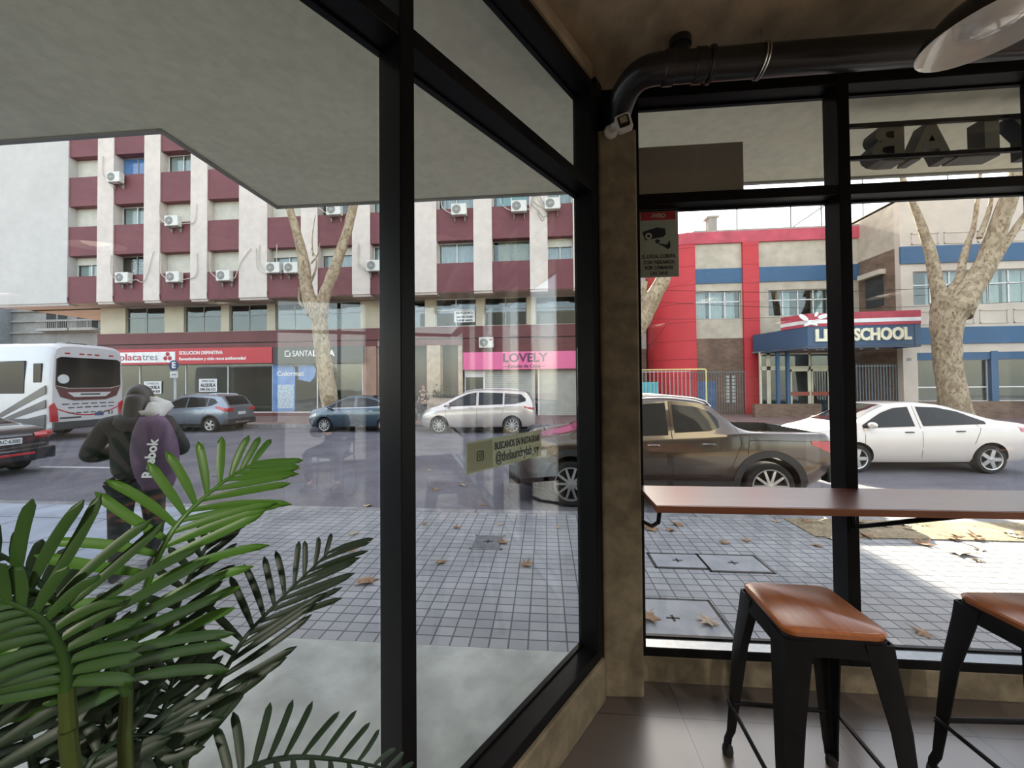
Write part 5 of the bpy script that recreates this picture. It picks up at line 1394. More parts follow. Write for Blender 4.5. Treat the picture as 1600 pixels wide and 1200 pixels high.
def make_car(label, cat, loc, P, colour, group=None, rotz=PI):
    c = Car(P); root = thing(P.get('name', 'car'), label, cat, loc, rotz, group)
    x0, x1 = P['w'][0][0], P['w'][-1][0]; n = 90
    xs = [x0 + (x1 - x0) * (0.5 - 0.5 * math.cos(PI * i / n)) * .35 + (x1 - x0) * (i / n) * .65 for i in range(n + 1)]
    mb = MB(); rows = []
    for i, x in enumerate(xs):
        h = c.sec(x); rows.append([Vector((x, y, z)) for y, z in h] + [Vector((x, -y, z)) for y, z in h[-2:0:-1]])
    mb.grid(rows, close=True); m = len(rows[0])
    mb.f.append(list(range(m))); mb.m.append(0); mb.f.append(list(range((len(xs) - 1) * m, len(xs) * m))); mb.m.append(0)
    body = mb.build('body', [colour, M_SEAM], root, local=True, angle=32)
    # wheel arches cut out of the shell
    r, wb = P['r'], P['wb']; ra = P.get('ra', r + .055)
    for wx in (-wb / 2, wb / 2):
        k = MB(); k.tube([(wx, -1.2, r + .01), (wx, 1.2, r + .01)], ra, 40); cu = k.build('cut', M_SEAM, None, local=True)
        cu.location = loc; cu.rotation_euler.z = rotz
        md = body.modifiers.new('arch', 'BOOLEAN'); md.operation = 'DIFFERENCE'; md.object = cu; md.solver = 'EXACT'
        bpy.context.view_layer.update()
        dg = bpy.context.evaluated_depsgraph_get(); me = bpy.data.meshes.new_from_object(body.evaluated_get(dg), depsgraph=dg)
        body.modifiers.clear(); old = body.data; body.data = me; bpy.data.objects.remove(cu)
    if P.get('bed'):
        bx0_, bx1_, bhw, bz = P['bed']
        k = MB().box(bx0_, bx1_, -bhw, bhw, bz, 2.0); cu = k.build('cut', M_SEAM, None, local=True); cu.location = loc; cu.rotation_euler.z = rotz
        md = body.modifiers.new('bed', 'BOOLEAN'); md.operation = 'DIFFERENCE'; md.object = cu; md.solver = 'EXACT'
        bpy.context.view_layer.update()
        dg = bpy.context.evaluated_depsgraph_get(); me = bpy.data.meshes.new_from_object(body.evaluated_get(dg), depsgraph=dg)
        body.modifiers.clear(); body.data = me; bpy.data.objects.remove(cu)
    me = body.data; me.name = 'body'
    while len(me.materials) < 2: me.materials.append(M_SEAM)
    me.materials[0] = colour; me.materials[1] = M_SEAM
    for p in me.polygons:
        p.material_index = 0; p.use_smooth = True
        cpt = sum((me.vertices[i].co for i in p.vertices), Vector()) / len(p.vertices)
        for wx in (-wb / 2, wb / 2):
            if all(abs(math.hypot(me.vertices[i].co.x - wx, me.vertices[i].co.z - r - .01) - ra) < .006 for i in p.vertices) and abs(p.normal.y) < .3: p.material_index = 1
        if p.normal.z < -.9: p.material_index = 1
        if P.get('bed') and P['bed'][0] - .01 < cpt.x < P['bed'][1] + .01 and abs(cpt.y) < P['bed'][2] + .002 and cpt.z > P['bed'][3] - .01 and (abs(abs(cpt.y) - P['bed'][2]) < .004 or p.normal.z > .95 and cpt.z < 1 or abs(p.normal.x) > .9): p.material_index = 1
    me.set_sharp_from_angle(angle=R_(32))
    W = max(v for _, v in P['w'])
    MB().box(x0 + .3, x1 - .3, -W + .34, W - .34, .16, .55).build('underbody', M_SEAM, root, local=True, smooth=False)
    for wx in (-wb / 2, wb / 2):
        for sg in (-1, 1): wheel(root, wx, sg * (c.sy(wx, r + ra) - .012 if ra + r < .9 else W - .03), r, .2, P.get('spokes', 5), sg, rr=P.get('rr', .66))
    if P.get('clad'):
        for sg in (-1, 1):
            k = MB(); cw = P['clad']
            for wx in (-wb / 2, wb / 2):
                R1, R2 = ra - .003, ra + cw; rws = [[], []]
                for i in range(29):
                    a = R_(lerp(-8, 188, i / 28))
                    rws[0].append((wx + R1 * math.cos(a), max(.20, r + .01 + R1 * math.sin(a)))); rws[1].append((wx + R2 * math.cos(a), max(.22, r + .01 + R2 * math.sin(a))))
                c.side(k, rws, sg, .012, -.02)
            c.band(k, [(-wb / 2 + ra, P.get('sill', .36)), (wb / 2 - ra, P.get('sill', .36))], [(-wb / 2 + ra, .215), (wb / 2 - ra, .215)], sg, 20, 3, .012)
            k.build('cladding', M_CLAD, root, local=True)
    for side_win in P['win']:
        top_, bot_ = side_win
        for sg in (-1, 1):
            k = MB(); c.band(k, top_, bot_, sg, 22, 6, .008); k.build('side_window', M_CARGL, root, local=True, angle=25)
    for nm, xa, xb, hw0, hw1 in P['screens']:
        k = MB(); c.top(k, [lerp(xa, xb, i / 12) for i in range(13)], lambda t, a=hw0, b=hw1: lerp(a, b, t)); k.build(nm, M_CARGL, root, local=True, angle=25)
    k = MB()
    for pts in P['seams']:
        for sg in (-1, 1): k.tube(c.seam(root, pts, sg), .004, 5)
    k.build('door_seam', M_SEAM, root, local=True)
    for hx, hz in P['handles']:
        for sg in (-1, 1):
            y = c.sy(hx, hz)
            k = MB(); k.tube([(hx - .085, sg * (y + .002), hz), (hx - .06, sg * (y + .024), hz + .004), (hx + .06, sg * (y + .024), hz + .004), (hx + .09, sg * (y + .002), hz)], [.010, .013, .013, .010], 8)
            k.build('door_handle', P.get('handle_mat', colour), root, local=True)
    mx, mz = P['mirror']
    for sg in (-1, 1):
        y = c.sy(mx, mz); k = MB()
        k.lathe([(0, -.06), (.05, -.055), (.085, -.02), (.09, .02), (.07, .055), (0, .065)], Matrix.Translation((mx + .02, sg * (y + .11), mz + .05)) @ Matrix.Rotation(PI / 2, 4, 'Y') @ Matrix.Diagonal((.75, 1.1, 1, 1)), 14)
        k.tube([(mx, sg * (y - .01), mz - .01), (mx + .01, sg * (y + .07), mz + .02)], .018, 6)
        k.build('side_mirror', P.get('mirror_mat', colour), root, local=True)
    for nm, m_, rws in P.get('patches', []):
        for sg in (-1, 1):
            k = MB(); top_, bot_ = rws; c.band(k, top_, bot_, sg, 12, 4, .006); k.build(nm, m_, root, local=True)
    if P.get('rails'):
        xa, xb, dy = P['rails']
        for sg in (-1, 1):
            pts = [(xa, .0)] + [(lerp(xa + .08, xb - .08, i / 6), .035) for i in range(7)] + [(xb, .0)]
            k = MB(); k.tube([(x, sg * (sm(P['wt'], x) - dy), c.tz(x, sm(P['wt'], x) - dy) + h) for x, h in pts], .014, 8); k.build('roof_rail', P.get('rail_mat', M_CHR), root, local=True)
    root['_c'] = 0; del root['_c']
    return root, c
def rear_plate(root, x, z, txt=None, w_=.40):
    k = MB(); k.box(x - .012, x + .02, -w_ / 2, w_ / 2, z - .065, z + .065); pl_ = k.build('number_plate', M_PLATE, root, local=True, bevel=.004)
    if txt:
        k = MB(); text_into(k, txt, MF((x - .0125, 0, z), (0, -1, 0), (0, 0, 1)), .11, .002, .002, width=w_ * .85); k.build('plate_lettering', M_INK, pl_, local=True, smooth=False)
def box_part(root, nm, m, x0, x1, y0, y1, z0, z1, bev=.02):
    return MB().box(x0, x1, y0, y1, z0, z1).build(nm, m, root, local=True, bevel=bev)

# ---- bronze double-cab pickup parked at the near kerb
PT = dict(name='pickup_truck', r=.36, wb=2.99, ra=.44, spokes=10, rr=.72, clad=.10, sill=.44, tuck=.03,
    zb=[(-2.45, .55), (-2.2, .42), (-1.9, .30), (1.9, .26), (2.3, .30), (2.42, .36)],
    zs=[(-2.45, 1.06), (-2.3, 1.15), (-1.2, 1.17), (-.5, 1.12), (.8, 1.05), (1.3, 1.02), (2.0, .96), (2.3, .86), (2.42, .74)],
    bed=(-2.34, -1.22, .74, .72), zt=[(-2.45, 1.08), (-2.3, 1.165), (-1.3, 1.185), (-1.14, 1.23), (-.9, 1.44), (-.70, 1.62), (-.5, 1.69), (0, 1.735), (.45, 1.71), (.75, 1.60), (1.15, 1.34), (1.45, 1.16), (1.6, 1.13), (2.1, 1.05), (2.32, .92), (2.42, .78)],
    w=[(-2.45, .80), (-2.38, .87), (-2.0, .925), (0, .925), (1.7, .925), (2.1, .88), (2.3, .78), (2.42, .62)],
    wt=[(-2.45, .74), (-2.3, .83), (-1.4, .83), (-1.0, .70), (-.6, .66), (0, .66), (.5, .64), (1.1, .68), (1.5, .78), (2.1, .76), (2.42, .52)],
    win=[([(-.80, 1.36), (-.70, 1.48), (-.50, 1.56), (-.12, 1.60)], [(-.80, 1.25), (-.66, 1.20), (-.12, 1.17)]), ([(-.02, 1.63), (.5, 1.59), (.72, 1.50), (1.12, 1.20)], [(-.02, 1.135), (1.12, 1.10)])],
    screens=[('windscreen', 1.42, .62, .66, .54), ('rear_window', -1.16, -.82, .44, .42)],
    seams=[[(-.07, 1.66), (-.07, .50)], [(-.72, 1.60), (-1.03, 1.36), (-1.08, 1.0), (-.92, .62)], [(1.05, 1.15), (1.12, .8), (1.0, .50)], [(-1.20, 1.12), (-1.17, .85)], [(-1.2, 1.06), (-2.35, 1.05)]],
    handles=[(.22, .98), (-.60, 1.00)], handle_mat=M_CHR, mirror=(.92, 1.14),
    patches=[('headlight', M_LAMPW, ([(2.0, .915), (2.34, .80)], [(2.0, .87), (2.34, .73)])), ('tail_light', M_LAMPR, ([(-2.44, 1.04), (-2.08, 1.06)], [(-2.44, .84), (-2.08, 1.0)]))],
    rails=(-.75, .45, .03))
M_BRONZE = paint('bronze_paint', (0.075, 0.056, 0.045), 0.7, 0.25)
hx_f = at(893, 760, Y=6.15).x; hx_r = at(1203, 760, Y=6.15).x
tx = (hx_f + hx_r) / 2
tor, tc = make_car('dark bronze double-cab pickup parked at the near kerb beyond the pillar', 'pickup truck', (tx, 7.05, ZR), PT, M_BRONZE)
box_part(tor, 'bumper', M_CLAD, -2.53, -2.35, -.86, .86, .42, .66)
box_part(tor, 'front_bumper', M_CLAD, 2.28, 2.50, -.70, .70, .30, .62)
box_part(tor, 'grille', M_SEAM, 2.36, 2.44, -.48, .48, .62, .74, .01)
rear_plate(tor, -2.46, .80)

# ---- white saloon behind it
PS = dict(r=.30, wb=2.60, ra=.345, spokes=5, rr=.70,
    zb=[(-2.2, .34), (-1.9, .24), (1.8, .20), (2.15, .26)],
    zs=[(-2.2, .82), (-2.12, .93), (-1.2, .97), (0, .93), (1.2, .87), (1.9, .76), (2.15, .60)],
    zt=[(-2.2, .86), (-2.12, 1.0), (-1.9, 1.06), (-1.55, 1.11), (-1.1, 1.27), (-.6, 1.43), (-.1, 1.48), (.35, 1.455), (.7, 1.33), (1.2, 1.07), (1.45, .98), (1.95, .86), (2.15, .66)],
    w=[(-2.2, .68), (-2.12, .78), (-1.8, .85), (0, .86), (1.4, .86), (1.8, .82), (2.05, .70), (2.15, .56)],
    wt=[(-2.2, .60), (-2.1, .70), (-1.6, .70), (-1.0, .60), (-.4, .57), (.2, .57), (.7, .60), (1.25, .72), (1.9, .66), (2.15, .46)],
    win=[([(-1.28, 1.08), (-.85, 1.28), (-.45, 1.37), (-.06, 1.385)], [(-1.28, 1.03), (-.06, .985)]), ([(.10, 1.385), (.40, 1.355), (.65, 1.26), (1.12, 1.0)], [(.10, .98), (1.12, .94)])],
    screens=[('windscreen', 1.28, .48, .62, .50), ('rear_window', -1.50, -.72, .56, .48)],
    seams=[[(.0, 1.40), (.02, .32)], [(-.98, 1.24), (-1.12, .95), (-.98, .62)], [(1.12, .98), (1.14, .6), (1.02, .30)]],
    handles=[(.26, .86), (-.72, .88)], handle_mat=M_CLAD, mirror=(.98, .96),
    patches=[('headlight', M_LAMPW, ([(1.65, .80), (2.05, .66)], [(1.65, .70), (2.05, .56)])), ('tail_light', M_LAMPR, ([(-2.17, .92), (-1.86, .97)], [(-2.17, .80), (-1.86, .88)]))])
M_WHT = paint('white_paint', (0.66, 0.60, 0.565), 0.0, 0.3)
q = at(1549, 718, Y=8.8)
sal, c_ = make_car('white four-door saloon standing behind the bronze pickup, on the right', 'car', (q.x - 1.30, 8.8 + .83, ZR), PS, M_WHT)
rear_plate(sal, -2.21, .6)
k = MB(); q2 = 0
# ---- silver people carrier on the far side
PV = dict(r=.32, wb=2.80, ra=.37, spokes=10, rr=.74, rails=(-1.6, .45, .05),
    zb=[(-2.25, .34), (-1.95, .25), (1.85, .22), (2.2, .28)],
    zs=[(-2.25, .92), (-2.15, 1.06), (-1.2, 1.06), (0, 1.02), (1.2, .95), (1.9, .80), (2.2, .62)],
    zt=[(-2.25, .98), (-2.17, 1.20), (-2.02, 1.48), (-1.85, 1.60), (-1.3, 1.655), (-.4, 1.68), (.2, 1.64), (.7, 1.47), (1.25, 1.17), (1.5, 1.06), (1.95, .93), (2.2, .70)],
    w=[(-2.25, .70), (-2.15, .82), (-1.8, .89), (0, .90), (1.4, .90), (1.85, .85), (2.1, .70), (2.2, .56)],
    wt=[(-2.25, .62), (-2.1, .66), (-1.6, .66), (0, .64), (.6, .64), (1.2, .72), (1.5, .76), (2.2, .46)],
    win=[([(-1.92, 1.32), (-1.74, 1.48), (-1.12, 1.53)], [(-1.92, 1.22), (-1.50, 1.12), (-1.12, 1.11)]), ([(-1.05, 1.53), (-.12, 1.56)], [(-1.05, 1.11), (-.12, 1.08)]), ([(-.03, 1.56), (.25, 1.52), (.62, 1.38), (1.22, 1.06)], [(-.03, 1.075), (1.22, 1.02)])],
    screens=[('windscreen', 1.32, .42, .66, .56), ('rear_window', -2.19, -1.93, .58, .54)],
    seams=[[(-.07, 1.56), (-.06, .34)], [(-1.10, 1.5), (-1.12, 1.0), (-.98, .66)], [(1.14, 1.04), (1.12, .6), (1.02, .34)], [(-1.1, 1.02), (-1.9, 1.02)]],
    handles=[(.14, .98), (-.86, .99)], mirror=(1.02, 1.04),
    patches=[('headlight', M_LAMPW, ([(1.55, .90), (2.12, .70)], [(1.55, .80), (2.12, .58)])), ('tail_light', M_LAMPR, ([(-2.23, .98), (-1.86, 1.04)], [(-2.23, .88), (-1.86, .99)]))])
M_SILV = paint('silver_paint', (0.62, 0.56, 0.53), 0.45, 0.3)
YV = 15.0
xf_, xr_ = at(686, 665, Y=YV).x, at(800, 662, Y=YV).x
van, c_ = make_car('silver people carrier parked across the street under the pink shop sign', 'car', ((xf_ + xr_) / 2, YV + .9, ZR), PV, M_SILV)
van.scale = ((xr_ - xf_) / 2.80,) * 3
# ---- silver-blue crossover hatchback
PH = dict(r=.32, wb=2.55, ra=.38, spokes=5, rr=.66, clad=.055, sill=.36, rails=(-1.35, .35, .06),
    zb=[(-2.0, .42), (-1.8, .30), (1.7, .24), (2.05, .30)],
    zs=[(-2.0, .98), (-1.9, 1.06), (-1.2, 1.06), (0, 1.01), (1.1, .93), (1.8, .80), (2.05, .62)],
    zt=[(-2.0, 1.04), (-1.92, 1.16), (-1.72, 1.44), (-1.55, 1.555), (-1.1, 1.60), (-.3, 1.62), (.2, 1.57), (.6, 1.43), (1.15, 1.12), (1.4, 1.02), (1.85, .90), (2.05, .70)],
    w=[(-2.0, .74), (-1.92, .82), (-1.6, .87), (0, .87), (1.3, .87), (1.7, .83), (1.95, .70), (2.05, .54)],
    wt=[(-2.0, .62), (-1.85, .64), (-1.5, .63), (0, .62), (.5, .62), (1.1, .70), (1.4, .74), (2.05, .45)],
    win=[([(-1.52, 1.28), (-1.36, 1.42), (-1.12, 1.46)], [(-1.52, 1.24), (-1.30, 1.14), (-1.12, 1.10)]), ([(-1.07, 1.465), (-.17, 1.50)], [(-1.07, 1.095), (-.17, 1.06)]), ([(-.10, 1.50), (.2, 1.46), (.52, 1.34), (1.12, 1.03)], [(-.10, 1.055), (1.12, .99)])],
    screens=[('windscreen', 1.22, .34, .62, .54), ('rear_window', -1.93, -1.63, .56, .50)],
    seams=[[(-.13, 1.5), (-.10, .36)], [(-1.08, 1.45), (-1.12, 1.0), (-.92, .66)], [(1.04, 1.0), (1.06, .6), (.94, .36)]],
    handles=[(.10, .95), (-.86, .98)], mirror=(.92, 1.00),
    patches=[('headlight', M_LAMPW, ([(1.5, .88), (1.98, .70)], [(1.5, .78), (1.98, .60)])), ('tail_light', M_LAMPR, ([(-1.97, 1.02), (-1.50, 1.12)], [(-1.97, .86), (-1.50, 1.04)]))])
M_BLUS = paint('blue_silver_paint', (0.22, 0.26, 0.31), 0.6, 0.28)
xr_ = at(327, 659, Y=15.2).x
hb, c_ = make_car('silver-blue crossover hatchback parked under the red shop sign', 'car', (xr_ - 1.275 + .0, 15.2 + .87, ZR), PH, M_BLUS)
for o_ in (hb,):
    k = MB()
    box_part(hb, 'bumper', M_CLAD, -2.07, -1.80, -.80, .80, .30, .56, .04)
    MB().box(-2.085, -2.04, -.36, .36, .36, .42).build('skid_plate', M_CHR, hb, local=True, bevel=.01)
    for sg in (-1, 1):
        k = MB(); k.box(-2.03, -1.96, sg * .44, sg * .78, .87, 1.03); k.build('tail_light', M_LAMPR, hb, local=True, bevel=.02)
    rear_plate(hb, -2.03, .78)
# ---- dark blue car half hidden by the mullion
PD = dict(PS); PD = dict(PS, zs=[(a, b + .05) for a, b in PS['zs']], zt=[(a, b + .06) for a, b in PS['zt']], spokes=10, rr=.72,
    win=[([(x, z + .06) for x, z in a], [(x, z + .05) for x, z in b]) for a, b in PS['win']])
PD['win'] = [([(-1.20, 1.16), (-.85, 1.32), (-.45, 1.42), (-.06, 1.44)], [(-1.20, 1.10), (-.06, 1.04)]), ([(.05, 1.44), (.40, 1.41), (.65, 1.32), (1.22, 1.05)], [(.05, 1.035), (1.22, .99)])]
PD['handle_mat'] = M_CHR
M_DBLU = paint('dark_blue_paint', (0.050, 0.085, 0.12), 0.5, 0.26)
xf_ = at(506, 663, Y=15.3).x
db, c_ = make_car('dark blue hatchback parked beside the far tree, half hidden by the black mullion', 'car', (xf_ + 1.30, 15.3 + .86, ZR), PD, M_DBLU)
k = MB()
for sg in (-1, 1): c_.band(k, [(-1.25, 1.06), (1.25, 1.0)], [(-1.25, 1.045), (1.25, .985)], sg, 20, 1, .008)
k.build('window_trim', M_CHR, db, local=True)
# ---- black saloon in front on the left, seen from behind
PB_ = dict(PS, spokes=5)
PB_['screens'] = [('windscreen', 1.28, .48, .62, .50), ('rear_window', -1.62, -.74, .58, .48)]
M_DARK = paint('near_black_paint', (0.018, 0.020, 0.028), 0.4, 0.22)
q = at(92, 690, Y=8.3)
yb = 7.48
bk, c_ = make_car('near-black saloon seen from behind at the left edge, in front of the bus', 'car', (q.x - 2.32, yb, ZR), PB_, M_DARK)
box_part(bk, 'bumper', M_DARK, -2.30, -2.05, -.80, .80, .30, .60, .05)
MB().box(-2.312, -2.29, -.40, .40, .45, .50).build('reflector_strip', M_LAMPR, bk, local=True, bevel=.005)
for sg in (-1, 1):
    k = MB(); k.tube([(-2.16, sg * .46, .86), (-2.19, sg * .62, .87), (-2.12, sg * .76, .88)], [.07, .085, .075], 12); k.build('tail_light', M_LAMPR, bk, local=True)
rear_plate(bk, -2.22, .77, 'LAC·6300', .46)

# ---- coach
M_BUSW = paint('bus_white', (0.60, 0.60, 0.62), 0.0, 0.35)
M_BUSD = paint('bus_dark', (0.045, 0.05, 0.055), 0.0, 0.4)
M_BUSR = mat('bus_red', (0.40, 0.04, 0.05), 0.4, coat=.5)
BX = at(78, 600, Y=12.4).x; BY0 = 12.35; BW = 2.55
bx = thing('bus', 'white and dark grey coach seen from its rear corner on the left', 'bus', (BX, BY0, ZR))
Lb = 11.0; hb_ = 3.62
def bsec(x, inset=0.0, zt_=hb_, zb=.38):
    r_ = []
    y0, y1 = inset, BW - inset
    pts = [(y0 + .10, zb), (y0 + .01, zb + .08), (y0, 1.2), (y0 + .005, 2.2), (y0 + .05, 3.1), (y0 + .12, zt_ - .12), (y0 + .30, zt_ - .02), (y0 + .7, zt_ + .02)]
    pts += [(BW - y, z) for y, z in pts[::-1]]
    return [Vector((x, y, z)) for y, z in pts]
mb = MB(); rows = []
for x, ins, zt_, zb in ((-Lb, .1, hb_ - .1, .45), (-Lb + .2, 0, hb_, .38), (-6, 0, hb_, .36), (-1, 0, hb_, .38), (-.35, 0, hb_, .38), (-.16, .02, hb_ - .01, .38), (-.06, .06, hb_ - .05, .40), (0, .12, hb_ - .12, .43)):
    rows.append(bsec(x, ins, zt_, zb))
mb.grid(rows, close=True); m = len(rows[0]); mb.f.append(list(range(m))); mb.m.append(0); mb.f.append([7 * m + i for i in range(m)]); mb.m.append(0)
bb = mb.build('body', M_BUSW, bx, local=True, angle=30)
# side: window band, stripes
for xa, xb in ((-2.0, -.95), (-4.2, -2.1), (-6.4, -4.3), (-8.6, -6.5), (-10.6, -8.7)):
    MB().box(xa, xb, -.006, .06, 1.75, 2.95).build('side_window', M_CARGL, bx, local=True, bevel=.03)
MB().box(-.62, -.28, -.006, .06, 2.15, 2.85).build('side_window', M_CARGL, bx, local=True, bevel=.02)
MB().box(-.70, -.20, .0, .01, 1.65, 3.0)
for k_, (z0, z1) in enumerate(((.62, 1.75), (.1, 1.23), (-.45, .70))):
    pg = [(-2.9, z0 - .55 * .9), (-.10, z1), (-.10, z1 + .30), (-2.9, z0 - .1)]
    pg = [(x, max(.42, z)) for x, z in pg]
    MB().prism(pg, .02, MF((0, .008, 0), (1, 0, 0), (0, 0, 1))).build('stripe', M_BUSD, bx, local=True, smooth=False)
MB().box(-2.6, -.12, -.008, .03, .40, .85).build('side_skirt', M_BUSD, bx, local=True, bevel=.01)
# rear face
Mr = MF((0.0, 0, 0), (0, 1, 0), (0, 0, 1))        # x -> +y, y -> z, z -> +x
def rearp(poly, d, m_, nm, par=None, z0=-.004, bev=0): return MB().prism(poly, d, Mr @ Matrix.Translation((0, 0, z0))).build(nm, m_, par or bx, local=True, bevel=bev, smooth=False)
rearp([(.20, 2.05), (.22, 3.02), (.35, 3.10), (BW - .35, 3.10), (BW - .22, 3.02), (BW - .20, 2.05), (BW - .6, 1.95), (.6, 1.95)], .03, M_CARGL, 'rear_window', bev=.01)
rearp([(.20, 2.02), (.55, 1.92), (BW - .55, 1.92), (BW - .20, 2.02), (BW - .35, 1.62), (BW - .75, 1.48), (.75, 1.48), (.35, 1.62)], .028, mat('bus_trim', (.10, .03, .035), .4), 'rear_trim')
rearp([(.55, 1.78), (BW - .55, 1.78), (BW - .75, 1.60), (.75, 1.60)], .036, M_BUSW, 'vent_panel')
rearp([(.95, 1.73), (1.6, 1.73), (1.6, 1.67), (.95, 1.67)], .042, M_BUSD, 'vent_slot')
for k_ in range(2):
    y0 = .02 if k_ == 0 else BW - .28
    rearp([(y0 + .03, .72), (y0 + .26, .72), (y0 + .22, 1.2), (y0 + .12, 1.42), (y0, 1.3)], .06, M_LAMPR, 'tail_light', bev=.01)
rearp([(.12, .43), (BW - .12, .43), (BW - .12, .70), (.12, .70)], .08, M_BUSD, 'bumper', bev=.02)
pts_ = [(.28 + (BW - .56) * i / 20, 1.15 - .28 * (1 - (abs(i - 10) / 10) ** 2)) for i in range(21)]
rearp(pts_ + [(y, z + .05) for y, z in pts_[::-1]], .008, M_BUSR, 'red_line')
rearp([(.35, .80), (1.0, .80), (1.0, .86), (.35, .86)], .012, M_BUSD, 'lower_vent')
rearp([(1.45, .84), (1.75, .84), (1.75, .97), (1.45, .97)], .012, mat('blue_badge', (.05, .08, .2), .5), 'badge')
k = MB(); text_into(k, '11', Mr @ Matrix.Translation((2.0, .93, .004)), .22, .006, .006); k.build('fleet_number', M_INK, bx, local=True, smooth=False)
k = MB()
k.lathe([(0, 0), (.17, 0), (.17, .012), (0, .012)], Mr @ Matrix.Translation((.42, 2.28, .026)), 24); k.build('round_sticker', M_PLATE, bx, local=True)
for yy in (.55, 1.0, 1.25, 1.5, 2.0):
    rearp([(yy - .08, 3.22), (yy + .08, 3.22), (yy + .08, 3.27), (yy - .08, 3.27)], .012, M_LAMPR, 'marker_lamp')
k = MB()
for yy, zz, wd in ((1.27, 1.34, .9), (1.35, 1.20, .8), (1.27, 1.00, .7)):
    for j in range(6): 
        y_ = yy - wd + 2 * wd * (j + .5) / 6; k.prism([(y_ - wd * .12, zz - .02), (y_ + wd * .12, zz - .02), (y_ + wd * .12, zz + .02), (y_ - wd * .12, zz + .02)], .006, Mr)
k.build('rear_script', M_BUSD, bx, local=True, smooth=False)
for xx in (-2.7, -9.0):
    for yy, sg in ((.03, -1), (BW - .03, 1)):
        wheel(bx, xx, yy - sg * .02, .48, .28, 8, sg)
box_part(bx, 'roof_hatch', M_BUSD, -.95, -.55, .9, 1.6, hb_, hb_ + .09, .03)
# ================================================================ plane trees
def bark(name):
    m, n, b = _new(name); co = _coords(n, (1, 1, .6))
    a = n.nodes.new('ShaderNodeTexNoise'); a.inputs['Scale'].default_value = 5; a.inputs['Detail'].default_value = 6; a.inputs['Distortion'].default_value = .8; n.links.new(co, a.inputs['Vector'])
    c = n.nodes.new('ShaderNodeTexNoise'); c.inputs['Scale'].default_value = 11; c.inputs['Detail'].default_value = 4; n.links.new(co, c.inputs['Vector'])
    x = _mix(n, _ramp(n, a.outputs[0], .38, .60), (.25, .185, .115), (.42, .335, .225))
    x = _mix(n, _ramp(n, c.outputs[0], .54, .68), x, (.15, .105, .065))
    n.links.new(x, b.inputs['Base Color']); b.inputs['Roughness'].default_value = .9
    bp = n.nodes.new('ShaderNodeBump'); bp.inputs['Strength'].default_value = .5; bp.inputs['Distance'].default_value = .03; n.links.new(a.outputs[0], bp.inputs['Height']); n.links.new(bp.outputs[0], b.inputs['Normal'])
    return m
M_BARK = bark('plane_bark')
def limb(px, Y, wpx, mb=None, dy=None, n=28, sides=14, lump=.08):
    D = [(at(x, y, Y=Y) - EYE) for x, y in px]
    k = len(px); dep = [d.dot(cam_rot @ Vector((0, 0, -1))) for d in D]
    pts = [EYE + d for d in D]
    if dy: pts = [p + Vector((0, v, 0)) for p, v in zip(pts, dy)]
    path = smooth_path(pts, n); rad = []
    for i in range(n):
        u = i / (n - 1) * (k - 1); j = min(int(u), k - 2); f = u - j
        rad.append(lerp(wpx[j], wpx[j + 1], f) / 2 * dep[j] / FPX * .93)
    b = mb or MB(); s0 = len(b.v); b.tube(path, rad, sides)
    for i in range(s0, len(b.v)):
        v = b.v[i]; c = path[min(n - 1, (i - s0) // sides)]; q = noise.noise(v * 1.6) + .5 * noise.noise(v * 4)
        b.v[i] = c + (v - c) * (1 + lump * 1.6 * q)
    return b, path, rad
def tree(lab, Y, trunk, tw, branches, base_lab='plane_tree'):
    b, path, rad = limb(trunk, Y, tw)
    t = thing('plane_tree', lab, 'tree', (path[0].x, Y, ZS))
    b.build('trunk', M_BARK, t, angle=80)
    for br in branches:
        b, _, _ = limb(br[0], Y, br[1], dy=br[2] if len(br) > 2 else None); b.build('branch', M_BARK, t, angle=80)
tree('leafless plane tree with a forked mottled trunk in front of the black shop sign', 17.6,
     [(519, 668), (517, 640), (511, 600), (504, 550), (499, 505), (494, 482)], [34, 28, 26, 24, 25, 30],
     [([(492, 490), (480, 455), (475, 415), (470, 380), (457, 330), (444, 285), (436, 230)], [26, 20, 18, 14, 12, 9, 7], [0, 0, 0, -.1, -.2, -.4, -.6]),
      ([(500, 495), (506, 465), (519, 425), (529, 390), (538, 355), (547, 318), (556, 265), (560, 220)], [24, 19, 18, 16, 15, 14, 11, 8], [0, 0, .1, .2, .3, .3, .4, .5]),
      ([(481, 450), (492, 425), (494, 405), (486, 388)], [6, 3.4, 2, 1]), ([(486, 412), (496, 398), (500, 380)], [3, 2, 1]), ([(489, 400), (488, 370), (493, 335)], [2.4, 1.6, 1]), ([(470, 450), (468, 470), (474, 480)], [8, 5, 4])])
tree('big leafless plane tree with three mottled limbs in front of the cream school block', 17.3,
     [(1497, 665), (1491, 625), (1481, 570), (1479, 530), (1480, 500), (1487, 480)], [46, 38, 34, 36, 42, 56],
     [([(1476, 492), (1468, 462), (1461, 430), (1454, 395), (1443, 350), (1434, 315), (1424, 270), (1415, 215)], [24, 19, 17, 15, 12, 10, 8, 6], [0, 0, 0, 0, .1, .2, .4, .5]),
      ([(1492, 490), (1512, 455), (1534, 425), (1547, 392), (1554, 350), (1560, 310), (1563, 265), (1566, 190)], [44, 33, 30, 26, 23, 21, 17, 12], [0, 0, 0, 0, -.2, -.4, -.6, -.8]),
      ([(1543, 420), (1562, 395), (1584, 362), (1606, 330), (1640, 290)], [18, 12, 10, 8, 6]),
      ([(1484, 480), (1494, 455), (1511, 432), (1525, 402), (1537, 372), (1556, 338), (1575, 250)], [20, 14, 12, 11, 9, 7, 5], [0, .2, .3, .5, .6, .8, 1]),
      ([(1530, 372), (1545, 330), (1548, 305), (1536, 300)], [8, 6, 5, 3])])
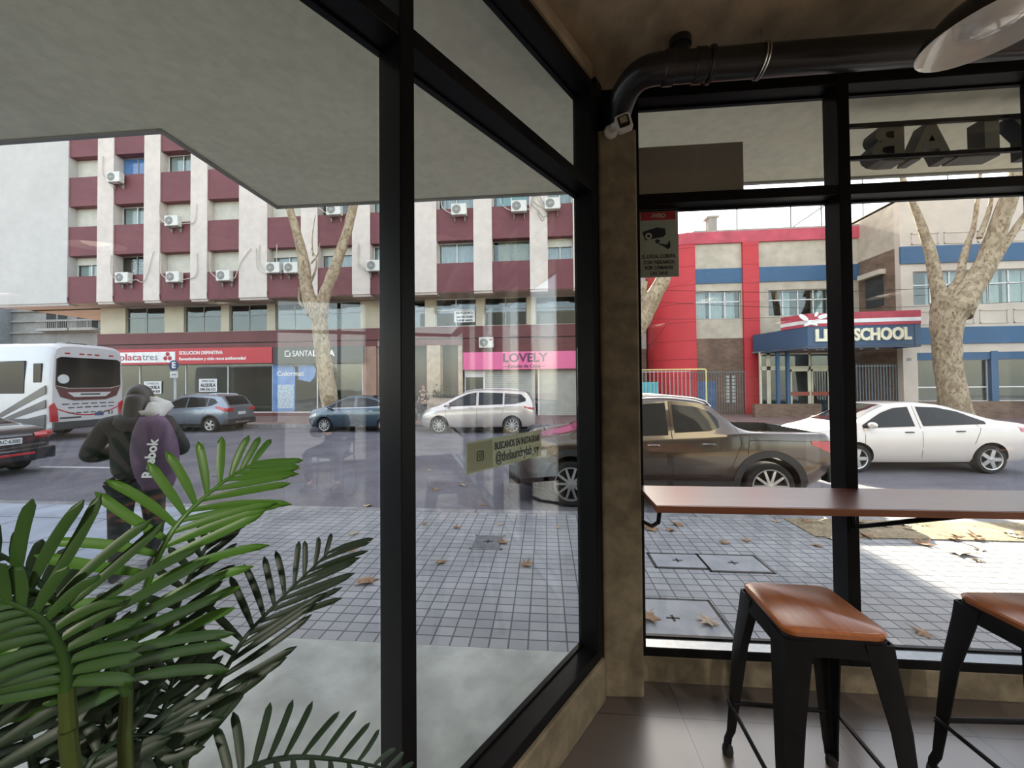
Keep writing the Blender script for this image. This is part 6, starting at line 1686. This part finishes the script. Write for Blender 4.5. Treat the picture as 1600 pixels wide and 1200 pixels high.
tree('leaning plane tree limb showing under the surveillance notice beside the pillar', 17.0,
     [(950, 672), (958, 620), (972, 570), (990, 520), (1006, 490)], [42, 38, 36, 34, 32],
     [([(1004, 494), (1020, 465), (1035, 440), (1044, 415), (1046, 380), (1040, 340)], [32, 28, 24, 18, 14, 10]),
      ([(990, 525), (996, 500), (1004, 470), (1008, 440)], [18, 14, 10, 8])])
# overhead wires between the far poles
k = MB()
for (p0, p1, sag, Y) in (((1000, 470), (1620, 470), .35, 19.3), ((1000, 452), (1620, 440), .3, 19.3), ((1003, 498), (1300, 492), .1, 21.8), ((1003, 552), (1045, 500), .15, 22.0)):
    a, b = at(*p0, Y=Y), at(*p1, Y=Y); k.tube([a.lerp(b, i / 20) - Vector((0, 0, sag * math.sin(PI * i / 20))) for i in range(21)], .012, 4)
setp(k.build('overhead_wires', M_SEAM), 'thin dark overhead wires strung across the school front', 'wires', kind='stuff')

# ================================================================ covers, leaves
M_COV = mat('cast_cover', (0.13, 0.135, 0.15), 0.6, 0.3, 12, .25, .5, 60)
M_COVC = mat('concrete_lid', (0.22, 0.23, 0.25), 0.85, 0, 5, .2, .3, 30, col2=(0.30, 0.31, 0.33))
def cover(lab, pa, pb, m, slots=True):
    a, b = at(*pa, Z=ZS), at(*pb, Z=ZS); x0, x1, y0, y1 = min(a.x, b.x), max(a.x, b.x), min(a.y, b.y), max(a.y, b.y)
    t = thing('utility_cover', lab, 'manhole cover', ((x0 + x1) / 2, (y0 + y1) / 2, ZS)); e_ = .022
    f = MB()
    for q in ((x0, x1, y0, y0 + e_), (x0, x1, y1 - e_, y1), (x0, x0 + e_, y0, y1), (x1 - e_, x1, y0, y1)): f.box(*q, ZS - .01, ZS + .005)
    f.build('rim', M_SEAM if not slots else M_KERB, t, smooth=False)
    MB().box(x0 + e_ + .006, x1 - e_ - .006, y0 + e_ + .006, y1 - e_ - .006, ZS - .01, ZS + .007).build('lid', m, t, bevel=.002, smooth=False)
    s = MB(); cx_, cy_ = (x0 + x1) / 2, (y0 + y1) / 2; s.box(cx_ - .05, cx_ + .05, cy_ - .01, cy_ + .01, ZS + .0065, ZS + .0085); s.box(cx_ - .01, cx_ + .01, cy_ - .04, cy_ + .04, ZS + .0065, ZS + .0085)
    s.build('key_slot', M_SEAM, t, smooth=False)
cover('square dark cover set in the tiled pavement with a dry leaf on it', (733, 858), (790, 837), M_COV)
cover('smaller square lid left of two in the pavement seen through the street window', (1024, 888), (1090, 866), M_COVC, False)
cover('square lid right of two in the pavement seen through the street window', (1110, 894), (1178, 868), M_COVC, False)
cover('large square concrete lid close to the street window beside the pillar', (985, 1002), (1108, 938), M_COVC, False)
M_DRY = mat('dry_leaf', (0.17, 0.085, 0.040), 0.85, 0, 9, .35, col2=(0.34, 0.22, 0.13))
M_DRYP = mat('dry_leaf_pale', (0.36, 0.28, 0.20), 0.85, 0, 9, .3)
def leaf_mesh(seed):
    r_ = random.Random(seed); b = MB(); c = Vector((0, 0, .012)); pts = []
    lobes = [(-150, .45), (-95, .8), (-48, .95), (0, 1.1), (48, .95), (95, .8), (150, .45)]
    for i, (a, r) in enumerate(lobes):
        a0 = R_(a + r_.uniform(-6, 6)); r *= r_.uniform(.85, 1.1)
        pts.append(Vector((math.cos(a0), math.sin(a0), 0)) * r)
        if i < 6: a1 = R_((a + lobes[i + 1][0]) / 2); pts.append(Vector((math.cos(a1), math.sin(a1), 0)) * .42)
    pts.append(Vector((-.25, 0, 0)))
    fx, fy = r_.uniform(.1, .5), r_.uniform(-.3, .4)
    P = [p * .07 + Vector((0, 0, .004 + .07 * (fx * p.x * p.x + fy * p.y * p.y * .6 + .12 * r_.random()))) for p in pts]
    zmin = min(p.z for p in P); P = [p - Vector((0, 0, zmin - .0005)) for p in P]; c.z = max(.003, c.z - zmin)
    n = len(P); vs = [c] + P + [v + Vector((0, 0, .0012)) for v in [c] + P]
    fs = [(0, i, i % n + 1) for i in range(1, n + 1)] + [(n + 1, n + 1 + i % n + 1, n + 1 + i) for i in range(1, n + 1)] + [(i, i % n + 1, n + 1 + i % n + 1, n + 1 + i) for i in range(1, n + 1)]
    b.add(vs, fs); b.tube([(-.017, 0, c.z), (-.05, .004, .006), (-.075, .01, .002)], .0013, 4)
    return b
protos = []
for i in range(5):
    for m_ in (M_DRY, M_DRYP): protos.append(leaf_mesh(i).build('dry_leaf', m_, None, local=True, angle=20, loc=(0, 0, 0)))
usedp = set()
def put_leaf(x, y, z, s, lab, grp):
    i = random.randrange(len(protos)); o = protos[i]
    if i in usedp: o = o.copy(); COL.objects.link(o)
    usedp.add(i)
    o.location = (x, y, z + .0002); o.rotation_euler.z = random.uniform(0, 6.28); o.scale = (s,) * 3
    setp(o, lab, 'leaf', grp)
def clear(x, y):   # under a vehicle wheel or in the shop?
    return True
solo = [(574, 908, 2.0, 'large pale dry leaf alone on the tiles left of the black mullion'), (690, 878, 1.2, 'dry leaf on the tiles just right of the black mullion'), (822, 884, 1.3, 'pale dry leaf on the tiles below the square dark cover'),
        (787, 849, 1.2, 'dry leaf lying on the square dark cover'), (552, 860, 1.2, 'dry leaf on the tiles left of the mullion, above the large pale one'), (552, 834, 1.3, 'dry leaf on the tiles left of the mullion, nearer the kerb'),
        (682, 766, 1.6, 'brown dry leaf on the asphalt, left of the window sticker'), (1440, 850, 1.9, 'dark dry leaf left of two on the sunlit pavement'), (1497, 864, 2.2, 'big dark dry leaf right of two on the sunlit pavement'), (1355, 838, 1.9, 'brown dry leaf beside the black window post in the sun'),
        (1443, 990, 1.2, 'small dry leaf on the tiles between the two stools'), (1012, 966, 1.8, 'dark dry leaf on the large concrete lid beside the pillar'), (1108, 973, 1.6, 'dark dry leaf at the right corner of the large concrete lid'),
        (1020, 827, 2.2, 'brown dry leaf on the pavement just right of the pillar'), (1060, 820, 1.6, 'dry leaf on the pavement below the bar top, second from the pillar'), (723, 758, 1.5, 'dry leaf on the asphalt under the window sticker'), (575, 790, 1.8, 'brown dry leaf at the kerb touching the left side of the mullion')]
for px, py, s, lab in solo:
    z = ZS if py > 800 or px > 1000 else (ZR if py < 780 else ZR)
    p = at(px, py, Z=z + .002); put_leaf(p.x, p.y, z + (.009 if 'cover' in lab or 'lid' in lab else .001), s, lab, None)
for i in range(46):
    x = random.uniform(-3.8, 9); put_leaf(x, YK + abs(random.gauss(.12, .12)) + .03, ZR, random.uniform(.9, 1.7), 'dry brown plane leaf in the gutter along the near kerb', 'dry leaves in the near gutter')
for i in range(34):
    x = random.uniform(3.3, 9.5); put_leaf(x, random.uniform(4.75, 5.32), ZS + .013, random.uniform(.9, 1.8), 'dry brown plane leaf on the dirt strip beside the near kerb', 'dry leaves on the dirt strip')
for i in range(26):
    x = random.uniform(-3.5, 6); put_leaf(x, random.uniform(4.2, 5.3), ZS + .0015, random.uniform(.8, 1.4), 'dry plane leaf on the pavement tiles close to the near kerb', 'dry leaves on the tiles')
for i in range(18):
    x = random.uniform(-8, 3); put_leaf(x, random.uniform(5.9, 12), ZR, random.uniform(.8, 1.4), 'dry plane leaf out on the asphalt', 'dry leaves on the asphalt')
for i in range(60):
    x = random.gauss(-8.0, 1.3); y = random.uniform(17.2, 17.9); put_leaf(x, y, ZS + .005, random.uniform(1.2, 2.2), 'dry plane leaf in the drift on the far pavement beside the forked tree', 'drift of dry leaves by the forked tree')

# ================================================================ people
M_SKIN = mat('skin', (0.42, 0.24, 0.17), 0.5, 0, 8, .06)
M_SKIND = mat('tan_skin', (0.30, 0.16, 0.10), 0.5, 0, 8, .06)
M_HAIR = mat('black_hair', (0.012, 0.009, 0.008), 0.5, 0, 30, .3, stretch=(1, 1, .1))
M_JACK = mat('black_jacket', (0.014, 0.014, 0.016), 0.8, 0, 5, .3)
M_TROU = mat('black_trousers', (0.020, 0.020, 0.024), 0.85, 0, 6, .3)
M_JEAN = mat('dark_jeans', (0.030, 0.036, 0.055), 0.85, 0, 9, .3)
M_SHOE = mat('dark_shoe', (0.03, 0.03, 0.032), 0.6)
M_SHOEW = mat('pale_sole', (0.5, 0.5, 0.48), 0.6)
def skinned(name, nodes, edges, m, root, sub=2, rootn=0):
    me = bpy.data.meshes.new(name); keys = list(nodes); ix = {k: i for i, k in enumerate(keys)}
    me.from_pydata([nodes[k][0] for k in keys], [(ix[a], ix[b]) for a, b in edges], [])
    me.materials.append(m)
    o = bpy.data.objects.new(name, me); COL.objects.link(o); o.parent = root
    md = o.modifiers.new('skin', 'SKIN'); md.use_smooth_shade = True
    sk = me.skin_vertices[0].data
    for k in keys:
        r = nodes[k][1]; r = (r, r) if isinstance(r, (int, float)) else r
        sk[ix[k]].radius = r; sk[ix[k]].use_root = (k == keys[rootn])
    s = o.modifiers.new('sub', 'SUBSURF'); s.levels = sub; s.render_levels = sub
    # keep the grown surface as the mesh itself
    bpy.context.view_layer.update(); dg = bpy.context.evaluated_depsgraph_get()
    nm = bpy.data.meshes.new_from_object(o.evaluated_get(dg), depsgraph=dg); o.modifiers.clear(); o.data = nm; nm.name = name
    nm.materials.clear(); nm.materials.append(m)
    for p in nm.polygons: p.use_smooth = True; p.material_index = 0
    return o
def hand_nodes(N, E, wrist, key, d, up, curl=.35):
    """five separate fingers rooted in a palm; d: direction of the hand, up: back of the hand"""
    d = Vector(d).normalized(); up = Vector(up); up = (up - up.dot(d) * d).normalized(); s = d.cross(up)
    w0 = Vector(N[wrist][0]); pm = w0 + d * .055; N[key + 'p'] = (pm, (.026, .018)); E.append((wrist, key + 'p'))
    for i, (off, ln) in enumerate(((.030, .068), (.010, .078), (-.010, .073), (-.028, .058))):
        a = pm + d * .030 + s * off; b = a + (d - up * curl).normalized() * ln * .5; c = b + (d - up * curl * 3).normalized() * ln * .5
        for q, (v, r) in enumerate(((a, .0095), (b, .0085), (c, .007))): N['%sf%d%d' % (key, i, q)] = (v, r)
        E += [(key + 'p', '%sf%d0' % (key, i)), ('%sf%d0' % (key, i), '%sf%d1' % (key, i)), ('%sf%d1' % (key, i), '%sf%d2' % (key, i))]
    a = w0 + d * .025 + s * .030 - up * .008; b = a + (d + s * .8 - up * .3).normalized() * .035; c = b + (d + s * .2 - up * .3).normalized() * .028
    for q, (v, r) in enumerate(((a, .011), (b, .0095), (c, .008))): N['%st%d' % (key, q)] = (v, r)
    E += [(wrist, key + 't0'), (key + 't0', key + 't1'), (key + 't1', key + 't2')]
def head_bits(root, body, c, fwd, skin, hair_len, s=1.0, hairmat=None):
    """face and hair around a head centre c looking along fwd"""
    f = Vector(fwd).normalized(); u = Vector((0, 0, 1)); u = (u - u.dot(f) * f).normalized(); r = f.cross(u)
    M = Matrix((r, f, u)).transposed().to_4x4(); M.translation = Vector(c)
    h = MB(); rows = []     # sculpted head shell: x right, y forward, z up
    for i in range(17):
        ph = -PI / 2 + PI * i / 16; row = []
        for k in range(24):
            th = 2 * PI * k / 24; x, y, z = math.cos(ph) * math.cos(th), math.cos(ph) * math.sin(th), math.sin(ph)
            X, Y, Z = x * .078, y * .098, z * .118
            if y > 0 and z < 0: Y *= 1 - .12 * (-z) ; X *= 1 - .28 * (-z)
            if y > .5 and abs(x) < .35: Y += .022 * math.exp(-((z + .12) / .16) ** 2) * math.exp(-(x / .16) ** 2)      # nose
            if y > .4: Y -= .010 * math.exp(-((z - .06) / .10) ** 2) * math.exp(-((abs(x) - .42) / .2) ** 2)           # eye sockets
            if y > .5: Y += .006 * math.exp(-((z + .48) / .09) ** 2) * math.exp(-(x / .25) ** 2)                      # lips
            row.append(M @ (Vector((X, Y, Z)) * s))
        rows.append(row)
    h.grid(rows, close=True); hd = h.build('head', skin, root, local=True, angle=80)
    e_ = MB()
    for sx in (-1, 1): e_.lathe([(0, .006), (.009, .004), (.012, 0), (.009, -.004), (0, -.006)], M @ Matrix.Translation(Vector((sx * .031, .083, .006)) * s) @ Matrix.Rotation(-PI / 2, 4, 'X'), 10)
    e_.build('eyes', M_INK, hd, local=True)
    e_ = MB()
    for sx in (-1, 1): e_.lathe([(0, -.03), (.010, -.022), (.014, 0), (.012, .02), (0, .03)], M @ Matrix.Translation(Vector((sx * .078, -.006, -.008)) * s), 10)
    e_.build('ears', skin, hd, local=True)
    b = MB(); rows = []
    for i in range(14):
        t = i / 13; row = []
        for k in range(24):
            th = 2 * PI * k / 24; cx_, sy = math.cos(th), math.sin(th)
            if t < .5: ph = PI / 2 * (1 - t * 2); z = math.sin(ph) * .125; rr = math.cos(ph)
            else: z = -(t - .5) * 2 * hair_len; rr = 1 - .1 * (t - .5)
            X, Y = cx_ * .090 * rr, sy * .108 * rr - .006
            if sy > .25 and t > .34: z = max(z, .055); Y = min(Y, .095)
            row.append(M @ (Vector((X, Y, z)) * s))
        rows.append(row)
    b.grid(rows, close=True); b.build('hair', hairmat or M_HAIR, root, local=True, angle=80)
    return M
# ---- the passer-by outside the slanted glass
Zp = ZS; D_ = 3.75
pw = at(213, 892, Z=ZS)
wm = thing('person', 'person in black jacket and white scarf walking past outside, seen from behind', 'person', pw, R_(38))
H_ = 1.04
def V(*a): return Vector(a) * H_
N = {'pel': (V(0, 0, .95), .12), 'sp': (V(0, .01, 1.14), .115), 'ch': (V(0, .02, 1.34), .13), 'nk': (V(0, .03, 1.49), .05), 'hd': (V(0, .05, 1.60), .07)}
E_ = [('pel', 'sp'), ('sp', 'ch'), ('ch', 'nk'), ('nk', 'hd')]
for s_, k_ in ((-1, 'l'), (1, 'r')):
    N[k_ + 'sh'] = (V(s_ * .17, .02, 1.40), .05); N[k_ + 'el'] = (V(s_ * .30, .02, 1.12), .042); N[k_ + 'wr'] = (V(s_ * .12, .26, 1.12), .026)
    N[k_ + 'hp'] = (V(s_ * .09, 0, .88), .070); N[k_ + 'kn'] = (V(s_ * .10, .03 + s_ * .08, .48), .042); N[k_ + 'an'] = (V(s_ * .10, s_ * .10 - .03, .10), .026); N[k_ + 'to'] = (V(s_ * .11, s_ * .10 + .11, .04), .018)
    E_ += [('ch', k_ + 'sh'), (k_ + 'sh', k_ + 'el'), (k_ + 'el', k_ + 'wr'), ('pel', k_ + 'hp'), (k_ + 'hp', k_ + 'kn'), (k_ + 'kn', k_ + 'an'), (k_ + 'an', k_ + 'to')]
    hand_nodes(N, E_, k_ + 'wr', k_, (-s_ * .5, 1, 0), (0, 0, 1))
skinned('body', N, E_, M_SKIN, wm)
head_bits(wm, None, V(0, .06, 1.615), (-.2, 1, -.35), M_SKIN, .30, 1.22)
J = {'a': (V(0, -.02, .84), (.20, .15)), 'b': (V(0, -.02, 1.05), (.205, .16)), 'c': (V(0, -.01, 1.25), (.21, .17)), 'd': (V(0, .0, 1.40), (.15, .13)), 'e': (V(0, .0, 1.50), .085)}
JE = [('a', 'b'), ('b', 'c'), ('c', 'd'), ('d', 'e')]
for s_, k_ in ((-1, 'l'), (1, 'r')):
    J[k_ + '1'] = (V(s_ * .20, .0, 1.38), .095); J[k_ + '2'] = (V(s_ * .34, -.01, 1.10), .085); J[k_ + '3'] = (V(s_ * .15, .23, 1.12), .060)
    JE += [('d', k_ + '1'), (k_ + '1', k_ + '2'), (k_ + '2', k_ + '3')]
skinned('jacket', J, JE, M_JACK, wm)
skinned('hair', {'a': (V(0, .0, 1.66), .105), 'b': (V(0, -.055, 1.56), .10), 'c': (V(-.02, -.10, 1.42), .085), 'd': (V(-.04, -.15, 1.30), .05)}, [('a', 'b'), ('b', 'c'), ('c', 'd')], M_HAIR, wm)
hb2 = MB(); hb2.lathe([(0.02, -.04), (.13, -.03), (.16, .02), (.14, .07), (.10, .09), (.06, .09)], Matrix.Translation(V(0, -.07, 1.40)) @ Matrix.Rotation(.35, 4, 'X'), 20); hb2.build('hood', M_JACK, wm, local=True, angle=80)
T = {'a': (V(0, 0, .90), (.17, .13))}; TE_ = []
for s_, k_ in ((-1, 'l'), (1, 'r')):
    T[k_ + '1'] = (V(s_ * .10, 0, .80), .125); T[k_ + '2'] = (V(s_ * .105, .03 + s_ * .08, .48), .092); T[k_ + '3'] = (V(s_ * .10, s_ * .10 - .03, .10), .070)
    TE_ += [('a', k_ + '1'), (k_ + '1', k_ + '2'), (k_ + '2', k_ + '3')]
skinned('trousers', T, TE_, M_TROU, wm)
for s_ in (-1, 1):
    sh = MB(); y0 = s_ * .10
    rows = []
    for t in range(9):
        u = t / 8; yy = (y0 - .11 + .27 * u) * H_; wd = (.036 + .012 * math.sin(PI * min(1, u * 1.1))) * (1 if u < .85 else .75); ht = lerp(.10, .05, u)
        rows.append([Vector((s_ * .108 * H_ + wd * math.cos(a), yy, max(0.0, ht * .5 + ht * .5 * math.sin(a)))) for a in [2 * PI * k / 12 for k in range(12)]])
    sh.grid(rows, close=True); sh.f.append(list(range(12))); sh.m.append(0); sh.f.append(list(range(96, 108))); sh.m.append(0)
    sh.build('shoe', M_SHOE, wm, local=True)
bagm = mat('purple_bag_cloth', (0.045, 0.022, 0.055), 0.6, 0, 5, .5, col2=(0.12, 0.06, 0.13))
bg_ = MB(); rows = []
for i in range(13):
    t = i / 12; z = lerp(.80, 1.46, t) * H_; w_ = .17 * (math.sin(PI * (t * .8 + .12)) ** .5) * H_; d_b = .11 * (math.sin(PI * (t * .85 + .08)) ** .5) * H_
    cx_ = (.19 - .05 * t) * H_; cy_ = (-.235 + .03 * t) * H_
    rows.append([Vector((cx_ + w_ * math.copysign(abs(math.cos(a)) ** .7, math.cos(a)), cy_ + d_b * math.copysign(abs(math.sin(a)) ** .8, math.sin(a)), z)) for a in [2 * PI * k / 20 for k in range(20)]])
bg_.grid(rows, close=True); bg_.f.append(list(range(20))); bg_.m.append(0); bg_.f.append(list(range(240, 260))); bg_.m.append(0)
bo = thing('shoulder_bag', 'black and purple bag with white Reebok lettering carried on the passer-by\'s back', 'bag', pw + Matrix.Rotation(R_(38), 3, 'Z') @ Vector((0, 0, .8)), R_(38))
for v in bg_.v: v.z -= .8
bgo = bg_.build('bag_body', bagm, bo, local=True, angle=80)
t = MB(); text_into(t, 'Reebok', MF((.16 * H_, -.370 * H_, 1.10 * H_ - .8), (.12, 0, 1), (-1, 0, .12)), .10, .006, .003, width=.36); t.build('lettering', M_SWHT, bgo, local=True, smooth=False)
k = MB(); k.tube(smooth_path([V(.17, -.20, 1.45), V(.16, -.08, 1.52), V(.15, .06, 1.50), V(.17, .14, 1.36), V(.24, .12, 1.1), V(.26, -.1, .95)], 18), .016, 6)
for v in k.v: v.z -= .8
k.build('strap', bagm, bo, local=True)
sc_ = MB(); rows = []
for i in range(18):
    a = 2 * PI * i / 18; c = Vector((.10 * math.cos(a) + .05, .085 * math.sin(a) - .03, 1.49 + .03 * math.sin(a * 2) + .03 * math.cos(a))) * H_
    rr = .040 + .012 * math.sin(a * 5)
    if a > 4.9 or a < .7: rr += .055
    out_ = Vector((math.cos(a), math.sin(a), 0))
    rows.append([c + (out_ * math.cos(b) + Vector((0, 0, 1)) * math.sin(b)) * rr * (1 + .18 * math.sin(3 * b + a * 4)) for b in [2 * PI * j / 12 for j in range(12)]])
rows.append(rows[0]); sc_.grid(rows, close=True); sc_.build('scarf', mat('white_scarf_cloth', (.55, .54, .52), .9, 0, 6, .1), wm, local=True, angle=80)

# ---- pedestrian across the street beside the silver carrier
pf = at(662, 661, Y=17.9)
fp = thing('person', 'distant person in camouflage jacket standing by the nose of the silver people carrier', 'person', (pf.x, 17.9, ZS), R_(160))
N = {'pel': (V(0, 0, .95), .12), 'sp': (V(0, 0, 1.14), .12), 'ch': (V(0, 0, 1.34), .14), 'nk': (V(0, 0, 1.49), .055), 'hd': (V(0, 0.01, 1.60), .07)}
E_ = [('pel', 'sp'), ('sp', 'ch'), ('ch', 'nk'), ('nk', 'hd')]
for s_, k_ in ((-1, 'l'), (1, 'r')):
    N[k_ + 'sh'] = (V(s_ * .18, 0, 1.40), .055); N[k_ + 'el'] = (V(s_ * .25, -.04, 1.12), .045); N[k_ + 'wr'] = (V(s_ * .20, .14, .98), .028)
    N[k_ + 'hp'] = (V(s_ * .09, 0, .88), .085); N[k_ + 'kn'] = (V(s_ * .10, .02, .48), .058); N[k_ + 'an'] = (V(s_ * .10, -.02, .09), .03); N[k_ + 'to'] = (V(s_ * .11, .12, .035), .030)
    E_ += [('ch', k_ + 'sh'), (k_ + 'sh', k_ + 'el'), (k_ + 'el', k_ + 'wr'), ('pel', k_ + 'hp'), (k_ + 'hp', k_ + 'kn'), (k_ + 'kn', k_ + 'an'), (k_ + 'an', k_ + 'to')]
    hand_nodes(N, E_, k_ + 'wr', k_, (0, 1, -.6), (s_, 0, 0))
skinned('body', N, E_, M_SKIN, fp)
head_bits(fp, None, V(0, .01, 1.62), (0, 1, 0), M_SKIN, .03, 1.0, mat('brown_hair', (.10, .06, .04), .6))
J = {'a': (V(0, 0, .90), (.17, .13)), 'b': (V(0, 0, 1.10), (.16, .13)), 'c': (V(0, 0, 1.30), (.17, .135)), 'd': (V(0, 0, 1.42), (.12, .10))}
JE = [('a', 'b'), ('b', 'c'), ('c', 'd')]
for s_, k_ in ((-1, 'l'), (1, 'r')):
    J[k_ + '1'] = (V(s_ * .19, 0, 1.39), .078); J[k_ + '2'] = (V(s_ * .26, -.04, 1.12), .062); J[k_ + '3'] = (V(s_ * .205, .11, 1.0), .046); JE += [('d', k_ + '1'), (k_ + '1', k_ + '2'), (k_ + '2', k_ + '3')]
skinned('jacket', J, JE, mat('camouflage_cloth', (.06, .05, .04), .9, 0, 7, .3, col2=(.45, .38, .30), thr=(.5, .54)), fp)
T = {'a': (V(0, 0, .90), (.15, .12))}; TE_ = []
for s_, k_ in ((-1, 'l'), (1, 'r')):
    T[k_ + '1'] = (V(s_ * .10, 0, .80), .098); T[k_ + '2'] = (V(s_ * .10, .02, .48), .070); T[k_ + '3'] = (V(s_ * .10, -.02, .10), .052); TE_ += [('a', k_ + '1'), (k_ + '1', k_ + '2'), (k_ + '2', k_ + '3')]
skinned('trousers', T, TE_, M_TROU, fp)

# ---- seated man inside, who shows in the slanted glass as a reflection
def mirror(p):
    d = (Vector((p.x, p.y, 0)) - PL0).dot(LN) - .088; return Vector((p.x, p.y, p.z)) - LN * 2 * d
vf = at(520, 756, Z=0.0); mp = mirror(vf)
face_v = at(560, 700, Z=0.9)
ang = math.atan2((L(1.3) - mp).y, (L(1.3) - mp).x) - PI / 2
sm_ = thing('person', 'seated person in black jacket and jeans looking at a phone inside', 'person', (mp.x, mp.y, 0), ang + R_(25))
def W(*a): return Vector(a)
N = {'pel': (W(0, -.10, .56), .13), 'sp': (W(0, -.08, .76), .12), 'ch': (W(0, -.02, .96), .14), 'nk': (W(0, .03, 1.11), .055), 'hd': (W(0, .07, 1.21), .07)}
E_ = [('pel', 'sp'), ('sp', 'ch'), ('ch', 'nk'), ('nk', 'hd')]
for s_, k_ in ((-1, 'l'), (1, 'r')):
    N[k_ + 'sh'] = (W(s_ * .18, -.02, 1.02), .055); N[k_ + 'el'] = (W(s_ * .24, .10, .78), .045); N[k_ + 'wr'] = (W(s_ * .07, .28, .80), .028)
    N[k_ + 'hp'] = (W(s_ * .10, -.06, .53), .085); N[k_ + 'kn'] = (W(s_ * .22, .34, .50), .062); N[k_ + 'an'] = (W(s_ * .20, .27, .10), .028); N[k_ + 'to'] = (W(s_ * .215, .42, .035), .016)
    E_ += [('ch', k_ + 'sh'), (k_ + 'sh', k_ + 'el'), (k_ + 'el', k_ + 'wr'), ('pel', k_ + 'hp'), (k_ + 'hp', k_ + 'kn'), (k_ + 'kn', k_ + 'an'), (k_ + 'an', k_ + 'to')]
    hand_nodes(N, E_, k_ + 'wr', k_, (-s_ * .5, 1, .2), (0, 0, 1))
skinned('body', N, E_, M_SKIND, sm_)
head_bits(sm_, None, W(0, .09, 1.24), (0, 1, -.25), M_SKIND, .02)
J = {'a': (W(0, -.09, .60), (.17, .14)), 'b': (W(0, -.07, .78), (.165, .14)), 'c': (W(0, -.03, .94), (.17, .135)), 'd': (W(0, .0, 1.04), (.12, .10))}
JE = [('a', 'b'), ('b', 'c'), ('c', 'd')]
for s_, k_ in ((-1, 'l'), (1, 'r')):
    J[k_ + '1'] = (W(s_ * .19, -.02, 1.01), .080); J[k_ + '2'] = (W(s_ * .25, .10, .78), .064); J[k_ + '3'] = (W(s_ * .09, .26, .80), .046); JE += [('d', k_ + '1'), (k_ + '1', k_ + '2'), (k_ + '2', k_ + '3')]
skinned('jacket', J, JE, M_JACK, sm_)
T = {'a': (W(0, -.09, .56), (.16, .13))}; TE_ = []
for s_, k_ in ((-1, 'l'), (1, 'r')):
    T[k_ + '1'] = (W(s_ * .11, -.03, .54), .10); T[k_ + '2'] = (W(s_ * .22, .34, .51), .078); T[k_ + '3'] = (W(s_ * .205, .28, .11), .058); TE_ += [('a', k_ + '1'), (k_ + '1', k_ + '2'), (k_ + '2', k_ + '3')]
skinned('trousers', T, TE_, M_JEAN, sm_)
for s_ in (-1, 1):
    sh = MB(); rows = []
    for t in range(9):
        u = t / 8; yy = .21 + .28 * u; wd = (.038 + .012 * math.sin(PI * min(1, u * 1.1))) * (1 if u < .85 else .75); ht = lerp(.11, .065, u)
        rows.append([Vector((s_ * .215 + wd * math.cos(a), yy, max(0.0, ht * .5 + ht * .5 * math.sin(a)))) for a in [2 * PI * k / 12 for k in range(12)]])
    sh.grid(rows, close=True); sh.f.append(list(range(12))); sh.m.append(0); sh.f.append(list(range(96, 108))); sh.m.append(0)
    sh.build('shoe', M_SHOEW if False else M_SHOE, sm_, local=True)
q = Matrix.Rotation(ang + R_(25), 3, 'Z')
phn = thing('phone', 'dark phone held by the seated man', 'phone', Vector((mp.x, mp.y, 0)) + q @ Vector((0, .38, .83)), ang + R_(25))
MB().obox(Matrix.Rotation(R_(35), 4, 'X'), .037, .004, .075).build('phone_body', M_LENS, phn, local=True, bevel=.003)
chp = Vector((mp.x, mp.y, 0)) + q @ Vector((0, -.12, 0))
chr_ = thing('dining_chair', 'plain black chair under the seated man', 'chair', chp, ang + R_(25))
MB().box(-.21, .21, -.20, .20, .40, .43).build('seat', M_STEEL, chr_, local=True, bevel=.01)
MB().box(-.20, .20, -.235, -.215, .58, .84).build('backrest', M_STEEL, chr_, local=True, bevel=.008)
for sx in (-1, 1):
    MB().tube([(sx * .19, .18, .40), (sx * .20, .20, 0)], .012, 8).build('leg', M_STEEL, chr_, local=True)
    MB().tube([(sx * .19, -.225, .84), (sx * .19, -.20, .40), (sx * .20, -.24, 0)], .012, 8).build('leg', M_STEEL, chr_, local=True)
